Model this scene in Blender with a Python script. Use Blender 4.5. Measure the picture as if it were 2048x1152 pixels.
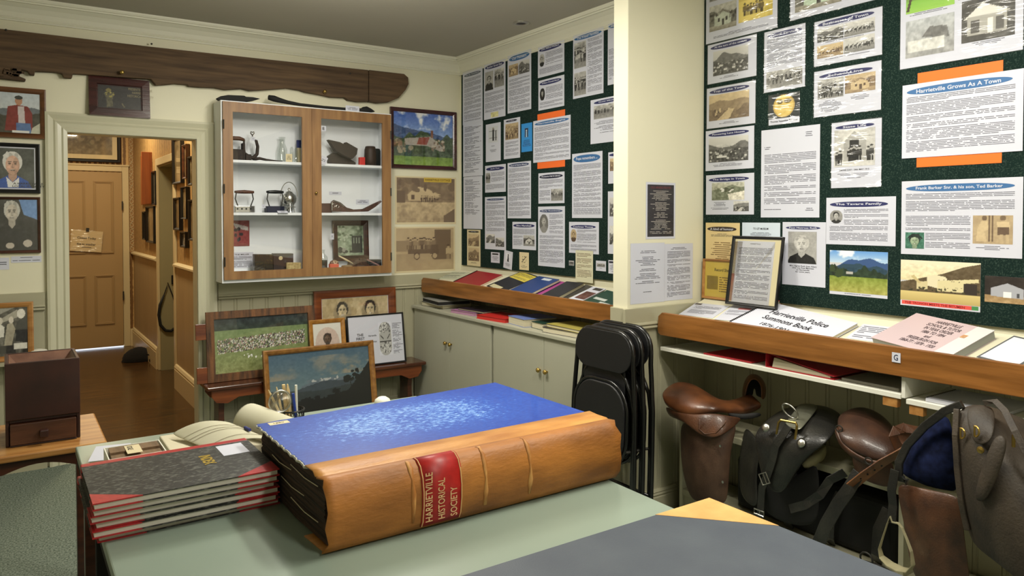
import bpy, bmesh, math, random
import numpy as np
from mathutils import Vector, Matrix, noise as mn
for o in list(bpy.data.objects): bpy.data.objects.remove(o)
SC = bpy.context.scene; COL = SC.collection
PI = math.pi
# ---------------------------------------------------------------- camera
CF, CYAW, CP, CX, CY, CH = 1489.7, .5966, .023, 1024, 467.8, 1.52
cd = bpy.data.cameras.new('camera'); cam = bpy.data.objects.new('camera', cd); COL.objects.link(cam)
cd.sensor_width = 36; cd.lens = CF/2048*36; cd.shift_x = 0; cd.shift_y = (CY-576)/2048; cd.clip_start = .05
cam.location = (0, 0, CH); cam.rotation_euler = (PI/2-CP, 0, -CYAW)
SC.camera = cam
# ---------------------------------------------------------------- light and exposure
def lin(c): return tuple((x/12.92 if x <= .04045 else ((x+.055)/1.055)**2.4) for x in c)
def C255(r, g, b): return lin((r/255, g/255, b/255))
W = bpy.data.worlds.new('world'); SC.world = W; W.use_nodes = True
W.node_tree.nodes['Background'].inputs[0].default_value = (1, .93, .8, 1)
W.node_tree.nodes['Background'].inputs[1].default_value = .02
SC.view_settings.view_transform = 'Standard'; SC.view_settings.look = 'None'
SC.view_settings.gamma = 1; SC.view_settings.use_curve_mapping = False
SC.view_settings.exposure = 0.05
def area(name, loc, sx, sy, w, col, rot=(0, 0, 0)):
    l = bpy.data.lights.new(name, 'AREA'); l.shape = 'RECTANGLE'; l.size = sx; l.size_y = sy; l.energy = w; l.color = col
    o = bpy.data.objects.new(name, l); COL.objects.link(o); o.location = loc; o.rotation_euler = rot; return o
area('ceiling_fluorescent_light', (1.95, 1.25, 2.7), .14, 1.2, 38, (1, .955, .84))
area('ceiling_fluorescent_light', (1.1, -.7, 2.7), .14, 1.2, 40, (1, .955, .84))
area('ceiling_fluorescent_light', (1.55, 3.45, 2.7), .14, 1.2, 40, (1, .955, .84))
def point_fill(name, loc, w, col=(1, .955, .84)):
    l = bpy.data.lights.new(name, 'POINT'); l.shadow_soft_size = .09; l.energy = w; l.color = col
    o = bpy.data.objects.new(name, l); COL.objects.link(o); o.location = loc
point_fill('cornice_fill_light', (1.85, 1.5, 2.42), 19); point_fill('cornice_fill_light', (1.3, 3.3, 2.42), 34)  # added omni fill lamps, no fitting, to brighten the cornice and upper walls
area('hall_ceiling_light', (.75, 6.5, 2.75), .3, .3, 29, (1, .84, .56))
area('hall_ceiling_light', (.75, 8.5, 2.75), .3, .3, 22, (1, .84, .56))
# ---------------------------------------------------------------- pixel -> point on a real plane
_F = Vector((math.sin(CYAW)*math.cos(CP), math.cos(CYAW)*math.cos(CP), -math.sin(CP)))
_R = Vector((math.cos(CYAW), -math.sin(CYAW), 0)); _U = _R.cross(_F); _O = Vector((0, 0, CH))
def ray(x, y): return _F+_R*((x-CX)/CF)-_U*((y-CY)/CF)
def onX(x, y, v): d = ray(x, y); return _O+d*(v/d.x)
def onY(x, y, v): d = ray(x, y); return _O+d*(v/d.y)
def onZ(x, y, v): d = ray(x, y); return _O+d*((v-CH)/d.z)
def onP(x, y, p0, n): d = ray(x, y); return _O+d*((Vector(p0)-_O).dot(n)/d.dot(n))
# ---------------------------------------------------------------- materials
def newmat(name):
    m = bpy.data.materials.new(name); m.use_nodes = True; nt = m.node_tree
    return m, nt, nt.nodes['Principled BSDF']
def nd(nt, t, **k):
    n = nt.nodes.new(t)
    for a, b in k.items(): setattr(n, a, b)
    return n
def coords(nt, sc=(1, 1, 1), kind='Object', rot=(0, 0, 0)):
    t = nd(nt, 'ShaderNodeTexCoord'); m = nd(nt, 'ShaderNodeMapping')
    m.inputs['Scale'].default_value = sc; m.inputs['Rotation'].default_value = rot
    nt.links.new(t.outputs[kind], m.inputs[0]); return m.outputs[0]
def ramp(nt, fac, stops):
    r = nd(nt, 'ShaderNodeValToRGB'); e = r.color_ramp.elements
    while len(e) < len(stops): e.new(.5)
    for k, (p, c) in enumerate(stops): e[k].position = p; e[k].color = (*c[:3], 1)
    nt.links.new(fac, r.inputs[0]); return r.outputs[0]
def mat(name, col, rough=.6, var=.0, vs=(6, 6, 6), bump=0., bs=(80, 80, 80), metal=0., col2=None, spec=.5, coat=0., det=6, kind='Object', thr=(.3, .7), sheen=0.):
    """plain colour, or col -> col2 through stretched noise, with an optional fine bump"""
    m, nt, b = newmat(name); c = C255(*col)
    b.inputs['Roughness'].default_value = rough; b.inputs['Metallic'].default_value = metal
    b.inputs['Specular IOR Level'].default_value = spec; b.inputs['Coat Weight'].default_value = coat
    b.inputs['Base Color'].default_value = (*c, 1); b.inputs['Coat Roughness'].default_value = .12
    if col2 or var:
        c2 = C255(*col2) if col2 else tuple(x*(1-var) for x in c)
        n = nd(nt, 'ShaderNodeTexNoise'); n.inputs['Scale'].default_value = 1; n.inputs['Detail'].default_value = det
        nt.links.new(coords(nt, vs, kind), n.inputs['Vector'])
        nt.links.new(ramp(nt, n.outputs['Fac'], [(thr[0], c), (thr[1], c2)]), b.inputs['Base Color'])
    if bump:
        n = nd(nt, 'ShaderNodeTexNoise'); n.inputs['Scale'].default_value = 1; n.inputs['Detail'].default_value = 4
        nt.links.new(coords(nt, bs, kind), n.inputs['Vector'])
        bp = nd(nt, 'ShaderNodeBump'); bp.inputs['Strength'].default_value = bump; bp.inputs['Distance'].default_value = .004
        nt.links.new(n.outputs['Fac'], bp.inputs['Height']); nt.links.new(bp.outputs[0], b.inputs['Normal'])
    return m
def glassmat(name, tint=(1, 1, 1), gl=.08, rough=.02, wav=0.):
    m = bpy.data.materials.new(name); m.use_nodes = True; nt = m.node_tree; nt.nodes.clear()
    o = nd(nt, 'ShaderNodeOutputMaterial'); mx = nd(nt, 'ShaderNodeMixShader'); t = nd(nt, 'ShaderNodeBsdfTransparent'); g = nd(nt, 'ShaderNodeBsdfGlossy')
    t.inputs[0].default_value = (*tint, 1); g.inputs['Roughness'].default_value = rough
    f = nd(nt, 'ShaderNodeLayerWeight'); f.inputs[0].default_value = .5
    pw = nd(nt, 'ShaderNodeMath', operation='POWER'); pw.inputs[1].default_value = 5; nt.links.new(f.outputs['Facing'], pw.inputs[0])
    ma = nd(nt, 'ShaderNodeMath', operation='ADD', use_clamp=True); ma.inputs[1].default_value = gl+.04
    nt.links.new(pw.outputs[0], ma.inputs[0]); nt.links.new(ma.outputs[0], mx.inputs[0])
    nt.links.new(t.outputs[0], mx.inputs[1]); nt.links.new(g.outputs[0], mx.inputs[2]); nt.links.new(mx.outputs[0], o.inputs[0])
    if wav:
        n = nd(nt, 'ShaderNodeTexNoise'); n.inputs['Scale'].default_value = 1; n.inputs['Detail'].default_value = 1
        nt.links.new(coords(nt, (7, 30, 10)), n.inputs['Vector'])
        bp = nd(nt, 'ShaderNodeBump'); bp.inputs['Strength'].default_value = 1; bp.inputs['Distance'].default_value = wav
        nt.links.new(n.outputs['Fac'], bp.inputs['Height'])
        nt.links.new(bp.outputs[0], g.inputs['Normal'])
    return m
def wood(name, a, b, rough=.4, sc=(3, 40, 40), coat=.15, bump=.15, kind='Object'):
    return mat(name, a, rough, col2=b, vs=sc, bump=bump, bs=tuple(x*3 for x in sc), coat=coat, kind=kind, thr=(.32, .68))
M = {}
M['wall'] = mat('cream_wall_paint', (226, 222, 196), .55, var=.04, vs=(1.5, 1.5, 1.5), bump=.05)
M['sage'] = mat('sage_dado_paint', (172, 168, 142), .4, var=.05, vs=(2, 2, 2), coat=.1)
M['trim'] = mat('pale_sage_gloss', (202, 199, 174), .35, var=.05, vs=(2, 2, 2), coat=.1)
M['cornice'] = mat('cornice_paint', (226, 224, 206), .5)
M['ceil'] = mat('ceiling_paint', (176, 171, 157), .8, var=.04, vs=(2, 2, 2))
M['carpet'] = mat('grey_green_carpet', (132, 142, 130), 1, col2=(84, 94, 84), vs=(120, 120, 120), bump=.6, bs=(260, 260, 260), spec=.05, det=3, thr=(.4, .62))
M['board'] = mat('green_felt_board', (24, 40, 36), 1, col2=(58, 76, 68), vs=(170, 170, 170), spec=.1, thr=(.5, .75))
M['cup'] = mat('cupboard_laminate', (176, 175, 156), .45, var=.04, vs=(2, 2, 2))
M['honey'] = wood('honey_pine_rail', (156, 102, 48), (116, 72, 28), .35, (30, 2.5, 30))
M['honeyx'] = wood('oiled_oak_frame', (150, 112, 68), (122, 86, 50), .5, (30, 30, 3), 0)
M['oak'] = wood('light_oak', (188, 138, 78), (150, 98, 46), .35, (3, 30, 30))
M['dkwood'] = wood('dark_bench_wood', (78, 40, 22), (44, 20, 12), .35, (3, 30, 30), .3)
M['redwood'] = wood('red_brown_wood', (134, 72, 34), (92, 42, 18), .35, (3, 30, 30), .2)
M['darkbox'] = wood('dark_stained_box', (66, 34, 26), (38, 18, 14), .45, (6, 6, 6), .1)
M['black'] = mat('black_gloss', (16, 16, 17), .35)
M['blackm'] = mat('black_matt', (22, 21, 20), .8)
M['chairblk'] = mat('black_enamel', (10, 10, 11), .28, coat=.3)
M['vinyl'] = mat('black_vinyl', (20, 20, 22), .5, bump=.15, bs=(300, 300, 300))
M['white'] = mat('white_paint', (232, 231, 218), .5)
M['carc'] = mat('cabinet_white', (234, 238, 242), .5)
M['paper'] = mat('white_paper', (206, 208, 220), .7, spec=.3)
M['cream'] = mat('cream_paper', (222, 208, 168), .7, var=.06)
M['pages'] = mat('page_edges', (214, 206, 178), .9, var=.25, vs=(3, 3, 500))
M['brass'] = mat('brass', (190, 160, 90), .35, metal=1)
M['steel'] = mat('steel', (190, 188, 180), .3, metal=1)
M['dull'] = mat('dull_iron', (60, 58, 54), .5, metal=.6)
M['glass'] = glassmat('clear_glass', gl=.02)
M['film'] = glassmat('laminate_film', gl=.02, rough=.14, wav=.02)
M['film2'] = glassmat('flat_laminate_film', gl=.0, rough=.2, wav=.003)
M['bottle'] = glassmat('bottle_glass', (.93, .95, .93), .1, .05)
def plain(r, g, b, rough=.6, **k):
    key = ('p', r, g, b, rough)
    if key not in M: M[key] = mat('colour_%02x%02x%02x' % (r, g, b), (r, g, b), rough, **k)
    return M[key]
# vertex painted picture
def picmat(name, rough, coat):
    m, nt, b = newmat(name); a = nd(nt, 'ShaderNodeAttribute'); a.attribute_name = 'Col'
    nt.links.new(a.outputs['Color'], b.inputs['Base Color']); b.inputs['Roughness'].default_value = rough; b.inputs['Coat Weight'].default_value = coat
    b.inputs['Coat Roughness'].default_value = .05; return m
M['pic'] = picmat('printed_picture', .6, 0); M['picg'] = picmat('picture_behind_glass', .5, .6)
# lines of print, from a UV map in millimetres (u along the line, v = line number)
def txtmat(name, ink):
    m, nt, b = newmat(name); uv = nd(nt, 'ShaderNodeUVMap'); s = nd(nt, 'ShaderNodeSeparateXYZ'); nt.links.new(uv.outputs[0], s.inputs[0])
    def mth(op, a, c=None, **k):
        n = nd(nt, 'ShaderNodeMath', operation=op, **k)
        for i, v in enumerate((a, c)):
            if v is None: continue
            if isinstance(v, (int, float)): n.inputs[i].default_value = v
            else: nt.links.new(v, n.inputs[i])
        return n.outputs[0]
    fl = mth('FLOOR', s.outputs[1]); fr = mth('FRACT', s.outputs[1])
    cmb = nd(nt, 'ShaderNodeCombineXYZ'); nt.links.new(s.outputs[0], cmb.inputs[0]); nt.links.new(mth('MULTIPLY', fl, 7.31), cmb.inputs[1])
    n1 = nd(nt, 'ShaderNodeTexNoise'); n1.inputs['Scale'].default_value = .55; n1.inputs['Detail'].default_value = 3; nt.links.new(cmb.outputs[0], n1.inputs['Vector'])
    word = mth('GREATER_THAN', n1.outputs['Fac'], .41)
    band = mth('LESS_THAN', mth('ABSOLUTE', mth('SUBTRACT', fr, .5)), .21)
    fac = mth('MULTIPLY', word, band)
    tr = nd(nt, 'ShaderNodeBsdfTransparent'); mx = nd(nt, 'ShaderNodeMixShader'); out = nt.nodes['Material Output']
    b.inputs['Base Color'].default_value = (*C255(*ink), 1); b.inputs['Roughness'].default_value = .7
    nt.links.new(mth('MULTIPLY', fac, .62), mx.inputs[0]); nt.links.new(tr.outputs[0], mx.inputs[1]); nt.links.new(b.outputs[0], mx.inputs[2]); nt.links.new(mx.outputs[0], out.inputs[0])
    return m
M['ink'] = txtmat('printed_lines', (66, 66, 80)); M['inkw'] = txtmat('white_printed_lines', (214, 206, 196)); M['inkb'] = txtmat('brown_script', (120, 84, 40))
# ---------------------------------------------------------------- object helpers
def tag(o, label=None, cat=None, group=None, kind=None):
    if label: o['label'] = label
    if cat: o['category'] = cat
    if group: o['group'] = group
    if kind: o['kind'] = kind
    return o
def thing(name, label, cat, loc=(0, 0, 0), rz=0, group=None):
    o = bpy.data.objects.new(name, None); COL.objects.link(o); o.location = loc; o.rotation_euler = (0, 0, rz); o.empty_display_size = .05
    return tag(o, label, cat, group)
class MB:
    def __init__(s): s.v = []; s.f = []; s.m = []; s.uv = None
    def poly(s, pts, mi=0):
        k = len(s.v); s.v += [tuple(p) for p in pts]; s.f.append(tuple(range(k, k+len(pts)))); s.m.append(mi); return s
    def box(s, x0, x1, y0, y1, z0, z1, mi=0, M4=None):
        k = len(s.v); P = [(x, y, z) for z in (z0, z1) for x, y in ((x0, y0), (x1, y0), (x1, y1), (x0, y1))]
        if M4 is not None: P = [tuple(M4 @ Vector(p)) for p in P]
        s.v += P
        for f in ((3, 2, 1, 0), (4, 5, 6, 7), (0, 1, 5, 4), (1, 2, 6, 5), (2, 3, 7, 6), (3, 0, 4, 7)): s.f.append(tuple(k+i for i in f)); s.m.append(mi)
        return s
    def prism(s, pts, a, b, ax=1, mi=0, M4=None):
        """closed outline pts (2-D) pushed from a to b along axis ax"""
        n = len(pts); k = len(s.v)
        def q(p, t):
            v = {0: (t, p[0], p[1]), 1: (p[0], t, p[1]), 2: (p[0], p[1], t)}[ax]
            return tuple(M4 @ Vector(v)) if M4 is not None else v
        s.v += [q(p, a) for p in pts]+[q(p, b) for p in pts]
        s.f.append(tuple(range(k+n-1, k-1, -1))); s.f.append(tuple(range(k+n, k+2*n))); s.m += [mi, mi]
        for i in range(n): j = (i+1) % n; s.f.append((k+i, k+j, k+n+j, k+n+i)); s.m.append(mi)
        return s
    def tube(s, pts, r, n=8, mi=0, closed=False, cap=True):
        P = [Vector(p) for p in pts]; rr = r if isinstance(r, (list, tuple)) else [r]*len(P); k = len(s.v); up = None; N = len(P)
        for i, p in enumerate(P):
            a = P[(i-1) % N] if (i > 0 or closed) else p; b = P[(i+1) % N] if (i < N-1 or closed) else p
            t = (b-a).normalized()
            if up is None: up = t.orthogonal().normalized()
            up = (up-t*up.dot(t)); up = up.normalized() if up.length > 1e-6 else t.orthogonal().normalized()
            w = t.cross(up)
            for j in range(n):
                an = 2*PI*j/n; s.v.append(tuple(p+(up*math.cos(an)+w*math.sin(an))*rr[i]))
        for i in range(N-1+(1 if closed else 0)):
            for j in range(n):
                a0 = k+(i % N)*n; a1 = k+((i+1) % N)*n; j2 = (j+1) % n
                s.f.append((a0+j, a0+j2, a1+j2, a1+j)); s.m.append(mi)
        if cap and not closed:
            s.f.append(tuple(k+j for j in range(n-1, -1, -1))); s.f.append(tuple(k+(N-1)*n+j for j in range(n))); s.m += [mi, mi]
        return s
    def lathe(s, prof, n=24, c=(0, 0, 0), mi=0, M4=None):
        k = len(s.v)
        for r, z in prof:
            for j in range(n):
                a = 2*PI*j/n; v = Vector((c[0]+r*math.cos(a), c[1]+r*math.sin(a), c[2]+z)); s.v.append(tuple(M4 @ v) if M4 is not None else tuple(v))
        for i in range(len(prof)-1):
            for j in range(n):
                j2 = (j+1) % n; s.f.append((k+i*n+j, k+i*n+j2, k+(i+1)*n+j2, k+(i+1)*n+j)); s.m.append(mi)
        s.f.append(tuple(k+j for j in range(n-1, -1, -1))); s.f.append(tuple(k+(len(prof)-1)*n+j for j in range(n))); s.m += [mi, mi]
        return s
    def grid(s, rows, mi=0, closed=False):
        k = len(s.v); nr = len(rows); nc = len(rows[0])
        for r in rows: s.v += [tuple(p) for p in r]
        for i in range(nr-1):
            for j in range(nc if closed else nc-1):
                j2 = (j+1) % nc; s.f.append((k+i*nc+j, k+i*nc+j2, k+(i+1)*nc+j2, k+(i+1)*nc+j)); s.m.append(mi)
        return s
    def build(s, name, mats, parent=None, smooth=False, bevel=0, sub=0, solid=0, fix=True, seg=2):
        me = bpy.data.meshes.new(name); me.from_pydata(s.v, [], s.f)
        for m in (mats if isinstance(mats, (list, tuple)) else [mats]): me.materials.append(m)
        me.polygons.foreach_set('material_index', s.m)
        if fix:
            bm = bmesh.new(); bm.from_mesh(me); bmesh.ops.recalc_face_normals(bm, faces=bm.faces); bm.to_mesh(me); bm.free()
        if smooth: me.shade_smooth()
        o = bpy.data.objects.new(name, me); COL.objects.link(o)
        if parent: o.parent = parent
        if solid: q = o.modifiers.new('solid', 'SOLIDIFY'); q.thickness = solid; q.offset = 0
        if bevel: q = o.modifiers.new('bevel', 'BEVEL'); q.width = bevel; q.segments = seg; q.limit_method = 'ANGLE'
        if sub: q = o.modifiers.new('sub', 'SUBSURF'); q.levels = sub; q.render_levels = sub
        return o
def struct(o): o['kind'] = 'structure'; return o
def copy_tree(o, parent=None):
    c = o.copy(); COL.objects.link(c)
    if parent: c.parent = parent
    for ch in [x for x in bpy.data.objects if x.parent == o and x != c]: copy_tree(ch, c)
    return c
def B(name, x0, x1, y0, y1, z0, z1, m, parent=None, bevel=0): return MB().box(x0, x1, y0, y1, z0, z1).build(name, m, parent, bevel=bevel)
YB, XR, YN, YN2, XN, ZC = 5.312, 3.096, 2.724, 2.83, 2.54, 2.80
# ================================================================ the room
XL, YF = -1.6, -2.2
ZD = 1.065; DX0, DX1, DZ = .303, 1.07, 2.05; TH = .13
struct(B('floor', XL, XR+.1, YF, YB+.14, -.05, 0, M['carpet']))
def floorboards():
    m, nt, b = newmat('polished_floorboards'); c = coords(nt, (1, 1, 1)); s = nd(nt, 'ShaderNodeSeparateXYZ'); nt.links.new(c, s.inputs[0])
    n = nd(nt, 'ShaderNodeTexNoise'); n.inputs['Scale'].default_value = 1; nt.links.new(coords(nt, (2.5, 45, 1)), n.inputs['Vector'])
    col = ramp(nt, n.outputs['Fac'], [(.3, C255(84, 56, 24)), (.7, C255(46, 30, 12))])
    w = nd(nt, 'ShaderNodeMath', operation='FRACT'); d = nd(nt, 'ShaderNodeMath', operation='MULTIPLY'); d.inputs[1].default_value = 11
    nt.links.new(s.outputs[1], d.inputs[0]); nt.links.new(d.outputs[0], w.inputs[0])
    g = nd(nt, 'ShaderNodeMath', operation='GREATER_THAN'); g.inputs[1].default_value = .05; nt.links.new(w.outputs[0], g.inputs[0])
    mx = nd(nt, 'ShaderNodeMix', data_type='RGBA'); nt.links.new(g.outputs[0], mx.inputs[0]); mx.inputs[6].default_value = (.012, .006, .003, 1); nt.links.new(col, mx.inputs[7])
    nt.links.new(mx.outputs[2], b.inputs['Base Color']); b.inputs['Roughness'].default_value = .22; return m
struct(B('floor_hall', -.1, 2.0, YB+.14, 9.9, -.05, 0, floorboards()))
struct(B('ceiling', XL-.1, XR+.1, YF-.1, YB+.1, ZC, ZC+.1, M['ceil']))
w = MB().box(XL, DX0, YB, YB+TH, 0, ZC).box(DX1, XR+.1, YB, YB+TH, 0, ZC).box(DX0, DX1, YB, YB+TH, DZ, ZC); struct(w.build('wall_back', M['wall']))
struct(B('wall_right', XR, XR+.1, YF, YB, 0, ZC, M['wall']))
struct(B('wall_left', XL-.1, XL, YF, YB, 0, ZC, M['wall'])); struct(B('wall_front', XL-.1, XR+.1, YF-.1, YF, 0, ZC, M['wall']))
struct(B('wall_nib', XN, XR, YN, YN2, 0, ZC, M['wall'], bevel=.004))
# tongue and groove dado, its flat cap board and two rounded mouldings
def dado(name, L, ang, loc, z0=0, zc=ZD, pitch=.105):
    mb = MB(); n = max(1, round(L/pitch)); p = L/n; g = .004
    pts = [(0, 0)]
    for i in range(n):
        x0, x1 = i*p, (i+1)*p
        pts += [(x0, -.012), (x0+.012, -.012), (x0+.014, -.007), (x0+.018, -.007), (x0+.020, -.012), (x1-g, -.012), (x1-.001, -.006)]
    pts += [(L, 0)]
    k = [(x, y) for x, y in pts]
    mb.prism([(a, b) for a, b in k], z0, zc-.1, ax=2)
    mb.box(0, L, -.018, 0, zc-.075, zc)
    for zz in (zc-.082, zc-.1):
        mb.prism([(0, zz-.008), (-.026, zz-.008), (-.031, zz-.002), (-.026, zz+.006), (-.018, zz+.009), (0, zz+.009)], 0, L, ax=0)
    o = struct(mb.build(name, M['sage'], bevel=.0015, seg=1)); o.location = loc; o.rotation_euler = (0, 0, ang); return o
dado('trim_1', DX0-.115-XL, 0, (XL, YB, 0)); dado('trim_2', XR-DX1-.115, 0, (DX1+.115, YB, 0))
dado('trim_3', YB-YN2, -PI/2, (XR, YB, 0)); dado('trim_4', XR-XN+.03, 0, (XN-.03, YN, 0), pitch=.13)
dado('trim_5', YN2-YN, -PI/2, (XN, YN2, 0)); dado('trim_6', YN-YF, -PI/2, (XR, YN, 0))
def skirt(name, L, ang, loc, h=.13, m='sage'):
    mb = MB().prism([(0, 0), (-.03, 0), (-.03, h-.04), (-.024, h-.034), (-.03, h-.026), (-.024, h-.016), (-.028, h-.012), (-.02, h), (0, h)], 0, L, ax=0)
    o = struct(mb.build(name, M[m])); o.location = loc; o.rotation_euler = (0, 0, ang); return o
skirt('baseboard_back', DX0-.115-XL, 0, (XL, YB, 0)); skirt('baseboard_bench', 2.65-DX1-.115, 0, (DX1+.115, YB, 0)); skirt('baseboard_nib', .36, 0, (XN-.03, YN, 0)); skirt('baseboard_end', YN2-YN, -PI/2, (XN, YN2, 0))
# cornice
def cornice(name, L, ang, loc):
    pr = [(0, -.125), (-.012, -.125), (-.014, -.117), (-.008, -.112), (-.014, -.105), (-.012, -.098), (-.02, -.075), (-.04, -.048), (-.066, -.03), (-.078, -.028), (-.08, -.02), (-.092, -.02), (-.098, -.01), (-.1, 0), (0, 0)]
    o = struct(MB().prism(pr, 0, L, ax=0).build(name, M['cornice'])); o.location = loc; o.rotation_euler = (0, 0, ang); return o
cornice('trim_7', XR-XL, 0, (XL, YB, ZC)); cornice('trim_8', YB-YN2, -PI/2, (XR, YB, ZC)); cornice('trim_9', YN-YF, -PI/2, (XR, YN, ZC))
# doorway architrave and reveal
def architrave(name, x0, x1, z1, y, wd, m, s=-1):
    pr = [(0, 0), (0, .016), (.02, .02), (.03, .014), (.05, .018), (.062, .024), (.072, .018), (.09, .026), (.1, .03), (wd, .026), (wd, 0)]
    R = [[(x0-a, y+s*b, 0) for a, b in pr], [(x0-a, y+s*b, z1+a) for a, b in pr], [(x1+a, y+s*b, z1+a) for a, b in pr], [(x1+a, y+s*b, 0) for a, b in pr]]
    return struct(MB().grid(R).build(name, m))
architrave('door_1', DX0+.012, DX1-.012, DZ-.012, YB, .115, M['trim'])
rv = MB().box(DX0, DX0+.015, YB-.002, YB+TH+.002, 0, DZ).box(DX1-.015, DX1, YB-.002, YB+TH+.002, 0, DZ).box(DX0, DX1, YB-.002, YB+TH+.002, DZ-.015, DZ); struct(rv.build('door_2', M['trim']))
# ---------------- the hall beyond
XH, YE = 1.25, 9.78
def wallpaper():
    m, nt, b = newmat('gold_striped_wallpaper'); c = coords(nt, (1, 1, 1)); s = nd(nt, 'ShaderNodeSeparateXYZ'); nt.links.new(c, s.inputs[0])
    a = nd(nt, 'ShaderNodeMath', operation='ADD'); nt.links.new(s.outputs[0], a.inputs[0]); nt.links.new(s.outputs[1], a.inputs[1])
    w = nd(nt, 'ShaderNodeMath', operation='SINE'); d = nd(nt, 'ShaderNodeMath', operation='MULTIPLY'); d.inputs[1].default_value = 105
    nt.links.new(a.outputs[0], d.inputs[0]); nt.links.new(d.outputs[0], w.inputs[0])
    n = nd(nt, 'ShaderNodeTexNoise'); n.inputs['Scale'].default_value = 28; n.inputs['Detail'].default_value = 3; nt.links.new(c, n.inputs['Vector'])
    q = nd(nt, 'ShaderNodeMath', operation='MULTIPLY_ADD'); q.inputs[1].default_value = .42; nt.links.new(w.outputs[0], q.inputs[0]); nt.links.new(n.outputs['Fac'], q.inputs[2])
    nt.links.new(ramp(nt, q.outputs[0], [(.35, C255(120, 86, 46)), (.65, C255(206, 170, 112))]), b.inputs['Base Color']); b.inputs['Roughness'].default_value = .5; return m
M['wpaper'] = wallpaper(); M['ochre'] = mat('ochre_dado_paint', (172, 148, 108), .45, var=.12, vs=(8, 8, 1)); M['hcream'] = mat('hall_cream_gloss', (208, 192, 152), .35)
M['olive'] = mat('olive_grey_door', (150, 142, 108), .5)
SO0, SO1, SZ = 7.19, 8.03, 2.02
hw = MB().box(XH, XH+.1, YB+TH, SO0, 0, 2.9).box(XH, XH+.1, SO1, YE, 0, 2.9).box(XH, XH+.1, SO0, SO1, SZ, 2.9)
struct(hw.build('wall_hall', M['wpaper']))
struct(B('wall_hall_left', -.12, -.02, YB+TH, YE, 0, 2.9, M['wpaper'])); struct(B('wall_hall_end', -.12, 2.0, YE, YE+.1, 0, 2.9, M['wpaper']))
struct(B('ceiling_hall', -.12, 2.0, YB+TH, YE, 2.9, 3.0, M['ceil'])); struct(B('wall_hall_back', -.12, DX0, YB+TH, YB+TH+.02, 0, 2.9, M['wpaper']))
struct(B('wall_hall_near', DX1, XH, YB+TH, YB+TH+.02, 0, 2.9, M['wpaper'])); struct(B('wall_hall_over', DX0, DX1, YB+TH, YB+TH+.02, DZ, 2.9, M['wpaper']))
def hdado(name, y0, y1):
    mb = MB().box(XH-.012, XH, y0, y1, 0, 1.07); y = y0+.1
    o = struct(mb.build(name, M['ochre'])); r = MB().prism([(XH-.012, 1.07), (XH-.04, 1.085), (XH-.04, 1.1), (XH-.02, 1.11), (XH, 1.115), (XH, 1.07)], y0, y1, ax=1)
    struct(r.build(name.replace('trim', 'trim_rail'), M['hcream']))
    s = MB().prism([(XH-.035, 0), (XH-.035, .17), (XH-.025, .18), (XH-.035, .19), (XH-.025, .21), (XH, .22), (XH, 0)], y0, y1, ax=1); struct(s.build(name.replace('trim', 'baseboard'), M['hcream']))
hdado('trim_hall_near', YB+TH+.02, SO0-.07); hdado('trim_hall_far', SO1+.07, YE)
a = MB().box(XH-.022, XH, SO0-.07, SO0, 0, SZ+.07).box(XH-.022, XH, SO1, SO1+.07, 0, SZ+.07).box(XH-.022, XH, SO0, SO1, SZ, SZ+.07)
struct(a.build('door_3', M['hcream'], bevel=.004))
struct(MB().box(XH, XH+.2, SO1-.012, SO1-.001, 0, SZ-.012).box(XH, XH+.2, SO0+.001, SO0+.012, 0, SZ-.012).box(XH, XH+.2, SO0+.001, SO1-.001, SZ-.012, SZ-.001).box(XH+.2, XH+.22, SO0, SO1, 0, SZ).build('door_4', M['olive']))
# end door of the hall
ed = thing('door_5', None, None); struct(ed)
DA, DB2, DT = .44, 1.12, 2.035
mb = MB().box(DA, DB2, YE-.05, YE-.005, .015, DT)
mb.build('door_leaf', mat('tan_door_paint', (168, 140, 96), .45), ed)
mp = MB()
def panel(x0, x1, z0, z1):
    for t, d in ((0, .012), (.012, .006)):
        mp.box(x0+t, x1-t, YE-.05-d, YE-.05, z0+t, z0+t+.014).box(x0+t, x1-t, YE-.05-d, YE-.05, z1-t-.014, z1-t).box(x0+t, x0+t+.014, YE-.05-d, YE-.05, z0+t+.014, z1-t-.014).box(x1-t-.014, x1-t, YE-.05-d, YE-.05, z0+t+.014, z1-t-.014)
for x0, x1 in ((.5, .745), (.83, 1.03)):
    panel(x0, x1, .28, .85); panel(x0, x1, 1.1, 1.93)
mp.build('door_panel', mat('tan_door_panel', (158, 130, 86), .45), ed, bevel=.002)
MB().box(1.115, 1.13, YE-.062, YE-.05, .55, .65).box(1.115, 1.13, YE-.062, YE-.05, 1.6, 1.7).build('hinge', M['dull'], ed)
fr = MB().box(DB2+.005, DB2+.075, YE-.03, YE, 0, DT+.07).box(DA-.085, DA-.005, YE-.03, YE, 0, DT+.07).box(DA-.005, DB2+.005, YE-.03, YE, DT+.01, DT+.07).box(DA-.1, DB2+.08, YE-.04, YE, DT+.07, DT+.09)
fr.build('door_frame', M['hcream'], ed, bevel=.004)
em = bpy.data.materials.new('daylight_gap'); em.use_nodes = True; pb = em.node_tree.nodes['Principled BSDF']; pb.inputs['Emission Color'].default_value = (.75, .85, 1, 1); pb.inputs['Emission Strength'].default_value = 1.2
MB().box(DA, DB2, YE-.04, YE-.002, .001, .014).build('daylight_strip', em, ed)
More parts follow.
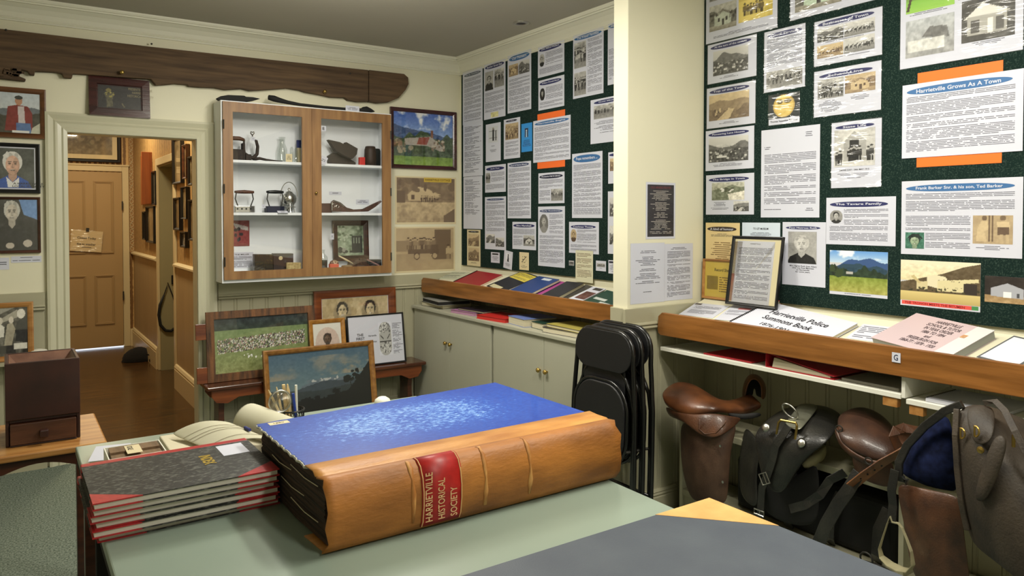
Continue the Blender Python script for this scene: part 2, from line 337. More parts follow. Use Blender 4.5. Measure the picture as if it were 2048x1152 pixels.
# papered border strip with scrolls beside the end door
struct(B('trim_10', 1.198, XH, YE-.006, YE, 1.1, 2.9, mat('border_paper', (158, 122, 78), .6)))
sb = MB()
for i in range(24):
    z = 1.14+i*.07
    sb.tube([(1.224+.017*math.cos(t*PI/5), YE-.009, z+.022*math.sin(t*PI/5)) for t in range(10)], .003, 5, closed=True)
    sb.tube([(1.204+.04*k/6, YE-.009, z+.035+(.01 if i % 2 else -.01)*math.sin(k*PI/3)) for k in range(7)], .003, 5)
struct(sb.build('trim_11', M['hcream']))
bp = MB()
for i in range(16): bp.box(.44+i*.045, .452+i*.045, YE-.004, YE, 2.13, 2.9)
struct(bp.build('trim_12', mat('brown_paper_stripe', (112, 74, 36), .6)))
struct(B('baseboard_hall_end', 1.196, XH, YE-.03, YE, 0, .2, M['hcream']))
# ceiling downlight
dl = thing('ceiling_downlight', 'small round recessed downlight in the grey ceiling, unlit', 'ceiling light', (2.83, 4.06, ZC))
MB().lathe([(.032, -.002), (.034, -.008), (.05, -.008), (.055, -.002), (.055, .0)], 28).build('bezel', M['steel'], dl, smooth=True)
MB().lathe([(.001, -.0045), (.031, -.0045), (.031, -.001)], 24).build('lens', M['dull'], dl)
# green notice boards
struct(B('wall_right_board_far', XR-.012, XR, YN2, 5.275, 1.125, 2.672, M['board'])); struct(B('wall_right_board_near', XR-.012, XR, YF+.05, YN-.003, 1.105, 2.68, M['board']))
# ================================================================ fitted furniture
XT = 2.713
def rail(name, label, y0, y1):
    t = thing(name, label, 'display counter', (XT, y0, 0))
    L = y1-y0
    # honey coloured front board with rounded far end
    pr = [(0, .945), (L-.02, .925), (L-.004, .935), (L, .96), (L-.005, 1.02), (L-.03, 1.04), (0, 1.04)]
    MB().prism([(a, b) for a, b in pr], 0, .02, ax=0).build('front_rail', M['honey'], t, bevel=.003)
    MB().prism([(.02, .945), (.02, .965), (XR-.035-XT, 1.085), (XR-.035-XT, 1.06)], .0, L, ax=1).build('sloping_shelf', M['wall'], t)
    return t
rail('display_counter', 'long sloping shelf with honey pine rail above the sage cupboards', YN2+.02, 5.275)
r2 = rail('display_counter', 'long sloping shelf with honey pine rail above the old saddles', -.9, YN-.035)
p = onX(1793, 715, XT)
lab = MB().box(-.001, 0, -.016, .016, -.018, .018).build('letter_label', M['paper'], r2); lab.location = (-.0015, p.y+.9, p.z)
# ---------------- cupboards
def cupboard(label, y0, y1):
    t = thing('cupboard', label, 'cupboard', (2.646, y0, 0), 0, 'sage double door cupboards along the wall'); L = y1-y0; D = XR-.035-2.646
    MB().box(.02, D, 0, L, .06, .805).box(.05, D, .0, L, 0, .06).build('body', M['cup'], t, bevel=.002)
    h = L/2
    for a, b, k in ((.004, h-.0015, h-.035), (h+.0015, L-.004, h+.035)):
        d = MB().box(0, .018, a, b, .065, .803).build('door', M['cup'], t, bevel=.0015)
        Mx = Matrix.Translation((0, k, .60)) @ Matrix.Rotation(-PI/2, 4, 'Y')
        MB().lathe([(0, 0), (.006, 0), (.006, .01), (.013, .014), (.015, .02), (.012, .026), (0, .029)], 16, M4=Mx).build('knob', M['brass'], d, smooth=True)
    return t
cupboard('sage double door cupboard under the display counter, farther one in the corner', 4.145, YB-.045)
cupboard('sage double door cupboard under the display counter, nearer one behind the folded chairs', 3.0, 4.115)
t = thing('worktop', 'long sage worktop over both cupboards carrying folders', 'worktop', (2.63, YN2+.01, .805))
MB().box(0, XR-.035-2.63, 0, YB-.035-YN2-.01, 0, .022)  .build('slab', M['cup'], t, bevel=.003)
# ---------------- shelf under the near counter
XS = 2.73
t = thing('under_shelf', 'thin white shelf fixed below the near pine rail', 'shelf', (XS, 1.46, .845)); MB().box(0, .32, 0, YN-.04-1.46, 0, .018).build('board', M['white'], t, bevel=.001)
MB().box(.004, .03, .015, .07, -.035, 0).build('batten', M['oak'], t)
t = thing('under_shelf', 'thin white shelf below the near rail, nearer length above the saddlebag', 'shelf', (XS, -.8, .832)); MB().box(0, .32, 0, 2.24, 0, .018).build('board', M['white'], t, bevel=.001)
MB().box(.004, .03, 2.18, 2.23, -.035, 0).build('batten', M['oak'], t)
struct(B('trim_divider', XS+.002, XR-.035, 1.445, 1.4585, .851, .945, M['white']))
# saddle stand
t = thing('saddle_stand', 'cream painted low shelving rack carrying the old saddles', 'rack', (2.80, -.6, 0)); L = 2.617+.6
MB().box(0, .25, 0, L-.02, .46, .49).build('upper_shelf', M['sage'], t, bevel=.002)
MB().box(0, .25, 0, L-.02, .12, .15).box(.01, .03, 0, L, 0, .12).build('lower_shelf', M['sage'], t, bevel=.002)
MB().box(0, .25, L-.02, L, .0, .49).build('end_panel', M['trim'], t, bevel=.002)
for yy in (1.5, 2.08, .9): MB().box(0, .25, yy, yy+.02, .15, .46).build('upright', M['sage'], t, bevel=.001)
# ---------------- main table
t = thing('office_table', 'large table with grey green top under the ledgers', 'table', (.182, .2, 0)); TX, TY = 1.27, 2.67
MB().box(0, TX, 0, TY, .722, .75).build('tabletop', mat('grey_green_tabletop', (140, 155, 141), .32, var=.06, vs=(3, 3, 3)), t, bevel=.004)
MB().box(.004, TX-.004, .004, TY-.004, .69, .722).box(.03, TX-.03, .03, TY-.03, .63, .69).build('apron', M['blackm'], t)
for x in (.05, TX-.09):
    for y in (.05, TY-.09): MB().box(x, x+.04, y, y+.04, 0, .69).build('leg', M['blackm'], t, bevel=.003)
# ---------------- small oak table at left
t = thing('side_table', 'small oak topped table with dark legs under the wooden box', 'table', (-.33, 3.14, 0)); A, Bd = .633, .49
MB().box(0, A, 0, Bd, .655, .68).build('tabletop', M['oak'], t, bevel=.006)
sk = [(.06, .655), (.06, .6)]+[(.06+.5*k/20, .6+.03*abs(math.sin(PI*k/10+.2))) for k in range(1, 20)]+[(A-.06, .6), (A-.06, .655)]
MB().prism(sk, .03, .045, ax=1).prism(sk, Bd-.045, Bd-.03, ax=1).box(.03, .045, .05, Bd-.05, .6, .655).box(A-.045, A-.03, .05, Bd-.05, .6, .655).build('apron', M['dkwood'], t)
for x in (.03, A-.075):
    for y in (.03, Bd-.075): MB().prism([(x, y), (x+.045, y), (x+.045, y+.045), (x, y+.045)], 0, .655, ax=2).build('leg', M['dkwood'], t, bevel=.004)
# ---------------- wooden box with hopper top and drawer
t = thing('grain_box', 'dark wooden box with open hopper top and small drawer', 'box', (-.012, 3.245, .68)); a, d, h = .236, .25, .307
g = MB().box(0, a, 0, .012, .098, h).box(0, a, d-.012, d, 0, h).box(0, .012, .012, d-.012, 0, h).box(a-.012, a, .012, d-.012, 0, h).box(.012, a-.012, .012, d-.012, .085, .098).box(.012, a-.012, 0, d-.012, 0, .006)
g.build('body', M['darkbox'], t, bevel=.0025)
c = (a/2, d/2)
T0 = [(.012, .012, h-.004), (a-.012, .012, h-.004), (a-.012, d-.012, h-.004), (.012, d-.012, h-.004)]; T1 = [(c[0]-.03, c[1]-.03, h-.1), (c[0]+.03, c[1]-.03, h-.1), (c[0]+.03, c[1]+.03, h-.1), (c[0]-.03, c[1]+.03, h-.1)]
MB().grid([T0, T1], closed=True).build('hopper', mat('worn_brown_wood', (122, 86, 66), .5, col2=(92, 60, 46), vs=(20, 20, 20)), t, solid=.004)
dr = MB().box(.014, a-.014, -.006, .2, .008, .083).build('drawer', wood('worn_drawer_front', (92, 56, 36), (64, 36, 22), .45, (6, 30, 30)), t, bevel=.002)
MB().box(a/2-.014, a/2+.014, -.03, -.006, .028, .056).build('knob', M['darkbox'], dr, bevel=.004)
# ---------------- bench against the back wall
t = thing('bench', 'long low dark wooden bench against the wall beneath the cabinet', 'bench', (1.055, 5.03, 0)); L = 1.575; D = .25
MB().box(0, L, 0, D, .395, .42).build('seat', wood('polished_bench_top', (92, 50, 28), (60, 28, 14), .25, (3, 30, 30), .4), t, bevel=.006)
ap = [(.03, .395), (.03, .35), (.06, .31), (.13, .30), (.2, .335), (L-.2, .335), (L-.13, .30), (L-.06, .31), (L-.03, .35), (L-.03, .395)]
MB().prism(ap, .02, .04, ax=1).build('front_apron', M['redwood'], t, bevel=.002)
MB().prism(ap, D-.04, D-.02, ax=1).build('rear_apron', M['redwood'], t, bevel=.002)
for x in (.08, L-.13):
    MB().prism([(.045, 0), (.06, .24), (.045, .34), (.045, .395), (D-.045, .395), (D-.045, .34), (D-.06, .24), (D-.045, 0), (D-.1, .0), (D/2, .09), (.1, 0)], x, x+.035, ax=0).build('leg', M['dkwood'], t, bevel=.002)
# ================================================================ painted pictures (print, photographs) as vertex colours
class Pic:
    def __init__(s, w, h, seed=1, bg=(200, 200, 200)):
        s.w, s.h = w, h; s.a = np.zeros((h, w, 3)); s.a[:] = bg; s.r = np.random.RandomState(seed); s.rd = random.Random(seed)
        s.Y, s.X = np.mgrid[0:h, 0:w]; s.X = (s.X+.5)/w; s.Y = (s.Y+.5)/h
    def grad(s, y0, y1, c0, c1):
        t = np.clip((s.Y-y0)/(y1-y0), 0, 1)[..., None]; m = (s.Y >= y0) & (s.Y <= y1); s.a[m] = (np.array(c0)*(1-t)+np.array(c1)*t)[m]; return s
    def poly(s, pts, c, al=1):
        x, y = s.X, s.Y; ins = np.zeros(x.shape, bool); n = len(pts); j = n-1
        for i in range(n):
            xi, yi = pts[i]; xj, yj = pts[j]
            ins ^= ((yi > y) != (yj > y)) & (x < (xj-xi)*(y-yi)/((yj-yi) or 1e-9)+xi); j = i
        s.a[ins] = s.a[ins]*(1-al)+np.array(c)*al; return s
    def ell(s, cx, cy, rx, ry, c, al=1):
        m = ((s.X-cx)/rx)**2+((s.Y-cy)/ry)**2 < 1; s.a[m] = s.a[m]*(1-al)+np.array(c)*al; return s
    def rect(s, x0, y0, x1, y1, c, al=1):
        m = (s.X >= x0) & (s.X < x1) & (s.Y >= y0) & (s.Y < y1); s.a[m] = s.a[m]*(1-al)+np.array(c)*al; return s
    def line(s, x0, y0, x1, y1, w, c):
        dx, dy = x1-x0, y1-y0; L = dx*dx+dy*dy or 1e-9; t = np.clip(((s.X-x0)*dx+(s.Y-y0)*dy)/L, 0, 1)
        s.a[np.hypot(s.X-x0-t*dx, s.Y-y0-t*dy) < w] = c; return s
    def fn(s, n, oct=3):
        o = np.zeros((s.h, s.w)); am = 1.
        for k in range(oct):
            g = s.r.rand(int(n*2**k)+2, int(n*2**k*s.w/s.h)+2); yy = s.Y*(g.shape[0]-1.001); xx = s.X*(g.shape[1]-1.001); yi = yy.astype(int); xi = xx.astype(int); fy = yy-yi; fx = xx-xi
            o += am*((g[yi, xi]*(1-fx)+g[yi, xi+1]*fx)*(1-fy)+(g[yi+1, xi]*(1-fx)+g[yi+1, xi+1]*fx)*fy-.5); am *= .6
        return o
    def noise(s, amp, n=8, y0=0, y1=1, x0=0, x1=1, oct=3):
        m = (s.Y >= y0) & (s.Y <= y1) & (s.X >= x0) & (s.X <= x1); s.a[m] += (s.fn(n, oct)*amp)[m][:, None]; return s
    def ridge(s, y, amp, c, f=3, slope=0, jag=.15):
        ph = [s.rd.random()*7 for _ in range(5)]; yy = y+slope*s.X+sum(amp/(k+1)*np.sin(f*(k+1)*s.X*2+ph[k]) for k in range(4))+jag*amp*s.fn(22, 2)[s.h//2][None, :]
        m = s.Y > yy; s.a[m] = c; return s
    def cloud(s, y0, y1, c, thr=.1, n=4):
        f = s.fn(n, 4); m = (f > thr) & (s.Y > y0) & (s.Y < y1); t = np.clip((f-thr)*3, 0, 1)[..., None]; s.a[m] = (s.a*(1-t)+np.array(c)*t)[m]; return s
    def blot(s, n, x0, y0, x1, y1, r, cols):
        for _ in range(n): s.ell(s.rd.uniform(x0, x1), s.rd.uniform(y0, y1), r*s.rd.uniform(.5, 1.4), r*s.rd.uniform(.5, 1.4)*s.w/s.h, s.rd.choice(cols))
        return s
    def folk(s, n, x0, x1, y, h, cols, head=(190, 180, 165)):
        for k in range(n):
            x = x0+(x1-x0)*(k+.5)/n+s.rd.uniform(-.01, .01); hh = h*s.rd.uniform(.85, 1.1); w = hh*.16*s.h/s.w; c = s.rd.choice(cols)
            s.rect(x-w, y-hh*.78, x+w, y-hh*.35, c).rect(x-w*.7, y-hh*.4, x-w*.1, y, tuple(v*.7 for v in c)).rect(x+w*.1, y-hh*.4, x+w*.7, y, tuple(v*.7 for v in c)).ell(x, y-hh*.88, w*.65, hh*.11, head).ell(x, y-hh*.97, w*.7, hh*.06, (40, 36, 32))
        return s
    def house(s, x0, y0, x1, y1, wall=(210, 205, 190), roof=(120, 115, 105), dark=(50, 45, 40)):
        m = (x0+x1)/2; t = y0-(y1-y0)*.55; s.poly([(x0, y0), (x1, y0), (x1, y1), (x0, y1)], wall).poly([(x0-.02, y0), (m, t), (x1+.02, y0)], roof).poly([(x0+.03, y0), (m, t+.05), (x1-.03, y0)], wall)
        w = (x1-x0); s.rect(m-w*.1, y1-(y1-y0)*.65, m+w*.1, y1, dark)
        for a in (.12, .7): s.rect(x0+w*a, y0+(y1-y0)*.25, x0+w*(a+.16), y0+(y1-y0)*.6, dark)
        return s
    def face(s, cx, cy, r, skin=(205, 185, 165), hair=(225, 225, 225), body=(50, 50, 60), age=1, beard=None):
        k = s.w/s.h; s.poly([(cx-r*2.3, 1.01), (cx-r*1.8, cy+r*1.9*k), (cx-r*.5, cy+r*1.25*k), (cx+r*.5, cy+r*1.25*k), (cx+r*1.8, cy+r*1.9*k), (cx+r*2.3, 1.01)], body)
        s.poly([(cx-r*.45, cy+r*.6*k), (cx+r*.45, cy+r*.6*k), (cx+r*.5, cy+r*1.5*k), (cx, cy+r*2*k), (cx-r*.5, cy+r*1.5*k)], tuple(v*.85 for v in skin))
        s.ell(cx, cy-r*.25*k, r*1.15, r*1.15*k, hair); s.blot(16, cx-r*.75, cy-r*1.05*k, cx+r*.75, cy-r*.5*k, r*.3, [hair, tuple(v*.85 for v in hair)])
        s.ell(cx, cy+r*.12*k, r*.82, r*1.05*k, skin); d = tuple(v*.45 for v in skin)
        for q in (-1, 1):
            s.ell(cx+q*r*.34, cy-r*.05*k, r*.17, r*.09*k, d).line(cx+q*r*.15, cy-r*.25*k, cx+q*r*.52, cy-r*.25*k, r*.05, d).ell(cx+q*r*.45, cy+r*.35*k, r*.2, r*.16*k, tuple(min(255, v*1.08) for v in skin))
        s.line(cx, cy, cx-r*.06, cy+r*.32*k, r*.04, tuple(v*.75 for v in skin)).ell(cx, cy+r*.38*k, r*.13, r*.07*k, tuple(v*.8 for v in skin)).ell(cx, cy+r*.66*k, r*.3, r*.09*k, d).ell(cx, cy+r*.63*k, r*.24, r*.04*k, (240, 235, 225))
        s.ell(cx+r*.42, cy+r*.2*k, r*.42, r*.95*k, d, .14).ell(cx, cy+r*.9*k, r*.6, r*.3*k, d, .18).ell(cx-r*.25, cy-r*.4*k, r*.45, r*.3*k, (255, 250, 240), .12).noise(14, 26)
        if beard: s.ell(cx, cy+r*.85*k, r*.55, r*.5*k, beard)
        return s
    def tone(s, t):
        L = s.a @ np.array([.3, .59, .11]); L = L[..., None]/255
        if t == 'bw': s.a = L*np.array([238, 236, 230])
        if t == 'sepia': s.a = np.array([62, 44, 34])+(np.array([226, 204, 160])-np.array([62, 44, 34]))*np.clip(L, 0, 1)
        return s
    def mesh(s, name, w, h, m='pic'):
        k = np.clip(s.a/255, 0, 1); L = np.where(k <= .04045, k/12.92, ((k+.055)/1.055)**2.4)[::-1]
        me = bpy.data.meshes.new(name); X, Y = np.meshgrid(np.linspace(0, w, s.w), np.linspace(-h, 0, s.h)); n = s.w*s.h
        me.from_pydata(np.stack([X, Y, X*0], -1).reshape(-1, 3).tolist(), [], [(j*s.w+i, j*s.w+i+1, (j+1)*s.w+i+1, (j+1)*s.w+i) for j in range(s.h-1) for i in range(s.w-1)])
        at = me.color_attributes.new('Col', 'FLOAT_COLOR', 'POINT'); at.data.foreach_set('color', np.concatenate([L.reshape(n, 3), np.ones((n, 1))], 1).astype(np.float32).ravel())
        me.materials.append(M[m]); o = bpy.data.objects.new(name, me); COL.objects.link(o); return o
G = (90, 90, 80)
def p_town(n=48, h=36, seed=1, t='bw'):
    p = Pic(n, h, seed).grad(0, .5, (225, 222, 212), (200, 198, 190)).ridge(.25, .1, (120, 118, 110), 2, .1).noise(40, 10, .3).ridge(.5, .06, (90, 88, 80), 3)
    p.noise(60, 16, .5).blot(40, 0, .5, 1, .95, .025, [(210, 208, 200), (60, 58, 52), (150, 148, 140)])
    for k in range(5): x = p.rd.uniform(.05, .8); y = p.rd.uniform(.55, .8); p.rect(x, y, x+.09, y+.06, (225, 222, 215)).poly([(x-.01, y), (x+.045, y-.05), (x+.1, y)], (150, 146, 138))
    return p.tone(t)
def p_valley(n=48, h=36, seed=2, t='bw'):
    return Pic(n, h, seed).grad(0, .5, (235, 225, 200), (225, 215, 190)).ridge(.38, .1, (140, 135, 125), 1.5, -.15).noise(30, 8).ridge(.6, .08, (90, 86, 78), 3).blot(26, 0, .6, .7, .95, .04, [(40, 38, 34), (120, 115, 105), (215, 210, 200)]).poly([(.5, .6), (.65, .6), (.5, 1), (.2, 1)], (215, 208, 192)).noise(40, 14, .5).tone(t)
def p_house(n=48, h=36, seed=3, t='bw', w=(215, 210, 195)):
    p = Pic(n, h, seed).grad(0, .6, (200, 198, 188), (170, 168, 158)).ridge(.35, .1, (110, 108, 98), 2).noise(40, 10, .3).grad(.78, 1, (170, 165, 150), (130, 125, 110))
    return p.house(.2, .42, .8, .8, w).blot(16, 0, .35, 1, .6, .05, [(70, 68, 60), (50, 48, 44)]).house(.28, .45, .75, .82, w).noise(35, 16).tone(t)
def p_crowd(n=48, h=36, seed=4, t='bw', rows=3):
    p = Pic(n, h, seed).grad(0, .4, (205, 200, 190), (150, 148, 140)).noise(60, 6, 0, .5).grad(.4, 1, (120, 116, 108), (165, 160, 148))
    for k in range(rows): p.folk(8+k, .04, .96, .6+.17*k, .36, [(60, 56, 50), (200, 195, 185), (40, 38, 36), (120, 114, 104)])
    return p.noise(30, 14).tone(t)
def p_port(n=32, h=40, seed=5, t='bw', oval=True, hair=(70, 66, 60), body=(40, 38, 36), bg=(190, 185, 175), edge=(206, 208, 220)):
    p = Pic(n, h, seed, bg).noise(20, 3); p.face(.5, .42, .17*1.2, hair=hair, body=body).tone(t)
    if oval: m = ((p.X-.5)/.5)**2+((p.Y-.5)/.5)**2 > 1; p.a[m] = edge
    return p
def p_horse(n=48, h=36, seed=6, t='sepia'):
    p = Pic(n, h, seed).grad(0, .6, (225, 220, 200), (205, 200, 180)).grad(.6, 1, (170, 165, 145), (140, 134, 116))
    for k in range(6): x = .1+.14*k; p.ell(x, .58, .05, .07, (60, 56, 50)).line(x-.03, .6, x-.04, .78, .008, (50, 46, 40)).line(x+.03, .6, x+.04, .78, .008, (50, 46, 40)).line(x+.04, .54, x+.07, .44, .015, (60, 56, 50))
    return p.folk(4, .6, .95, .7, .35, [(60, 56, 50), (90, 84, 76)]).noise(26, 12).tone(t)
# ================================================================ writing
_tc = {}
def words(text, w, h, m, parent, name='lettering', x=0, y=0, z=0, bold=.012, rot=0, al='c', ext=0, fit=True):
    """real letter outlines fitted into a w x h box whose top left is x, y"""
    k = (text, bold, ext, al)
    if k not in _tc:
        c = bpy.data.curves.new('t', 'FONT'); c.body = text; c.size = 1; c.offset = bold; c.resolution_u = 2; c.extrude = ext; c.align_x = {'c': 'CENTER', 'l': 'LEFT'}[al]
        o = bpy.data.objects.new('t', c); COL.objects.link(o); dg = bpy.context.evaluated_depsgraph_get(); dg.update()
        me = bpy.data.meshes.new_from_object(o.evaluated_get(dg)); bpy.data.objects.remove(o)
        n = len(me.vertices); a = np.empty(n*3, np.float32); me.vertices.foreach_get('co', a); _tc[k] = (a.reshape(-1, 3), [tuple(p.vertices) for p in me.polygons])
    a, f = _tc[k]; lo, hi = a.min(0), a.max(0); s = np.array([w/(hi[0]-lo[0]), h/(hi[1]-lo[1]), 1])
    if not fit: q = min(s[0], s[1]); s = np.array([q, q, 1])
    v = (a-[lo[0], hi[1], 0])*s; me = bpy.data.meshes.new(name); me.from_pydata(v.tolist(), [], f); me.materials.append(m)
    o = bpy.data.objects.new(name, me); COL.objects.link(o); o.parent = parent; o.location = (x, y, z); o.rotation_euler = (0, 0, rot); return o
def lines(x, y, w, h, pitch, parent, m='ink', al='j', seed=0, para=5, z=.0006, name='printed_text'):
    r = random.Random(seed); v = []; f = []; uv = []; k = 0; yy = 0; left = r.randint(max(1, para-2), para+2)
    def q(x0, x1, t, b, l0, l1, u0):
        n = len(v); v.extend([(x0, -b, 0), (x1, -b, 0), (x1, -t, 0), (x0, -t, 0)]); f.append((n, n+1, n+2, n+3)); uv.extend([(u0, l1), (u0+(x1-x0)/pitch, l1), (u0+(x1-x0)/pitch, l0), (u0, l0)])
    while yy+pitch <= h+1e-9:
        if al == 'c': a = r.uniform(.35, .98); x0, x1 = w*(1-a)/2, w*(1+a)/2
        elif al == 'l': x0, x1 = 0, w*r.uniform(.45, 1)
        else: x0, x1 = 0, w*(r.uniform(.2, .9) if left == 1 else 1)
        q(x0, x1, yy, yy+pitch, k, k+1, r.uniform(0, 90)); k += 1; yy += pitch; left -= 1
        if left <= 0: yy += pitch*.9; left = r.randint(max(1, para-2), para+2)
    me = bpy.data.meshes.new(name); me.from_pydata([(a+x, b+y, c) for a, b, c in v], [], f); me.uv_layers.new(name='UVMap').data.foreach_set('uv', [t for p in uv for t in p]); me.materials.append(M[m])
    o = bpy.data.objects.new(name, me); COL.objects.link(o); o.parent = parent; o.location.z = z; return o
BLUE, NAVY = (56, 104, 156), (36, 40, 92)
def frame4(p0, right, up):
    r, u = Vector(right).normalized(), Vector(up).normalized(); n = r.cross(u); m = Matrix((r, u, n)).transposed().to_4x4(); m.translation = Vector(p0); return m
def content(t, w, h, items, z=.0006):
    """items in fractions of the sheet, from its top left"""
    k = 0
    for it in items:
        k += 1; a = it[0]; x, y, ww, hh = it[1]*w, -it[2]*h, it[3]*w, it[4]*h; zz = z+.0002*(k % 3)
        if a == 'ban':
            c = it[6] if len(it) > 6 else NAVY
            P = [(x+ww/2+ww/2*math.copysign(abs(math.cos(q*PI/20))**.75, math.cos(q*PI/20)), y-hh/2+hh/2*math.sin(q*PI/20)) for q in range(40)]
            b = MB().poly([(p, q, 0) for p, q in P]).build('title_banner', plain(*c), t, fix=False); b.location.z = zz
            words(it[5], ww*min(.8, .05*len(it[5])+.1), hh*.5, M['paper'], b, 'title_lettering', x+ww/2-ww*min(.8, .05*len(it[5])+.1)/2, y-hh*.25, .0003, bold=.02)
        elif a == 'pic':
            o = it[5].mesh('printed_photograph', ww, hh, it[6] if len(it) > 6 else 'pic'); o.parent = t; o.location = (x, y, zz)
        elif a == 'txt': lines(x, y, ww, hh, it[5], t, al=it[6] if len(it) > 6 else 'j', m=it[7] if len(it) > 7 else 'ink', seed=int(x*9999)+k, z=zz, para=it[8] if len(it) > 8 else 5)
        elif a == 'w': words(it[5], ww, hh, it[6] if len(it) > 6 else plain(30, 30, 36), t, 'lettering', x, y, zz, bold=.02)
        elif a == 'rect':
            o = MB().poly([(x, y-hh, 0), (x+ww, y-hh, 0), (x+ww, y, 0), (x, y, 0)]).build(it[6] if len(it) > 6 else 'printed_panel', plain(*it[5]), t, fix=False); o.location.z = z-.0001
def sheet(name, label, cat, mx, w, h, items=(), m='paper', group=None, film=False, th=.0005, rz=0, curl=0):
    mt = M[m] if isinstance(m, str) else plain(*m)
    nx = 8; rows = [[(w*i/nx, -h*j/6, 0) for i in range(nx+1)] for j in range(7)]
    o = MB().box(0, w, -h, 0, 0, th).build(name, mt); o.matrix_world = mx @ Matrix.Rotation(rz, 4, 'Z'); tag(o, label, cat, group)
    content(o, w, h, items, th+.0003)
    if film:
        e = .004; r = random.Random(int(w*1e5)); rows = []
        for j in range(9): rows.append([(-e+(w+2*e)*i/8, e-(h+2*e)*j/8, .002+.0008*r.random()) for i in range(9)])
        MB().grid(rows).build('laminate_film', M['film' if film is True else 'film2'], o, smooth=True, fix=False)
    return o
def wallX(x0, y0, x1, y1, X=XR-.0125):
    a, b = onX(x0, y0, X), onX(x1, y1, X); return frame4(a, (0, -1, 0), (0, 0, 1)), a.y-b.y, a.z-b.z
def wallY(x0, y0, x1, y1, Y=YB-.001):
    a, b = onY(x0, y0, Y), onY(x1, y1, Y); return frame4(a, (1, 0, 0), (0, 0, 1)), b.x-a.x, a.z-b.z
def framed(name, label, cat, mx, w, h, bar, dep, fm, pic=None, items=(), mount=0, mountm='paper', group=None, glass=True, px='picg', prof=None):
    """root empty at the lower left of the back; frame, mount, print and pane are children. local x right, y up, z out"""
    t = thing(name, label, cat, group=group); t.matrix_world = mx @ Matrix.Translation((0, -h, 0))
    pr = prof or [(0, 0), (0, dep), (bar*.25, dep*1.05), (bar*.7, dep*.85), (bar, dep*.55), (bar, 0)]
    R = [[(a, a, b) for a, b in pr], [(w-a, a, b) for a, b in pr], [(w-a, h-a, b) for a, b in pr], [(a, h-a, b) for a, b in pr]]
    R.append(R[0]); MB().grid(R).build('frame', fm, t, fix=True)
    MB().box(bar*.6, w-bar*.6, bar*.6, h-bar*.6, .001, dep*.3).build('mount_board', M[mountm] if isinstance(mountm, str) else plain(*mountm), t)
    iw, ih = w-2*bar, h-2*bar
    if pic: o = pic.mesh('picture', iw-2*mount, ih-2*mount, px); o.parent = t; o.location = (bar+mount, h-bar-mount, dep*.3+.0006)
    if items:
        s = bpy.data.objects.new('printed_page', MB().box(bar+mount, w-bar-mount, bar+mount, h-bar-mount, dep*.3, dep*.3+.0004).build('tmp', M['paper']).data); bpy.data.objects.remove(bpy.data.objects['tmp']); COL.objects.link(s); s.parent = t
        q = bpy.data.objects.new('printed_matter', None); bpy.data.objects.remove(q)
        n0 = set(bpy.data.objects); content(s, w, h, items, dep*.3+.0009)
        for o in set(bpy.data.objects)-n0:
            if o.parent == s: o.location.y += h
    if glass: MB().poly([(bar*.9, bar*.9, dep*.45), (w-bar*.9, bar*.9, dep*.45), (w-bar*.9, h-bar*.9, dep*.45), (bar*.9, h-bar*.9, dep*.45)]).build('glass_pane', M['glass'], t, fix=False)
    return t
# ================================================================ far notice board
def nb(label, a, b, items, group='papers pinned on the far notice board', **k):
    mx, w, h = wallX(*a, *b); return sheet(k.pop('name', 'notice_sheet'), label, k.pop('cat', 'paper'), mx, w, h, items, group=group, **k)
P = .0066
nb('tall text page in the far board corner, topmost of three beside the back wall', (925.6, 145.6), (965.3, 242.8), [('ban', .08, .05, .84, .055, 'Early Settlers', (84, 92, 104)), ('txt', .08, .14, .84, .82, P)])
nb('bulleted text page in the far board corner, middle of three beside the back wall', (926.4, 249.7), (965.8, 350.6), [('txt', .08, .05, .84, .9, P*1.4, 'l')])
nb('bulleted text page in the far board corner, lowest of three with blank foot', (927, 354.7), (964.7, 458.3), [('txt', .08, .05, .84, .68, P*1.4, 'l')])
nb('narrow cream sheet with two brown photographs at the far board lower corner', (934.2, 459.2), (961, 533.3), [('ban', .1, .03, .8, .05, 'Old Days', (40, 36, 30)), ('pic', .1, .12, .8, .33, p_valley(30, 22, 3, 'sepia')), ('pic', .1, .5, .8, .36, p_town(30, 22, 4, 'sepia')), ('txt', .15, .89, .7, .06, .006, 'c')], m='cream')
nb('text page with two grey photographs side by side and yellow stamp at foot', (968, 131), (1011, 231.7), [('ban', .06, .02, .88, .08, 'Butcher Street East', NAVY), ('pic', .05, .14, .4, .34, p_port(20, 30, 2, oval=False)), ('pic', .5, .14, .44, .32, p_crowd(24, 30, 7, rows=1)), ('txt', .05, .52, .88, .36, P), ('pic', .33, .89, .35, .09, Pic(10, 6, 3, (214, 208, 150)).noise(50, 4))])
nb('text page headed by blue banner over two sepia street photographs', (1015.3, 112.8), (1062.5, 217.8), [('ban', .07, .02, .86, .1, 'Our Pioneers', BLUE), ('pic', .06, .17, .4, .2, p_house(24, 20, 3, 'sepia')), ('pic', .48, .15, .45, .22, p_town(26, 20, 9)), ('txt', .06, .42, .88, .54, P)])
nb('page with navy banner and small oval portrait, upper of the stacked pair', (1076, 95), (1128.6, 142.8), [('ban', .05, .06, .85, .13, 'John Alfred Wallace', NAVY), ('pic', .06, .26, .2, .4, p_port(20, 28, 4)), ('txt', .3, .24, .64, .42, P), ('txt', .06, .72, .88, .2, P)])
nb('page with navy banner and dark oval portrait, lower of the stacked pair', (1077, 162.2), (1128.6, 211.4), [('ban', .05, .06, .85, .13, 'William Donald Bryce', NAVY), ('pic', .06, .28, .2, .4, p_port(20, 28, 5, bg=(40, 40, 40), hair=(90, 88, 84))), ('txt', .3, .26, .64, .42, P), ('txt', .06, .74, .88, .2, P)])
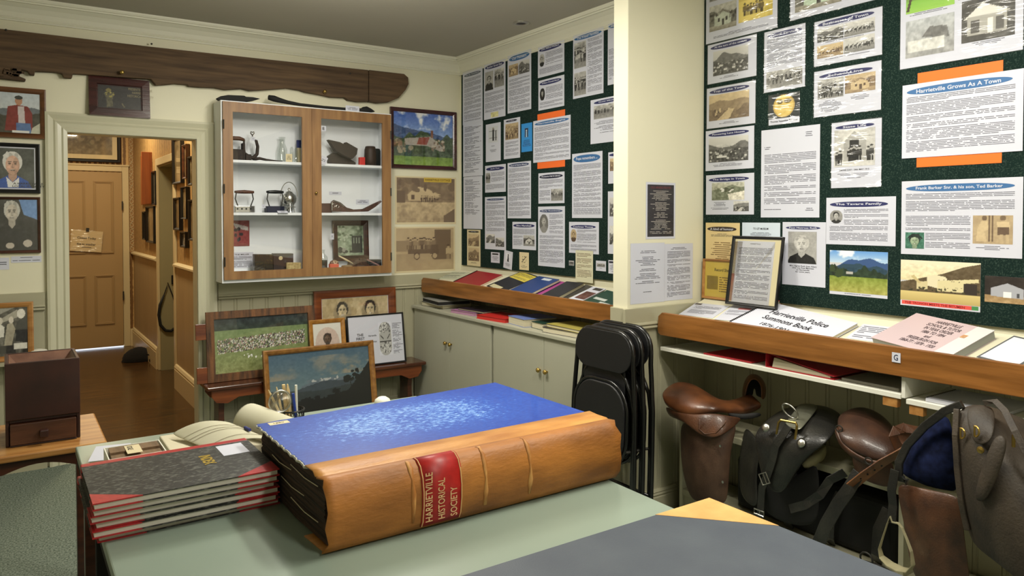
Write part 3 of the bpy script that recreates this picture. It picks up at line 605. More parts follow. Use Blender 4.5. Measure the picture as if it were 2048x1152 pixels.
nb('tall page with two group photographs down its left edge and blue banner', (1146.4, 72), (1207, 185.8), [('ban', .04, .03, .9, .07, 'The Fraser Families', BLUE), ('pic', .04, .13, .4, .4, p_crowd(28, 36, 5, rows=2)), ('pic', .04, .6, .4, .36, p_crowd(28, 30, 6, rows=2)), ('txt', .49, .12, .46, .83, P)])
nb('page with blue banner half hidden behind the cream nib at top', (1215.8, 47), (1256, 162), [('ban', .04, .03, .9, .07, 'Mining Family', BLUE), ('txt', .05, .42, .9, .5, P)])
nb('white page with standing figure in an oval and little text', (971.7, 249.7), (1001.4, 321), [('pic', .18, .08, .64, .42, Pic(30, 36, 3, (200, 202, 206)).line(.1, .3, .9, .3, .01, (80, 80, 80)).line(.1, .7, .9, .7, .01, (80, 80, 80)).rect(.42, .15, .6, .9, (40, 40, 40)).ell(.5, .15, .08, .07, (150, 140, 130)).rect(.75, .3, .85, .9, (70, 70, 70))), ('txt', .3, .58, .4, .03, .008, 'c'), ('txt', .2, .68, .6, .08, .007, 'c')])
nb('page with square sepia team photograph above a few lines', (1007.8, 240), (1040.3, 315), [('ban', .12, .03, .7, .05, 'Dredgers', (40, 40, 60)), ('pic', .1, .12, .8, .4, p_crowd(34, 30, 8, 'sepia', 3)), ('txt', .1, .57, .8, .36, P)])
nb('small bright blue card with dark picture', (1043, 248.3), (1064.4, 302), [('pic', .25, .15, .45, .36, Pic(16, 22, 3, (70, 140, 200)).rect(.2, .1, .8, .9, (30, 40, 70)).rect(.35, .4, .6, .9, (160, 190, 215)).ell(.5, .3, .12, .09, (190, 200, 210))), ('txt', .1, .58, .8, .25, .008, 'c')], m=(52, 142, 214), cat='card')
nb('orange backing card showing above and below a white page', (1075, 229), (1130, 333), [], m=(240, 110, 44), cat='card', name='backing_card')
o = nb('wide white page with blue banner mounted over the orange card', (1067.2, 242.8), (1141.7, 318.3), [('ban', .04, .04, .92, .09, 'Harrietville Begins', BLUE), ('txt', .04, .16, .92, .8, P)]); o.location.x -= .0025
nb('page with dark group photograph on top, cut off by the nib', (1181.4, 201), (1250, 280), [('ban', .1, .04, .8, .08, 'Gold Mining', NAVY), ('pic', .1, .15, .75, .3, p_crowd(34, 20, 12, rows=1)), ('txt', .1, .5, .8, .3, P*1.2, 'c', 'ink', 2)])
nb('small page with navy banner and standing couple photograph', (970.3, 332), (1011.7, 383.3), [('ban', .05, .07, .88, .13, 'Jack Fox', NAVY), ('pic', .04, .27, .22, .38, p_crowd(14, 18, 3, rows=1)), ('txt', .3, .26, .64, .38, P), ('txt', .05, .7, .88, .24, P)])
nb('dense text page with slate banner, no pictures, beneath the sepia pair page', (1015.3, 326.4), (1062, 436.7), [('ban', .06, .02, .86, .06, 'Bush & Native Miners', (52, 66, 104)), ('txt', .05, .1, .9, .86, P)])
nb('dense text page with the large blue pill banner', (1144.4, 308.3), (1204.7, 436), [('ban', .05, .03, .88, .115, 'Pops remembers ...', BLUE), ('txt', .05, .17, .9, .79, P)])
nb('page with navy banner and dark photograph at its lower right', (1077, 347), (1129, 406), [('ban', .04, .06, .9, .13, 'Mechanics Hall & Library', (30, 32, 56)), ('txt', .04, .22, .9, .28, P), ('txt', .04, .56, .42, .36, P), ('pic', .5, .54, .44, .38, p_crowd(28, 20, 21, rows=1))])
nb('tall page with two small photographs at its foot', (970, 394.4), (1012, 500.6), [('ban', .08, .03, .84, .04, 'Transport', (52, 66, 104)), ('txt', .06, .09, .88, .58, P), ('pic', .06, .71, .42, .17, p_valley(22, 18, 9)), ('pic', .52, .77, .4, .17, p_town(22, 18, 10))])
nb('small page with navy banner and square photograph lower right, above cream sketch', (1025, 443.6), (1072.2, 500.6), [('ban', .04, .07, .9, .13, 'Mrs Marshall', NAVY), ('txt', .04, .25, .9, .2, P), ('txt', .04, .5, .4, .4, P), ('pic', .48, .48, .46, .38, p_house(26, 20, 17))])
nb('tall page with large grey oval portrait at its upper left', (1076.4, 413.3), (1129.7, 536), [('ban', .06, .05, .86, .05, 'Early Residents', (52, 66, 104)), ('pic', .06, .13, .33, .31, p_port(28, 36, 10, hair=(180, 178, 170), body=(150, 148, 140), bg=(120, 118, 112))), ('txt', .43, .13, .5, .33, P), ('txt', .06, .48, .88, .46, P)])
nb('wide page with gold oval portrait and navy banner', (1138.3, 443.6), (1197.8, 509), [('ban', .06, .1, .84, .11, 'Coachman Thomas', NAVY), ('pic', .06, .24, .2, .4, p_port(20, 28, 14, 'sepia')), ('txt', .28, .24, .64, .42, P), ('txt', .06, .72, .86, .2, P)])
nb('page edge with navy banner and yellow photograph showing beside the nib', (1216.7, 305), (1262, 365), [('ban', .04, .04, .9, .1, 'Gold Rush', NAVY), ('pic', .08, .2, .4, .4, p_town(20, 20, 3, 'sepia'))])
nb('tall page edge with two dark photographs showing beside the nib', (1216, 383), (1262, 510), [('pic', .08, .1, .5, .3, p_town(20, 20, 13)), ('pic', .08, .55, .5, .3, p_valley(20, 20, 13))])
nb('tiny white notice with black heading low on the far board', (982, 504), (999.4, 526.4), [('rect', .15, .1, .7, .14, (30, 30, 30)), ('txt', .1, .35, .8, .55, .007, 'c')])
o = nb('curling white slip with small figure drawing low on the far board', (1009, 499.6), (1026, 537), [('pic', .25, .15, .5, .45, Pic(16, 22, 3, (226, 227, 234)).poly([(.3, 1), (.4, .3), (.6, .3), (.75, 1)], (50, 50, 60)).ell(.5, .2, .15, .12, (60, 60, 66))), ('txt', .15, .68, .7, .2, .006, 'c')], rz=-.12)
nb('small cream slip with dark flourishing drawing', (1038.9, 504), (1057.8, 541), [('pic', .15, .15, .7, .5, Pic(20, 24, 3, (222, 208, 168)).blot(14, .2, .1, .8, .9, .05, [(60, 52, 40), (90, 80, 60)]).line(.2, .8, .8, .2, .04, (60, 52, 40))), ('txt', .12, .72, .76, .2, .007, 'c')], m='cream')
nb('tiny photograph of two figures pinned alone low on the board', (1138, 521), (1148, 531.5), [('pic', .03, .03, .94, .94, p_crowd(14, 14, 4, rows=1))], cat='photograph')
o = nb('greenish cream letter hanging over the lower board edge onto the shelf', (1152, 500), (1186.7, 566.7), [('txt', .08, .08, .84, .85, .0085, 'j', 'inkb')], m=(214, 212, 184)); o.location.x -= .003
nb('small card with sketch of people below the gold oval page', (1192, 521), (1212, 543), [('pic', .1, .25, .8, .35, p_crowd(22, 12, 9, rows=1)), ('txt', .15, .68, .7, .14, .006, 'c')], cat='card')
nb('small white slip at the nib edge low on the far board', (1217, 520), (1243, 549), [('rect', .04, .08, .8, .14, (30, 30, 50)), ('txt', .08, .3, .8, .6, .007, 'c')])
# ================================================================ near notice board
def n2(label, a, b, items, **k): return nb(label, a, b, items, group='papers on the near notice board', **k)
P = .006
n2('laminated poster of four old house photographs at the top corner beside nib', (1413, -50), (1554.6, 54), [('pic', .05, .05, .4, .36, p_crowd(36, 30, 31)), ('pic', .48, .05, .46, .28, p_town(36, 30, 32, 'x')), ('pic', .05, .48, .4, .36, p_house(40, 34, 33, 'x', (190, 196, 180))), ('pic', .48, .42, .46, .4, Pic(44, 34, 6, (214, 192, 96)).poly([(0, .3), (.6, .25), (.8, .45), (.75, .9), (0, .95)], (226, 204, 110)).folk(7, .15, .75, .8, .4, [(90, 76, 30), (110, 92, 40)], (150, 128, 60)).noise(40, 8, 0, 1, .75, 1)), ('txt', .06, .9, .88, .06, P, 'c')], film=True)
n2('laminated photograph of a wide township with navy banner reading turn of the century', (1415.8, 91.4), (1512.8, 151), [('ban', .06, .04, .84, .12, 'At the turn of the century'), ('pic', .12, .2, .72, .62, p_town(70, 46, 41)), ('txt', .2, .86, .5, .08, P, 'c')], film=True)
n2('laminated sepia valley photograph, second of the left column of views', (1414, 178), (1510.6, 246), [('ban', .06, .05, .82, .12, 'Top of the Town'), ('pic', .05, .19, .83, .63, p_valley(70, 46, 42, 'sepia')), ('txt', .2, .87, .55, .07, P, 'c')], film=True)
n2('photograph of houses among trees, third of the left column of views', (1411.7, 262.6), (1507.9, 336), [('ban', .06, .06, .84, .11, 'Pioneering Lane Houses'), ('pic', .07, .2, .82, .6, p_town(70, 44, 43)), ('txt', .12, .83, .7, .1, P, 'c')])
n2('page with bridge photograph and small inset, lowest of the left column of views', (1412.4, 351), (1507.9, 429), [('ban', .06, .07, .84, .11, 'The Bridge in Town'), ('pic', .13, .2, .68, .44, Pic(56, 36, 4).grad(0, 1, (190, 190, 175), (150, 150, 125)).ridge(.3, .08, (120, 125, 105), 2).poly([(.5, .65), (1, .5), (1, 1), (.55, 1)], (225, 220, 205)).noise(55, 12).blot(12, .3, .3, .95, .5, .04, [(220, 218, 210), (80, 84, 66)])), ('pic', .59, .67, .31, .25, p_valley(28, 20, 44)), ('txt', .06, .68, .48, .22, P, 'c')])
n2('cream sheet of brown script names with dark oval heading', (1411.7, 445.3), (1479, 560), [('ban', .05, .07, .86, .085, 'A kind of honour', (50, 38, 30)), ('txt', .12, .19, .74, .09, P, 'c'), ('txt', .14, .34, .72, .62, .0105, 'c', 'inkb', 12)], m=(228, 204, 148))
n2('pale blue note partly hidden behind the leaning black frame', (1484.6, 445), (1560, 515), [('w', .3, .15, .4, .06, 'TO LET MUSEUM'), ('txt', .12, .28, .76, .2, P, 'c')], m=(206, 218, 230))
n2('tall laminated text page over a dark group photograph', (1529, 65.4), (1609.9, 172.6), [('ban', .08, .045, .84, .075, 'Coach Services'), ('txt', .07, .14, .86, .48, P), ('pic', .06, .67, .88, .28, p_crowd(60, 24, 46, 'bw', 2))], film=True)
n2('dark laminated photograph of a large gold nugget button', (1538, 192), (1598.8, 244), [('pic', .0, .0, 1, .8, Pic(44, 44, 3, (36, 42, 44)).noise(30, 4).ell(.5, .5, .34, .46, (190, 160, 80)).ell(.5, .5, .29, .41, (214, 186, 104)).ell(.38, .32, .1, .1, (90, 76, 36)).ell(.62, .32, .12, .09, (96, 80, 40)).ell(.36, .3, .05, .05, (180, 150, 80)).noise(22, 8)), ('w', .05, .86, .9, .08, 'Thomas Valentine Bromley')], film=True, cat='photograph')
n2('large typed letter without pictures in the middle of the near board', (1523, 261.4), (1638.7, 435), [('txt', .72, .06, .2, .07, .0085, 'c', 'ink', 9), ('txt', .06, .19, .16, .05, .0085, 'l', 'ink', 9), ('txt', .06, .28, .88, .58, .0075, 'j', 'ink', 4), ('txt', .06, .9, .3, .02, .0075), ('txt', .76, .89, .16, .05, .0085, 'c', 'ink', 9)])
n2('wide laminated poster at the top edge with a pale green house photograph', (1581.6, -90), (1756, -2), [('pic', .06, .5, .55, .4, p_house(44, 24, 48, 'x', (196, 214, 190))), ('pic', .66, .5, .3, .4, p_crowd(30, 24, 47))], film=True)
n2('laminated poster of four dark coach photographs with navy banner', (1629, 45), (1764, 108.8), [('ban', .05, .03, .84, .12, 'Businesses of Town'), ('pic', .05, .18, .4, .3, p_town(40, 26, 51)), ('pic', .46, .18, .44, .3, p_horse(40, 26, 52, 'bw')), ('pic', .05, .56, .4, .28, p_horse(40, 26, 53)), ('pic', .46, .52, .44, .32, p_horse(40, 26, 54, 'bw')), ('txt', .06, .49, .8, .03, P, 'c'), ('txt', .1, .87, .8, .05, P, 'c')], film=True)
n2('crinkled shiny laminated poster with a crowd photograph and a sepia house photograph', (1628.6, 144.4), (1762, 218.9), [('ban', .08, .08, .8, .1, 'School Line'), ('pic', .06, .2, .4, .42, p_crowd(42, 34, 55)), ('pic', .48, .2, .44, .38, p_house(44, 30, 56, 'sepia')), ('txt', .06, .66, .38, .27, P, 'c', 'ink', 12), ('txt', .52, .62, .36, .14, P, 'c')], film=True)
n2('laminated photograph of gabled wooden church with people at the door', (1663.6, 246.8), (1762.2, 373), [('ban', .08, .05, .78, .06, 'State Life'), ('pic', .06, .12, .82, .56, Pic(70, 64, 7, (205, 203, 196)).noise(40, 6, 0, .3).grad(.8, 1, (205, 202, 195), (225, 222, 215)).poly([(.25, .32), (.5, .02), (.78, .32), (.78, .85), (.25, .85)], (178, 176, 168)).poly([(.22, .36), (.5, .06), (.82, .36), (.8, .3), (.5, -.02), (.2, .3)], (235, 232, 225)).rect(.38, .3, .62, .86, (36, 34, 32)).folk(5, .36, .66, .86, .4, [(30, 28, 26)]).folk(2, .03, .2, .95, .4, [(40, 38, 36), (60, 58, 54)]).folk(2, .8, .96, .86, .38, [(50, 48, 44)]).noise(20, 20).tone('bw')), ('w', .17, .72, .6, .025, 'EMPIRE DAY - 24th MAY 1915'), ('txt', .08, .78, .78, .1, P, 'c')], film=True)
n2('page about a family with navy banner and round portrait', (1653, 395.7), (1791, 492.7), [('ban', .055, .09, .84, .115, 'The Tavare Family'), ('pic', .06, .27, .19, .28, p_port(30, 30, 58, hair=(40, 38, 36), bg=(150, 150, 140))), ('txt', .27, .24, .63, .34, P), ('txt', .055, .6, .84, .32, P)])
n2('portrait page of an elderly woman with glasses and white curled hair', (1565.4, 444), (1650.8, 575.6), [('ban', .08, .065, .8, .05, 'Post Mistress Ruth'), ('pic', .14, .15, .66, .5, Pic(60, 66, 9, (178, 176, 172)).noise(30, 3).face(.48, .4, .23, (222, 216, 208), (205, 203, 198), (34, 34, 38)).ell(.4, .38, .075, .06, (240, 238, 232), .35).ell(.57, .38, .075, .06, (240, 238, 232), .35).noise(12, 20).tone('bw')), ('w', .18, .68, .62, .12, 'Mrs. Agnes Ruth (nee Allen)\nwho was Post Mistress\nat Harrietville\nfor some years.')])
n2('glossy colour photograph of blue mountains behind trees and green paddock', (1660, 500), (1775, 598), [('pic', 0, 0, 1, .93, Pic(110, 84, 8).grad(0, .3, (96, 150, 214), (190, 214, 232)).cloud(0, .2, (235, 240, 245)).ridge(.26, .07, (52, 82, 130), 2.2).ridge(.36, .05, (40, 68, 84), 3).ridge(.45, .06, (34, 54, 34), 6, 0, 1).noise(26, 16, .4, .62).grad(.62, 1, (128, 146, 56), (168, 164, 84)).noise(34, 14, .6, 1).rect(.3, .5, .42, .56, (180, 178, 170)).blot(12, 0, .4, .2, .62, .05, [(24, 38, 22), (50, 66, 34)])), ('txt', .04, .945, .92, .04, .006, 'c')], cat='photograph')
n2('big laminated poster of four house photographs at the upper right edge', (1803, -105), (2046, 98.9), [('ban', .05, .2, .6, .09, 'Holiday Houses', BLUE), ('pic', .05, .3, .42, .26, Pic(60, 40, 4, (120, 160, 70)).noise(70, 6, 0, .5).blot(20, .1, .05, .9, .4, .06, [(210, 120, 50), (150, 160, 90), (90, 110, 60), (200, 200, 190)]).grad(.62, 1, (130, 186, 70), (150, 196, 80)).line(.05, .9, .15, .3, .03, (70, 56, 40)).line(.15, .3, .8, .1, .02, (70, 56, 40))), ('pic', .5, .3, .44, .24, p_house(50, 30, 62, 'x', (218, 208, 130))), ('pic', .05, .62, .42, .3, Pic(60, 40, 4).grad(0, 1, (180, 184, 186), (150, 150, 148)).poly([(.35, .5), (.5, .25), (.85, .3), (.9, .6)], (110, 110, 108)).rect(.05, .55, .8, .85, (205, 205, 200)).noise(40, 10)), ('pic', .53, .56, .41, .32, Pic(60, 44, 4, (70, 68, 64)).noise(30, 8).poly([(.05, .45), (.4, .12), (.9, .4)], (215, 213, 206)).rect(.12, .42, .85, .85, (165, 163, 156)).rect(.18, .5, .35, .8, (80, 78, 74)).rect(.5, .5, .6, .85, (225, 222, 215)).rect(.65, .5, .8, .8, (90, 88, 84))), ('txt', .56, .885, .36, .04, P, 'c'), ('txt', .07, .55, .36, .04, P, 'c')], film=True)
n2('bright orange backing card showing above and below the town history sheet', (1835.5, 146.7), (2003.4, 325.5), [], m=(250, 112, 24), cat='card', name='backing_card')
o = n2('wide white history sheet with blue banner over the orange card', (1806, 171.8), (2046, 301.7), [('ban', .04, .05, .88, .11, 'Harrietville Grows As A Town', BLUE), ('txt', .04, .17, .9, .78, .0062)]); o.location.x -= .0025
n2('wide sheet about father and son with portraits in its lower corners', (1803.8, 363), (2044.3, 517.6), [('ban', .04, .055, .9, .095, 'Frank Barker Snr. & his son, Ted Barker', BLUE), ('txt', .04, .17, .9, .28, .0062), ('txt', .04, .47, .56, .22, .0062), ('txt', .22, .7, .38, .22, .0062), ('pic', .04, .7, .17, .22, Pic(32, 30, 4, (60, 110, 90)).noise(40, 8).face(.5, .5, .26, (150, 170, 140), (26, 40, 34), (60, 110, 90)).poly([(.1, .4), (.2, .25), (.35, .1), (.7, .1), (.85, .3), (.95, .42), (.5, .3)], (24, 38, 32)).noise(20, 10)), ('pic', .62, .47, .31, .36, Pic(50, 44, 4, (180, 176, 160)).noise(24, 5).rect(.4, 0, .44, .9, (70, 66, 58)).rect(.48, 0, .52, .9, (70, 66, 58)).ell(.3, .1, .07, .08, (80, 70, 60)).poly([(.22, .2), (.38, .2), (.4, .5), (.3, .55), (.36, .9), (.1, .9), (.12, .5)], (215, 210, 195)).ell(.75, .1, .08, .09, (90, 80, 70)).poly([(.6, .22), (.9, .22), (.92, .45), (.62, .45)], (225, 220, 205)).rect(.62, .42, .9, .68, (60, 56, 50)).rect(.68, .66, .76, .95, (200, 190, 170)).rect(.82, .66, .9, .95, (200, 190, 170)).noise(20, 14).tone('sepia')), ('txt', .64, .85, .27, .07, .006, 'c')])
n2('sepia photograph of a large gabled mine building with red caption strip', (1802, 519), (1960.4, 625), [('pic', 0, 0, 1, .88, Pic(120, 84, 8).grad(0, .5, (232, 224, 196), (226, 214, 170)).poly([(0, .55), (.3, .42), (.55, .3), (.8, .12), (1, .03), (1, .9), (0, .9)], (92, 78, 54)).noise(26, 20, .1, .7).grad(.76, 1, (214, 196, 130), (186, 166, 104)).poly([(.35, .4), (.45, .33), (.58, .37), (.6, .42), (.6, .7), (.35, .6)], (222, 214, 180)).poly([(.48, .47), (.97, .38), (.98, .46), (.8, .5), (.8, .72), (.48, .72)], (216, 206, 160)).rect(.8, .5, .96, .75, (50, 42, 34)).poly([(.22, .52), (.36, .5), (.36, .7), (.22, .7)], (206, 194, 150)).poly([(.14, .4), (.18, .36), (.28, .55), (.24, .56)], (196, 180, 130)).blot(22, .02, .66, .98, .74, .018, [(50, 50, 30), (70, 66, 40)]).blot(12, .5, .42, .78, .48, .006, [(70, 60, 44)]).blot(10, .5, .6, .78, .66, .006, [(70, 60, 44)])), ('rect', .02, .89, .88, .08, (226, 84, 74), 'caption_strip'), ('rect', .9, .89, .08, .08, (70, 140, 80), 'caption_end'), ('w', .06, .905, .76, .05, 'THE TRONOH MEETS THE BITUMEN', plain(140, 20, 20))], cat='photograph')
n2('dark photograph of a pale tin shed at the lower right edge of board', (1970, 551), (2062, 611), [('pic', 0, 0, 1, 1, Pic(70, 56, 8, (40, 32, 26)).noise(16, 8).grad(.72, 1, (150, 124, 84), (180, 150, 108)).noise(30, 10, .7, 1).poly([(.15, .45), (.5, .25), (.85, .45), (.85, .8), (.15, .75)], (168, 170, 178)).rect(.42, .58, .58, .78, (236, 236, 234)).rect(.7, .6, .76, .76, (70, 70, 74)))], cat='photograph')
# ================================================================ nib
def nib(label, a, b, items, **k):
    mx, w, h = wallY(*a, *b, Y=YN-.0008); return sheet('notice_sheet', label, 'paper', mx, w, h, items, group='laminated notices on the nib', **k)
nib('black laminated poem sheet with white text on the nib', (1292, 364), (1350, 477), [('rect', .05, .04, .9, .92, (38, 34, 38), 'black_print'), ('w', .15, .07, .7, .04, 'OLD MINERS PRAYER', plain(110, 40, 44)), ('txt', .12, .14, .76, .78, .0075, 'c', 'inkw', 5)], film=2)
nib('laminated white notice with centred bold lines, left of the nib pair', (1261, 487), (1328.5, 603), [('txt', .12, .12, .76, .07, .008, 'c', 'ink', 9), ('txt', .1, .22, .8, .16, .008, 'c', 'ink', 9), ('txt', .1, .42, .8, .26, .008, 'c', 'ink', 4), ('txt', .14, .8, .7, .03, .008, 'c')], film=2)
nib('laminated dense text notice, right of the nib pair', (1328.5, 488), (1385, 597), [('txt', .12, .06, .76, .05, .007, 'c'), ('txt', .1, .13, .8, .82, .0062, 'j', 'ink', 4)], film=2)
# ================================================================ back wall
def ypoly(pts, Y): return [((q := onY(x, y, Y)).x, q.z) for x, y in pts]
old = mat('adzed_old_timber', (100, 78, 54), .8, col2=(64, 47, 31), vs=(3, 8, 40), bump=.6, bs=(8, 30, 90))
t = thing('timber_slab', 'long weathered dark timber slab fixed high along the back wall', 'timber slab', (0, YB, 2.5))
bt = [(-60, 50), (150, 75), (300, 93), (520, 117), (737, 140), (737, 203), (715, 203), (697, 200), (690, 195), (662, 194), (640, 189), (612, 184), (600, 180), (575, 176), (520, 180), (500, 181), (484, 177), (451, 179), (430, 175), (400, 174), (378, 172), (375, 169), (350, 167), (330, 169), (312, 170), (302, 158), (240, 154), (177, 149), (146, 147), (144, 156), (128, 155), (124, 147), (112, 144), (70, 142), (69, 150), (60, 149), (55, 142), (43, 139), (38, 152), (52, 158), (50, 162), (-60, 150)]
P = ypoly(bt, YB-.05); b = MB().prism([(x, z-2.5) for x, z in P], -.05, -.002, ax=1).build('slab', old, t, bevel=.004)
P = ypoly([(738, 140), (808, 148), (816, 155), (817, 168), (811, 180), (797, 196), (778, 204), (755, 206), (738, 203)], YB-.05)
MB().prism([(x, z-2.5) for x, z in P], -.056, -.002, ax=1).build('end_block', old, t, bevel=.004)
for x, y in ((243, 146), (647, 184)):
    p = onY(x, y, YB-.055); MB().lathe([(.006, 0), (.008, .02), (.013, .03), (.013, .04), (.004, .045)], 12, M4=Matrix.Translation((p.x, -.05, p.z-2.5)) @ Matrix.Rotation(PI/2, 4, 'X')).build('peg', M['brass'], t, smooth=True)
for x, y in ((12, 60), (303, 88), (700, 147)):
    p = onY(x, y, YB-.05); MB().lathe([(.006, 0), (.006, .006), (.003, .008)], 10, M4=Matrix.Translation((p.x, -.05, p.z-2.5)) @ Matrix.Rotation(PI/2, 4, 'X')).build('bolt', M['dull'], t, smooth=True)
mb = MB(); r = random.Random(3)
for k in range(16):
    p = onY(r.uniform(2, 44), r.uniform(138, 152), YB-.052); mb.box(p.x-.012, p.x+.012, -.06, -.045, p.z-2.508, p.z-2.495)
mb.build('splintered_edge', old, t)
def hang(label, cat, a, b, bar, dep, fm, pic=None, items=(), Y=YB-.004, lean=0, name='framed_picture', **k):
    mx, w, h = wallY(*a, *b, Y=Y)
    if lean: mx = mx @ Matrix.Translation((0, -h, 0)) @ Matrix.Rotation(math.radians(lean), 4, 'X') @ Matrix.Translation((0, h, 0))
    return framed(name, label, cat, mx, w, h, bar, dep, fm, pic, items, **k)
mah = wood('mahogany_frame', (70, 30, 28), (46, 18, 18), .25, (3, 30, 30), .3)
brn = wood('brown_moulded_frame', (112, 70, 36), (78, 44, 20), .3, (3, 30, 30), .3)
hang('dark mahogany plaque with engraved black panel hung above the doorway', 'plaque', (177, 150), (300, 238), .05, .018, mah, Pic(70, 42, 3, (34, 32, 30)).noise(16, 12).ell(.25, .22, .06, .09, (120, 110, 60)).poly([(.14, .35), (.38, .3), (.33, .62), (.35, .9), (.2, .95), (.2, .6)], (84, 80, 58)).blot(8, .15, .3, .36, .5, .02, [(150, 140, 70)]).noise(30, 20, .2, .9, .1, .4).line(.55, .75, .6, .9, .01, (120, 112, 80)), Y=YB-.03, lean=-6, name='wall_plaque', glass=False, prof=[(0, 0), (0, .018), (.044, .02), (.047, .012), (.05, .012), (.05, 0)])
q = bpy.data.objects['wall_plaque']; words('PRESENTED TO THE\nHARRIETVILLE\nHISTORICAL SOCIETY', .15, .06, plain(150, 140, 110), q, 'engraved_lettering', .215, .19, .0075, bold=0)
lx = Pic(90, 90, 3).grad(0, .45, (196, 206, 214), (206, 212, 214)).ridge(.4, .03, (110, 118, 124), 2).ridge(.52, .04, (72, 70, 58), 2).noise(16, 8, .5).poly([(.2, .35), (.42, .3), (.7, .33), (.8, .5), (.8, .95), (.12, .95)], (132, 44, 38)).poly([(.44, .33), (.6, .33), (.62, .75), (.46, .75)], (210, 200, 200)).poly([(.4, .74), (.75, .74), (.78, 1), (.4, 1)], (90, 120, 170)).ell(.47, .2, .09, .11, (190, 140, 110)).ell(.47, .12, .1, .05, (50, 54, 50)).poly([(.8, .85), (1, .72), (1, 1), (.75, 1)], (200, 200, 180)).noise(16, 16).rect(.3, .93, .72, .99, (230, 230, 226))
hang('brown framed photograph of a man in red jacket and cap, top of the left column', 'framed photograph', (-14, 172), (92.5, 279), .03, .018, brn, lx, group=None)
l2 = Pic(96, 90, 4, (70, 74, 70)).noise(30, 4).face(.46, .4, .21, (222, 178, 154), (226, 224, 218), (40, 84, 170)).poly([(.3, .72), (.46, .86), (.62, .72), (.6, .98), (.34, .98)], (230, 230, 230))
hang('black framed colour portrait of smiling white-haired woman in blue', 'framed photograph', (-26, 284), (81, 387), .022, .018, M['black'], l2, mount=.008)
words('A HARRIETVILLE\nLOCAL IDENTITY', .16, .028, plain(40, 40, 44), bpy.data.objects['framed_picture.001'], 'caption_lettering', .12, .063, .0075, bold=.01)
l3 = Pic(96, 90, 4, (46, 46, 48)).noise(30, 5).poly([(.6, 0), (1, 0), (1, .4), (.7, .3)], (110, 150, 205)).face(.45, .25, .15, (205, 196, 184), (196, 194, 188), (36, 36, 40)).ell(.4, .9, .09, .06, (196, 186, 174)).ell(.78, .86, .1, .07, (196, 186, 174)).noise(14, 12)
hang('dark framed photograph of seated woman in dark clothes, lowest of left column', 'framed photograph', (-26, 393), (82, 505), .016, .015, M['dkwood'], l3)
def bw(label, a, b, items, cat='label', m='paper', name='label_card', **k):
    mx, w, h = wallY(*a, *b); return sheet(name, label, cat, mx, w, h, items, m, **k)
bw('thin white caption strip under the lowest portrait by the doorway', (22, 513), (83, 524), [('txt', .2, .1, .6, .35, .009, 'c'), ('txt', .05, .55, .9, .35, .009, 'j')])
bw('small white card at the left edge below the portraits', (-20, 516), (18.5, 539), [('txt', .1, .3, .8, .5, .012, 'c')])
lc = Pic(120, 100, 5).grad(0, .45, (60, 96, 180), (140, 170, 215)).cloud(0, .32, (236, 238, 240), .05, 5).ridge(.3, .05, (54, 78, 120), 2, .1).ridge(.42, .06, (60, 78, 50), 5).noise(50, 22, .4, .85).grad(.83, 1, (110, 140, 50), (128, 160, 60)).noise(30, 20, .8).blot(30, .0, .5, .3, .75, .03, [(120, 110, 90), (150, 140, 110), (60, 60, 40)]).poly([(.18, .5), (.62, .44), (.85, .66), (.8, .72), (.55, .62), (.2, .62)], (168, 160, 150)).poly([(.42, .47), (.6, .45), (.55, .6), (.38, .6)], (140, 66, 50)).rect(.62, .32, .66, .46, (130, 90, 70)).blot(20, .6, .5, .85, .72, .02, [(190, 180, 160), (120, 100, 80)]).noise(20, 30)
hang('dark framed colour photograph of collapsed rusty hut beneath blue mountains', 'framed photograph', (779, 213.5), (911, 341), .03, .02, mah, lc)
def poster(label, a, b, pic, cap=None, **k):
    mx, w, h = wallY(*a, *b); o = sheet('sepia_poster', label, 'poster', mx, w, h, [('pic', .025, .03, .95, .93, pic)], 'cream', film=2)
    if cap: content(o, w, h, [('rect', .46, .02, .46, .09, (206, 176, 60), 'caption_strip'), ('w', .48, .04, .42, .045, 'HARRIETVILLE COTTAGE', plain(110, 80, 20))], .002)
    return o
s1 = Pic(90, 68, 5, (120, 110, 96)).noise(50, 10, 0, .5).grad(.55, 1, (205, 195, 165), (190, 180, 150)).noise(70, 12, .5).poly([(.18, .38), (.34, .2), (.6, .26), (.74, .42), (.6, .5), (.2, .52)], (214, 206, 186)).poly([(.3, .22), (.34, .18), (.76, .38), (.6, .4)], (225, 218, 200)).rect(.24, .38, .3, .48, (60, 56, 50)).folk(9, .4, .72, .54, .13, [(60, 56, 50), (90, 84, 76)]).blot(20, 0, 0, 1, .3, .05, [(80, 74, 64), (100, 94, 82)]).rect(0, .3, .14, .56, (80, 74, 64)).poly([(.8, .85), (1, .68), (1, 1), (.8, 1)], (90, 84, 72)).tone('sepia')
s2 = Pic(90, 68, 6, (200, 190, 165)).grad(.6, 1, (176, 166, 140), (190, 180, 155)).noise(24, 6).rect(0, .3, .3, .55, (150, 142, 124)).rect(.66, .05, .95, .75, (84, 78, 70)).rect(.2, .5, .68, .6, (80, 74, 66)).folk(12, .18, .66, .5, .26, [(120, 112, 98), (150, 142, 126), (90, 84, 74)]).poly([(.6, .4), (.72, .4), (.74, .62), (.58, .62)], (70, 66, 58))
for x in (.35, .66): s2.ell(x, .66, .055, .085, (60, 56, 50)).ell(x, .66, .038, .06, (190, 180, 155))
s2.folk(1, .86, .92, .75, .34, [(200, 190, 170)]).tone('sepia')
poster('laminated sepia poster of weatherboard cottage with a yellow caption strip', (790, 351.5), (912, 448), s1, 1)
poster('laminated sepia poster of a crowded early motor truck below the cottage poster', (789, 454), (910, 541), s2)
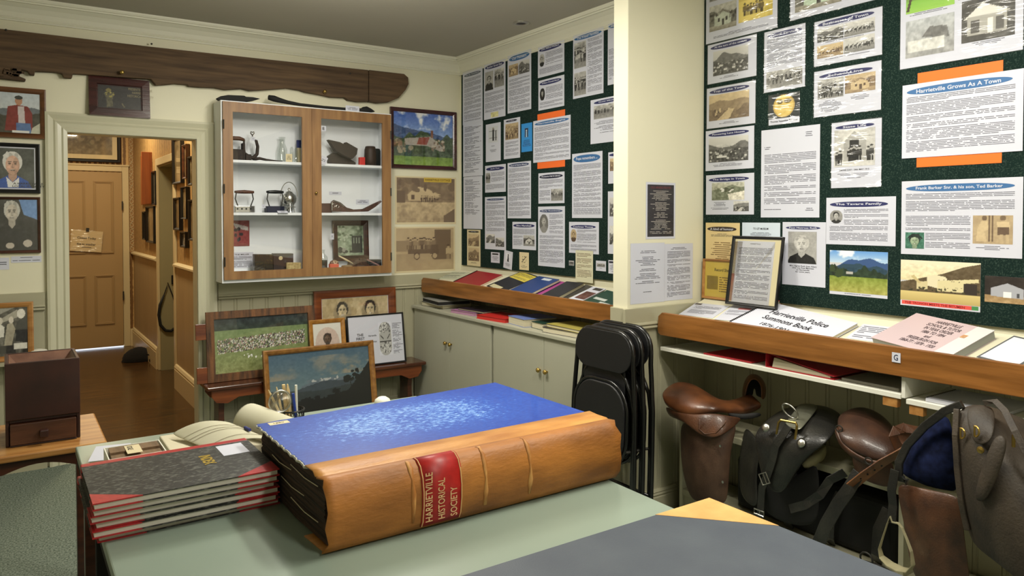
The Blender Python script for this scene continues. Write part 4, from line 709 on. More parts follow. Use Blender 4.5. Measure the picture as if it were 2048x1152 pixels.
# ---------------- cabinet
CYf = 5.108; X0, X1, Z0, Z1 = 1.169, 2.382, 1.082, 2.283
cb = thing('display_cabinet', 'white wall cabinet with two brown framed glass doors', 'cabinet', (0, 0, 0))
cz1, cz2 = onY(466, 319.5, CYf+.03).z, onY(466, 425, CYf+.03).z
MB().box(X0, X0+.018, CYf, YB-.001, Z0, Z1).box(X1-.018, X1, CYf, YB-.001, Z0, Z1).box(X0+.018, X1-.018, CYf, YB-.001, Z0, Z0+.065).box(X0+.018, X1-.018, CYf, YB-.001, Z1-.018, Z1).box(X0+.018, X1-.018, YB-.012, YB-.001, Z0+.02, Z1-.018).box((X0+X1)/2-.0, (X0+X1)/2+.016, CYf+.03, YB-.012, Z0+.065, Z1-.018).build('carcass', M['carc'], cb, bevel=.001)
for z in (cz1, cz2): MB().box(X0+.018, X1-.018, CYf+.012, YB-.012, z-.018, z).build('shelf', M['carc'], cb)
xs = [onY(p, 400, CYf).x for p in (446, 465.5, 603.5, 623, 641.5, 763.5, 780.5)]
for k, (a, i0, i1, b) in enumerate(((xs[0], xs[1], xs[2], xs[3]-.001), (xs[3]+.001, xs[4], xs[5], xs[6]))):
    z0, z1 = Z0+.022, Z1-.008; g0, g1 = z0+.055, z1-.065
    d = MB().box(a, i0, CYf-.018, CYf, z0, z1).box(i1, b, CYf-.018, CYf, z0, z1).box(i0, i1, CYf-.0178, CYf, z0, g0).box(i0, i1, CYf-.0178, CYf, g1, z1).build('door', M['honeyx'], cb)
    MB().box(i0, i1, CYf-.008, CYf-.006, g0, g1).build('glass_pane', M['glass'], d)
    xh = a+.003 if k == 0 else b-.003
    for z in (z0+.12, z0+.6, z1-.15): MB().tube([(xh, CYf-.02, z-.03), (xh, CYf-.02, z+.03)], .005, 8).build('hinge', M['dull'], d)
    if k: MB().lathe([(.003, 0), (.003, .008), (.009, .012), (.009, .018), (.002, .021)], 14, M4=Matrix.Translation(((a+i0)/2-.01, CYf-.018, onY(632, 386, CYf).z)) @ Matrix.Rotation(PI/2, 4, 'X')).build('knob', M['brass'], d, smooth=True)
fl = {1: cz1+.0005, 2: cz2+.0005, 3: Z0+.0655}
def cx_(px, sh, Y=5.21): return onY(px, 400, Y).x
def cz_(px, py, Y=5.21): return onY(px, py, Y).z
iron = M['dull']; rust = mat('rusty_iron', (62, 50, 42), .75, col2=(36, 30, 28), vs=(60, 60, 60), bump=.4, bs=(200, 200, 200))
hw_ = wood('worn_handle_wood', (96, 56, 34), (60, 32, 20), .5, (60, 60, 60), 0)
def flat_iron(x0, x1, sh, zt, body, hand, label, tall=.05, holes=False, Y=5.21):
    z = fl[sh]; c = (x0+x1)/2; L = x1-x0; t = thing('clothes_iron', label, 'clothes iron', (c, Y, z))
    o = [(-L/2, -.035), (L*.2, -.038), (L*.42, -.018), (L/2, 0), (L*.42, .018), (L*.2, .038), (-L/2, .035)]
    MB().prism(o, 0, tall, ax=2).build('body', body, t, bevel=.004)
    if holes:
        for k in range(4): MB().lathe([(.006, 0), (.006, .002)], 10, M4=Matrix.Translation((-L*.38+k*L*.2, -.0365, tall*.55)) @ Matrix.Rotation(PI/2, 4, 'X')).build('vent', M['black'], t)
    hz = zt-z
    for s in (-1, 1): MB().tube([(s*L*.3, 0, tall), (s*L*.42, 0, tall+(hz-tall)*.5), (s*L*.36, 0, hz)], .004, 6).build('strap', iron, t)
    MB().tube([(-L*.45, 0, hz), (-L*.3, 0, hz), (0, 0, hz+.001), (L*.3, 0, hz), (L*.45, 0, hz)], [.007, .011, .013, .011, .008], 12).build('handle', hand, t, smooth=True); return t
def tagcard(label, px, py, sz=.03, name='tag', rz=.3, Y=5.17, hook=None, w=None):
    p = onY(px, py, Y); o = sheet(name, label, 'tag', frame4((p.x-sz/2, Y, p.z+sz/2), (1, 0, 0), (0, 0, 1)), w or sz, sz, [('txt', .15, .3, .7, .5, sz*.18, 'c')], rz=rz)
    if hook: MB().tube([(sz*.5, 0, 0), (sz*.4, sz*.6, 0), (sz*.5, sz*1.5, -.004)], .0006, 4).build('string', M['cream'], o)
    return o
t = thing('box_iron', 'black box iron with curved handle, far left of the cabinet top shelf', 'clothes iron', (cx_(474, 1), 5.21, fl[1]))
MB().box(-.045, .035, -.04, .04, 0, .075).build('body', rust, t, bevel=.005); MB().box(.035, .05, -.03, .03, 0, .12).build('post', rust, t, bevel=.004); MB().box(-.045, -.036, -.02, .02, .075, .12).build('post', rust, t, bevel=.003)
MB().tube([(-.045, 0, .145), (-.02, 0, .15), (.02, 0, .15), (.05, 0, .142)], [.01, .014, .014, .01], 12).build('handle', hw_, t, smooth=True); MB().tube([(.047, 0, .1), (.05, 0, .145)], .007, 8).tube([(-.042, 0, .1), (-.044, 0, .145)], .006, 8).build('strap', rust, t)
x = cx_(505, 1); t = thing('iron_hook', 'rusty iron hook tool with heart shaped eye and tag on the top shelf', 'tool', (x, 5.2, fl[1]))
MB().tube([(-.055, 0, .09), (-.05, 0, .055), (-.02, 0, .03), (.005, 0, .02), (.03, 0, .05), (.035, 0, .1), (.025, 0, .14), (.01, 0, .145)], [.005, .006, .01, .016, .012, .011, .01, .006], 8).build('hook', rust, t, smooth=True)
MB().tube([(.0, 0, .145), (.0, 0, .175), (-.012, 0, .19), (-.01, 0, .2), (0, 0, .196), (.01, 0, .2), (.012, 0, .19), (.0, 0, .176)], .0035, 6).build('eye', rust, t)
MB().tube([(.0, -.01, .012), (.045, -.01, .02), (.09, -.01, .012), (.14, -.01, .008), (.2, -.01, .006)], [.012, .01, .008, .006, .004], 8).build('prong', rust, t, smooth=True)
MB().box(-.05, -.012, -.02, .02, 0, .045).build('block', rust, t, bevel=.004)
tagcard('white paper tag tied to the iron hook tool', 507, 277, .026, rz=-.2, hook=1)
def bottle(px, sh, r, h, nk, label, m='bottle', name='glass_bottle', Y=5.22, liq=None, neck=None):
    t = thing(name, label, 'bottle', (cx_(px, sh, Y), Y, fl[sh])); n = neck or r*.42
    MB().lathe([(r*.9, 0), (r, .004), (r, nk*.9), (r*.92, nk), (n, nk+(h-nk)*.45), (n, h*.96), (n*1.25, h*.965), (n*1.25, h)], 20).build('glass_body', M[m] if isinstance(m, str) else m, t, smooth=True)
    if liq: MB().lathe([(r*.88, .004), (r*.9, nk*.7)], 18).build('contents', liq, t)
    return t
bottle(565, 1, .034, .18, .105, 'tall clear milk bottle on the cabinet top shelf', Y=5.25, neck=.019)
bottle(584, 1, .012, .11, .1, 'slim clear glass vial leaning by the milk bottle', name='glass_vial', Y=5.19); bottle(593, 1, .014, .105, .1, 'clear glass tube nearest the centre of the top shelf', name='glass_vial', Y=5.22)
p = cx_(578, 1, 5.17); sheet('label_card', 'small cream card standing before the milk bottle', 'label', frame4((p-.022, 5.165, fl[1]+.058), (1, 0, 0), (0, 0, 1)), .045, .056, [('txt', .1, .2, .8, .6, .006, 'c')], 'cream')
t = thing('blue_topped_brush', 'small brush with blue top at the door edge of the top shelf', 'brush', (cx_(601, 1), 5.24, fl[1])); MB().box(-.012, .012, -.01, .01, 0, .11).build('bristles', M['cream'], t); MB().box(-.014, .014, -.012, .012, .11, .165).build('top', plain(30, 44, 110), t, bevel=.002)
def blk(name, label, cat, px0, py0, px1, py1, m, Y=5.2, d=.06, pts=None, bev=.003, sh=None):
    P = pts or [(px0, py1), (px1, py1), (px1, py0), (px0, py0)]; q = ypoly(P, Y); zb = min(z for x, z in q); dz = (fl[sh]-zb) if sh in (1, 2) else 0
    if sh == 3: q = [(x, fl[3] if z < zb+.02 else z) for x, z in q]
    o = MB().prism([(x-q[0][0], z-q[0][1]) for x, z in q], 0, d, ax=1).build(name, m, bevel=bev); o.location = (q[0][0], Y, q[0][1]+dz); return tag(o, label, cat)
blk('wooden_wedge', 'black pointed timber shoe form lying low on the right top shelf', 'wooden form', 0, 0, 0, 0, rust, pts=[(660, 325), (659, 307), (669, 301), (688, 305), (712, 321), (711, 327)], sh=1, Y=5.235)
blk('wooden_wedge', 'black pointed timber form resting across the lower one', 'wooden form', 0, 0, 0, 0, rust, pts=[(657, 279), (680, 284), (690, 289), (693, 284), (716, 297), (714, 309), (705, 318), (690, 312), (672, 302)], Y=5.17, d=.05)
blk('red_tin', 'small bright red tin on the right top shelf', 'tin', 719.5, 312, 730.5, 328, plain(200, 50, 44), sh=1, Y=5.16, d=.03)
t = thing('leather_cuff', 'brown leather tube standing on the right top shelf', 'leather tube', (cx_(741, 1), 5.21, fl[1])); MB().lathe([(.045, 0), (.046, .05), (.043, .12), (.036, .145), (.03, .147), (.03, .1)], 20).build('tube', mat('dark_brown_leather', (58, 42, 32), .6, bump=.2), t, smooth=True)
t = thing('leather_cuff', 'second darker leather tube behind the first at the shelf end', 'leather tube', (cx_(752, 1, 5.255), 5.255, fl[1])); MB().lathe([(.034, 0), (.035, .12), (.028, .135), (.02, .13)], 16).build('tube', M['blackm'], t, smooth=True)
o = tagcard('white card lettered E inside the right cabinet door', 647, 257, .037, name='letter_card', rz=0, Y=CYf-.003); words('E', .014, .02, plain(30, 30, 30), o, 'letter', .0105, -.009, .002)
tagcard('blank white diamond tag hanging inside the right cabinet door', 652, 319, .06, rz=-.42, Y=CYf+.006, w=.05)
flat_iron(cx_(467, 2), cx_(510, 2), 2, cz_(488, 384), M['steel'], hw_, 'silver vented iron with wooden handle, left on the middle shelf', .045, True)
flat_iron(cx_(531, 2), cx_(569, 2), 2, cz_(548, 384), plain(24, 26, 50), M['black'], 'navy blue iron with black handle at the middle of the shelf', .045)
tagcard('tiny white tag tied to the navy iron', 527, 413, .024, rz=.1, Y=5.16, hook=1)
sheet('label_card', 'small white card lying before the navy iron', 'label', frame4((cx_(552, 2, 5.15), 5.13, fl[2]+.012), (1, 0, 0), (0, .5, .3)), .07, .03, [('txt', .1, .2, .8, .6, .006, 'c')])
t = thing('spirit_kettle', 'round silver spirit kettle with a hoop handle on its stand', 'kettle', (cx_(579, 2)+.005, 5.235, fl[2]))
MB().lathe([(.012, .05), (.034, .056), (.047, .075), (.05, .1), (.044, .122), (.024, .14), (.022, .146), (.006, .152), (.01, .165), (.004, .175)], 24).build('body', M['steel'], t, smooth=True)
MB().tube([(.06*math.cos(a), 0, .115+.1*math.sin(a)) for a in [PI*k/14 for k in range(15)]], .0028, 6).build('hoop_handle', M['steel'], t); MB().tube([(-.03, -.02, .09), (-.04, -.035, .1), (-.045, -.042, .12)], [.01, .006, .005], 8).build('spout', M['steel'], t, smooth=True)
g = MB().lathe([(.02, .012), (.022, .025), (.015, .035)], 14)
for k in range(3): a = 2*PI*k/3+.4; g.tube([(.035*math.cos(a), .035*math.sin(a), .085), (.042*math.cos(a), .042*math.sin(a), .03), (.05*math.cos(a), .05*math.sin(a), .0)], .003, 6)
g.tube([(.043*math.cos(a), .043*math.sin(a), .04) for a in [2*PI*k/16 for k in range(16)]], .003, 6, closed=True).build('stand', M['steel'], t)
blk('wooden_block', 'reddish wooden block at the left end of the right middle shelf', 'wooden block', 640, 405, 664, 424, wood('red_block_wood', (84, 44, 32), (52, 26, 20), .5), sh=2, Y=5.22)
t = thing('carved_saddle_tree', 'carved fretwork leather relic with curved tail along the middle shelf', 'relic', (0, 0, 0))
q = ypoly([(663, 423), (662, 404), (667, 400), (680, 405), (692, 415), (706, 419), (725, 418), (745, 408), (761, 401), (762, 404), (748, 415), (735, 423), (700, 424)], 5.19); MB().prism(q, 5.175, 5.2, ax=1).build('carved_body', mat('carved_brown_leather', (92, 58, 44), .6, col2=(50, 32, 26), vs=(90, 90, 90), bump=.5), t, bevel=.003)
q = ypoly([(664, 421), (664, 405), (668, 402), (679, 406), (688, 413)], 5.172); MB().tube([(x, 5.172, z) for x, z in q], .003, 6).tube([(a.x, 5.172, a.z) for a in (onY(667+5*math.cos(k)*.6, 411+4*math.sin(k), 5.172) for k in np.linspace(0, 6.2, 9))], .002, 5).tube([(a.x, 5.172, a.z) for a in (onY(675+3*math.cos(k), 413+3*math.sin(k), 5.172) for k in np.linspace(0, 6.2, 9))], .002, 5).build('fretwork', M['steel'], t)
def ycard(label, a, b, items, Y=YB-.0135, name='label_card', cat='label', m='paper', **k):
    mx, w, h = wallY(*a, *b, Y=Y); return sheet(name, label, cat, mx, w, h, items, m, **k)
ycard('narrow boxed label on the cabinet back above the carved relic, left one', (658, 383), (683, 390), [('txt', .08, .2, .84, .7, .012, 'c')]); ycard('boxed label on the cabinet back above the relic tail, right one', (712, 399), (738, 409), [('txt', .1, .15, .8, .8, .01, 'c')])
ycard('reddish photograph pinned to the cabinet back at lower left', (465, 441), (499, 492), [('pic', 0, 0, 1, 1, Pic(34, 44, 3, (150, 80, 76)).grad(.4, 1, (160, 70, 66), (130, 50, 50)).poly([(0, .1), (.9, .25), (.9, .4), (.2, .3)], (210, 200, 196)).noise(30, 8).blot(6, .1, .3, .5, .8, .09, [(50, 34, 40)]))], cat='photograph', name='photograph')
ycard('boxed typed card on the cabinet back below the reddish photograph', (465, 505), (507, 535), [('w', .1, .1, .7, .08, 'THE MILLER'), ('txt', .06, .25, .86, .7, .0085)])
tin = mat('black_gold_tin', (40, 34, 26), .35, col2=(96, 80, 40), vs=(50, 50, 50), thr=(.55, .7))
blk('patterned_tin', 'black tin with gold scrollwork, larger left one on the cabinet floor', 'tin', 509, 508.5, 546, 541, tin, sh=3, Y=5.17, d=.05)
t = blk('patterned_tin', 'black tin with round cream portrait on its lid beside the gold tin', 'tin', 547, 507, 587, 540, plain(44, 30, 28), sh=3, Y=5.19, d=.05); MB().lathe([(.014, 0), (.014, .001)], 20, M4=Matrix.Translation((.05, -.0003, .085)) @ Matrix.Rotation(PI/2, 4, 'X')).build('portrait_disc', plain(206, 190, 150), t)
blk('gold_tin', 'small gold embossed tin at the right of the cabinet floor tins', 'tin', 574, 525, 603, 540, mat('embossed_gold', (206, 190, 140), .4, col2=(140, 120, 70), vs=(60, 60, 60), bump=.4), sh=3, Y=5.14, d=.03, bev=.006)
bottle(645, 3, .034, .135, .085, 'dark glass bottle half filled, by the centre post of the cabinet floor', m='bottle', Y=5.2, liq=plain(30, 36, 34), neck=.012)
mx, w, h = wallY(665.5, 441, 737, 520, Y=5.27); mx = mx @ Matrix.Translation((0, -h, 0)) @ Matrix.Rotation(-.06, 4, 'X') @ Matrix.Translation((0, h, 0))
framed('framed_picture', 'small brown framed photograph of a slatted chair standing inside the cabinet', 'framed photograph', mx, w, h, .038, .014, M['dkwood'], Pic(50, 64, 4, (150, 165, 140)).noise(90, 9).blot(20, 0, 0, 1, .5, .06, [(90, 110, 80), (190, 200, 180)]).rect(.55, .35, .95, .9, (60, 60, 56)).rect(.6, .4, .65, .6, (150, 160, 140)).rect(.7, .4, .75, .6, (150, 160, 140)).rect(.8, .4, .85, .6, (150, 160, 140)).blot(8, .05, .75, .5, .95, .07, [(60, 60, 56), (160, 160, 150)]))
tagcard('white luggage tag hanging on the small chair picture frame', 667, 473, .045, rz=0, Y=5.225, w=.026, hook=1)
t = thing('dried_fungus', 'brown fluffy plant relic heaped on the cabinet floor', 'relic', (cx_(715, 3, 5.19), 5.19, fl[3]))
mb = MB(); r = random.Random(5)
mb.grid([[((.085+.012*r.random())*math.cos(PI/2*i/5)*math.cos(a), .035*math.cos(PI/2*i/5)*math.sin(a), .001+(.062+.012*r.random())*math.sin(PI/2*i/5)) for a in [2*PI*k/16 for k in range(16)]] for i in range(6)], closed=True)
for k in range(90):
    a = r.uniform(0, PI); q = r.uniform(.3, 1); e = Vector((.1*q*math.cos(a), r.uniform(-.03, .03), .075*q*math.sin(a)+.006)); mb.tube([(0, 0, .012), tuple(e*.6+Vector((0, 0, .006))), tuple(e)], [.006, .006, .002], 4)
mb.build('fibres', mat('brown_fibre', (84, 54, 38), .9, col2=(48, 28, 22), vs=(60, 60, 60)), t)
t = thing('folding_knife', 'pale bone handled knife leaning on the fluffy relic', 'knife', (0, 0, 0)); a, b = onY(678, 512, 5.15), onY(706, 527, 5.15); MB().tube([tuple(a), tuple((a+b)/2), tuple(b)], [.005, .007, .004], 8).build('handle', M['cream'], t, smooth=True)
t = thing('bone_ruler', 'pale pink slat leaning at the right of the cabinet floor', 'slat', (0, 0, 0)); a, b = onY(734, 519, 5.15), onY(758, 530.5, 5.15); MB().tube([tuple(a), tuple(b)], .006, 4).build('slat', plain(150, 110, 104), t)
blk('small_red_box', 'small coral red box at the front of the cabinet floor', 'box', 660, 528, 678, 536, plain(214, 108, 84), sh=3, Y=5.13, d=.03)
blk('black_box', 'low black box at the right end of the cabinet floor', 'box', 738, 519, 763, 530, M['black'], sh=3, Y=5.22, d=.05)
t = thing('round_brooch', 'ball of patterned beads between the red box and chair picture', 'bead ball', (cx_(668, 3, 5.17), 5.175, fl[3])); MB().lathe([(.008, 0), (.03, .015), (.034, .035), (.028, .05), (.008, .06)], 20).build('beads', mat('patterned_beads', (190, 170, 140), .5, col2=(90, 30, 30), vs=(70, 70, 70), thr=(.45, .55), bump=.4), t, smooth=True)
t = thing('flat_stone', 'flat tan stone disc lying on the cabinet floor', 'stone', (cx_(694, 3, 5.16), 5.165, fl[3])); MB().lathe([(.03, 0), (.042, .008), (.04, .016), (.02, .02)], 20).build('disc', plain(134, 108, 70), t, smooth=True)
# on top of the cabinet
t = thing('carved_stick', 'short black carved wooden blade lying at the left of the cabinet top', 'wooden blade', (0, 0, 0)); zt = Z1+.001
q = [onY(x, y, 5.17) for x, y in ((432, 194), (440, 190), (455, 187.5), (488, 189), (490, 191), (505, 192), (519, 195), (505, 199), (491, 201), (488, 202), (450, 200), (436, 198))]; dz = zt-min(p.z for p in q)
MB().prism([(p.x, p.z+dz) for p in q], 5.15, 5.19, ax=1).build('blade', M['blackm'], t, bevel=.004)
t = thing('carved_club', 'long black carved club with knobbed end along the cabinet top', 'club', (0, 0, 0))
zz = lambda px, up=0: zt+.02+up
L = [(537, .035, .022), (548, .03, .028), (558, .022, .024), (575, .012, .018), (600, .004, .014), (650, 0, .013), (700, 0, .014), (722, .002, .018), (726, .004, .03), (733, .006, .036), (742, .004, .02), (749, .0, .004)]
MB().tube([(onY(x, 205, 5.17).x, 5.17, zt+.018+u) for x, u, rr in L], [rr*.75 for x, u, rr in L], 12).build('club', M['blackm'], t, smooth=True)
t['label'] = 'long black carved club with knobbed end along the cabinet top'
q = onY(691, 207, 5.15); sheet('label_card', 'white label card propped against the long club', 'label', frame4((q.x, 5.148, zt+.042), (1, 0, 0), (0, 0, 1)), .105, .04, [('txt', .1, .2, .8, .7, .008, 'c')])
# ================================================================ leaning frames on the bench, painting, hall
def lean_frame(name, label, cat, tl, tr, ybl, zb, deg, bar, dep, fm, pic=None, items=(), Y=None, **k):
    """frame standing on height zb: tl, tr seen top corners, ybl seen height of the lower left corner (or Y given)"""
    p = onZ(tl[0]+4, ybl, zb) if Y is None else Vector((0, Y, zb)); a = math.radians(deg); up = Vector((0, math.sin(a), math.cos(a))); n = Vector((0, -math.cos(a), math.sin(a)))
    A, Bq = onP(*tl, p, n), onP(*tr, p, n); h = (A-p).dot(up); w = Bq.x-A.x
    mx = frame4(Vector((A.x, p.y, p.z))+up*h, (1, 0, 0), up); return framed(name, label, cat, mx, w, h, bar, dep, fm, pic, items, **k)
rustic = mat('rustic_barn_wood', (128, 84, 48), .7, col2=(52, 36, 24), vs=(40, 5, 40), bump=.4)
crowd = Pic(190, 100, 5).grad(0, .22, (34, 44, 50), (40, 54, 44)).noise(40, 14, 0, .22).grad(.22, .45, (120, 140, 92), (126, 146, 94)).grad(.45, 1, (124, 142, 88), (140, 146, 90)).noise(22, 22, .22).noise(34, 30, .7)
r = crowd.rd
for k in range(1900):
    x = r.uniform(.03, .96); y = .31+.25*r.random()+.08*(1-x); crowd.ell(x, y, .004, .012, r.choice([(235, 232, 228), (225, 222, 215), (40, 40, 44), (70, 66, 66), (170, 120, 112), (150, 140, 130), (30, 34, 50)]))
crowd.blot(14, .3, .68, .68, .76, .008, [(240, 240, 236)])
T = lean_frame('framed_picture', 'rustic timber framed colour photograph of a big crowd on grass', 'framed photograph', (410, 625), (627, 611.5), 0, .4212, 6, .052, .03, rustic, crowd, Y=5.18, prof=[(0, 0), (0, .02), (.05, .022), (.052, .008), (.052, 0)])
for z in (.0, .285): MB().box(-.065, .0, z, z+.105, .0, .016).build('corner_ear', M['redwood'], T, bevel=.002)
cp = Pic(90, 60, 7, (196, 178, 140)).noise(26, 6).blot(8, 0, 0, 1, 1, .1, [(180, 160, 120)]).noise(10, 20)
for cx, hc in ((.3, (54, 48, 40)), (.72, (44, 40, 34))): cp.ell(cx, .26, .13, .2, (160, 144, 112)).face(cx, .22, .075, (206, 188, 150), hc, (60, 54, 46))
lean_frame('framed_picture', 'dark red-brown framed double portrait of man and woman at the back of the bench', 'framed portrait', (626, 583), (788.5, 571.5), 0, .4212, 3, .058, .022, M['redwood'], cp, Y=5.245, mount=.004)
ov = Pic(66, 80, 8, (216, 214, 206)).ell(.5, .46, .42, .36, (200, 180, 168)).face(.5, .38, .13, (90, 70, 56), (50, 40, 34), (96, 80, 68), beard=(60, 48, 42)); m_ = ((ov.X-.5)/.42)**2+((ov.Y-.46)/.36)**2 > 1; ov.a[m_] = (216, 214, 206)
lean_frame('framed_picture', 'small gold framed oval portrait behind the painting', 'framed portrait', (615.7, 641), (687.3, 635.5), 0, .4212, 9, .03, .018, wood('gilt_frame', (176, 124, 52), (140, 90, 34), .3, (30, 30, 30), .2), ov, Y=5.12)
drw = Pic(50, 90, 9, (226, 227, 234)).ell(.5, .25, .46, .25, (180, 180, 178)).ell(.5, .75, .46, .25, (170, 170, 168)).rect(.04, .25, .96, .75, (170, 170, 168)).blot(60, .1, .05, .9, .32, .05, [(90, 90, 90), (210, 210, 208), (130, 130, 130)]).line(.08, .58, .92, .58, .015, (40, 40, 40)).line(.5, .58, .4, .85, .02, (50, 50, 50)).blot(40, .1, .62, .9, .9, .05, [(80, 80, 80), (200, 200, 198)]).line(.15, .4, .35, .5, .02, (60, 60, 60)).line(.85, .38, .65, .5, .02, (60, 60, 60))
m_ = (np.abs(drw.X-.5) > .47) | (((drw.X-.5)/.46)**2+((drw.Y-.25)/.25)**2 > 1) & (drw.Y < .25) | (((drw.X-.5)/.46)**2+((drw.Y-.75)/.25)**2 > 1) & (drw.Y > .75); drw.a[m_] = (214, 216, 228)
lean_frame('framed_picture', 'black framed white page headed with a title about first people and an oval engraving', 'framed print', (691.7, 633), (804.5, 622), 0, .4212, 9, .011, .014, M['black'], None, [('w', .12, .36, .2, .2, 'THE\nFIRST\nPEOPLE'), ('w', .19, .6, .04, .04, 'of'), ('w', .36, .4, .14, .035, 'Harrietville'), ('w', .36, .52, .14, .035, 'District'), ('pic', .54, .17, .23, .66, drw), ('txt', .79, .2, .18, .62, .009, 'l')], Y=5.115)
pt = Pic(200, 130, 11).grad(0, .9, (62, 88, 108), (104, 124, 126)).cloud(.1, .5, (116, 120, 116), .12, 3).cloud(.28, .5, (132, 128, 114), .15, 5).noise(10, 30, 0, .6)
pt.poly([(.3, .66), (.42, .58), (.5, .55), (.58, .54), (.66, .57), (.75, .56), (.82, .6), (.8, .72), (.3, .75)], (92, 104, 114)).blot(26, .36, .56, .66, .6, .014, [(170, 172, 170), (100, 112, 122)])
pt.poly([(0, .68), (.12, .74), (.25, .72), (.4, .65), (.52, .6), (.66, .62), (.8, .64), (1, .6), (1, 1), (0, 1)], (58, 68, 76)).poly([(0, .8), (.2, .76), (.5, .78), (.8, .72), (1, .7), (1, 1), (0, 1)], (46, 54, 56)).noise(8, 14, .6).poly([(.4, 1), (.62, .88), (.76, .84), (.88, .6), (.96, .4), (1, .3), (1, 1)], (18, 20, 18)).rect(0, .93, 1, 1, (16, 18, 16)).blot(22, .8, .44, .98, .7, .02, [(16, 18, 16)]).blot(12, .73, .54, .82, .66, .022, [(20, 24, 20)]).line(.78, .6, .8, .8, .004, (18, 18, 16)).blot(10, .6, .74, .66, .86, .02, [(18, 20, 18)]).line(.635, .8, .64, .95, .004, (18, 18, 16)).blot(30, .3, .9, .8, .98, .02, [(16, 18, 16)])
_o = pt.a.copy(); _yi = np.clip((np.arange(pt.h)/.62).astype(int), 0, pt.h-1); pt.a = _o[_yi]
lean_frame('framed_painting', 'gold framed oil painting of snow topped mountain, leaning against the bench', 'painting', (523.5, 702), (743, 678.5), 0, .001, 9.5, .036, .03, wood('worn_gilt_frame', (160, 112, 52), (120, 78, 34), .45, (30, 30, 30), 0), pt, Y=4.935, glass=False)
q = [onZ(x, y, .422) for x, y in ((471, 750), (515, 743), (528, 752), (482, 759))]
sheet('card', 'pale green printed card lying flat on the bench before the crowd photograph', 'card', frame4(q[0], (1, 0, 0), (0, 1, 0)), .26, .1, [('txt', .05, .15, .9, .7, .012, 'j')], (158, 186, 140), th=.002, rz=.02)
# ---------------- shelf with miners photograph
t = thing('bracket_shelf', 'narrow pale shelf on the wall left of the doorway behind the wooden box', 'shelf', (-.3, YB-.15, .66)); MB().box(0, .46, 0, .13, 0, .018).build('board', M['sage'], t); MB().prism([(0, -.12), (.0, 0), (-.11, 0)], .05, .07, ax=0).prism([(0, -.12), (.0, 0), (-.11, 0)], .36, .38, ax=0).build('bracket', M['sage'], t)
for o in t.children:
    if o.name.startswith('bracket'): o.location.y = .119
mn_ = Pic(90, 90, 12, (70, 68, 60)).noise(90, 9).poly([(0, 0), (.7, 0), (.0, .25)], (150, 148, 138)).poly([(.3, .25), (.75, .05), (.8, .2), (.4, .3)], (170, 165, 150)).poly([(.12, .42), (.3, .3), (.44, .4), (.42, .6), (.14, .62)], (225, 222, 212)).ell(.34, .27, .06, .07, (215, 208, 195)).poly([(.5, .35), (.62, .3), (.7, .45), (.6, .8), (.42, .8)], (168, 160, 140)).ell(.6, .26, .06, .07, (220, 212, 198)).ell(.84, .14, .1, .1, (230, 226, 215)).poly([(.72, .3), (.98, .2), (1, .75), (.7, .7)], (40, 40, 40)).rect(.2, .78, .7, .95, (40, 38, 36)).rect(.66, .75, .98, .87, (225, 222, 212)).noise(20, 20)
mx, w, h = wallY(-42, 589, 68, 698.5, Y=YB-.09); zb = onY(0, 700, YB-.09).z; dz = .679-(mx.translation.z-h); mx.translation.z += dz; mx = mx @ Matrix.Translation((0, -h, 0)) @ Matrix.Rotation(-.1, 4, 'X') @ Matrix.Translation((0, h, 0))
framed('framed_picture', 'oak framed black and white photograph of miners behind the wooden box', 'framed photograph', mx, w, h, .03, .02, M['oak'], mn_)
t = thing('white_dish', 'round white dish on the shelf beside the miners photograph', 'dish', (.15, YB-.085, .6785)); MB().lathe([(.03, 0), (.05, .01), (.055, .035), (.04, .05), (.015, .056)], 24).build('dish_body', M['white'], t, smooth=True)
# ---------------- hall things
def hf(label, a, b, pic=None, bar=.02, fm=None):
    mx, w, h = wallX(*a, *b, X=XH-.003); framed('framed_picture', label, 'framed picture', mx, w, h, bar, .03, fm or M['black'], pic or Pic(10, 14, int(a[0]), (168, 146, 104)).noise(80, 4), group='small framed pictures on the hall wall', mount=.0)
hf('black framed picture in the hall, highest one beyond the side door post', (350.5, 278), (369, 366)); hf('brown framed picture in the hall, second from the side door at top', (371, 291), (380, 357), fm=M['dkwood']); hf('narrow black picture in the hall nearest the doorway at top', (382, 315), (392, 370))
hf('pale picture in the hall in the middle of the near wall', (368, 375), (380, 438), bar=.012); hf('black framed picture in the hall just right of side door at mid height', (353, 396), (366, 461)); hf('dark picture in the hall nearest the doorway at mid height', (383, 400), (395.5, 482)); hf('lowest framed picture in the hall above the dado rail', (367, 463), (378, 496), Pic(10, 14, 3, (190, 186, 176)).noise(120, 5))
hf('silver edged picture in the hall beside the orange timber, beyond side door', (308.5, 344), (317, 410), Pic(10, 14, 3, (150, 146, 130)).noise(60, 5)); hf('cream picture in black frame low beyond the side door', (297, 413), (313.5, 487)); hf('narrow black picture farthest along the hall wall', (289.8, 423), (295.8, 480))
p0, p1 = onX(284.6, 313, XH), onX(305.4, 408, XH)
t = thing('timber_plank', 'orange brown hollow timber plank fixed upright on the hall wall', 'timber plank', (XH, p1.y, p1.z)); MB().box(-.02, 0, 0, p0.y-p1.y, 0, p0.z-p1.z).box(-.1, -.02, 0, .02, 0, p0.z-p1.z).build('plank', mat('orange_timber', (176, 98, 40), .5, col2=(140, 72, 26), vs=(20, 20, 2)), t, bevel=.003)
mx, w, h = wallY(60, 205, 241, 326, Y=YE-.012); framed('framed_picture', 'large black framed landscape picture above the hall end door', 'framed picture', mx, w, h, .035, .03, M['black'], Pic(90, 60, 14).grad(0, .6, (110, 100, 76), (96, 84, 60)).grad(.6, 1, (84, 74, 50), (120, 108, 78)).noise(50, 16).blot(20, .5, .3, 1, .7, .05, [(90, 84, 60), (130, 120, 92)]), mount=.05, mountm='cream')
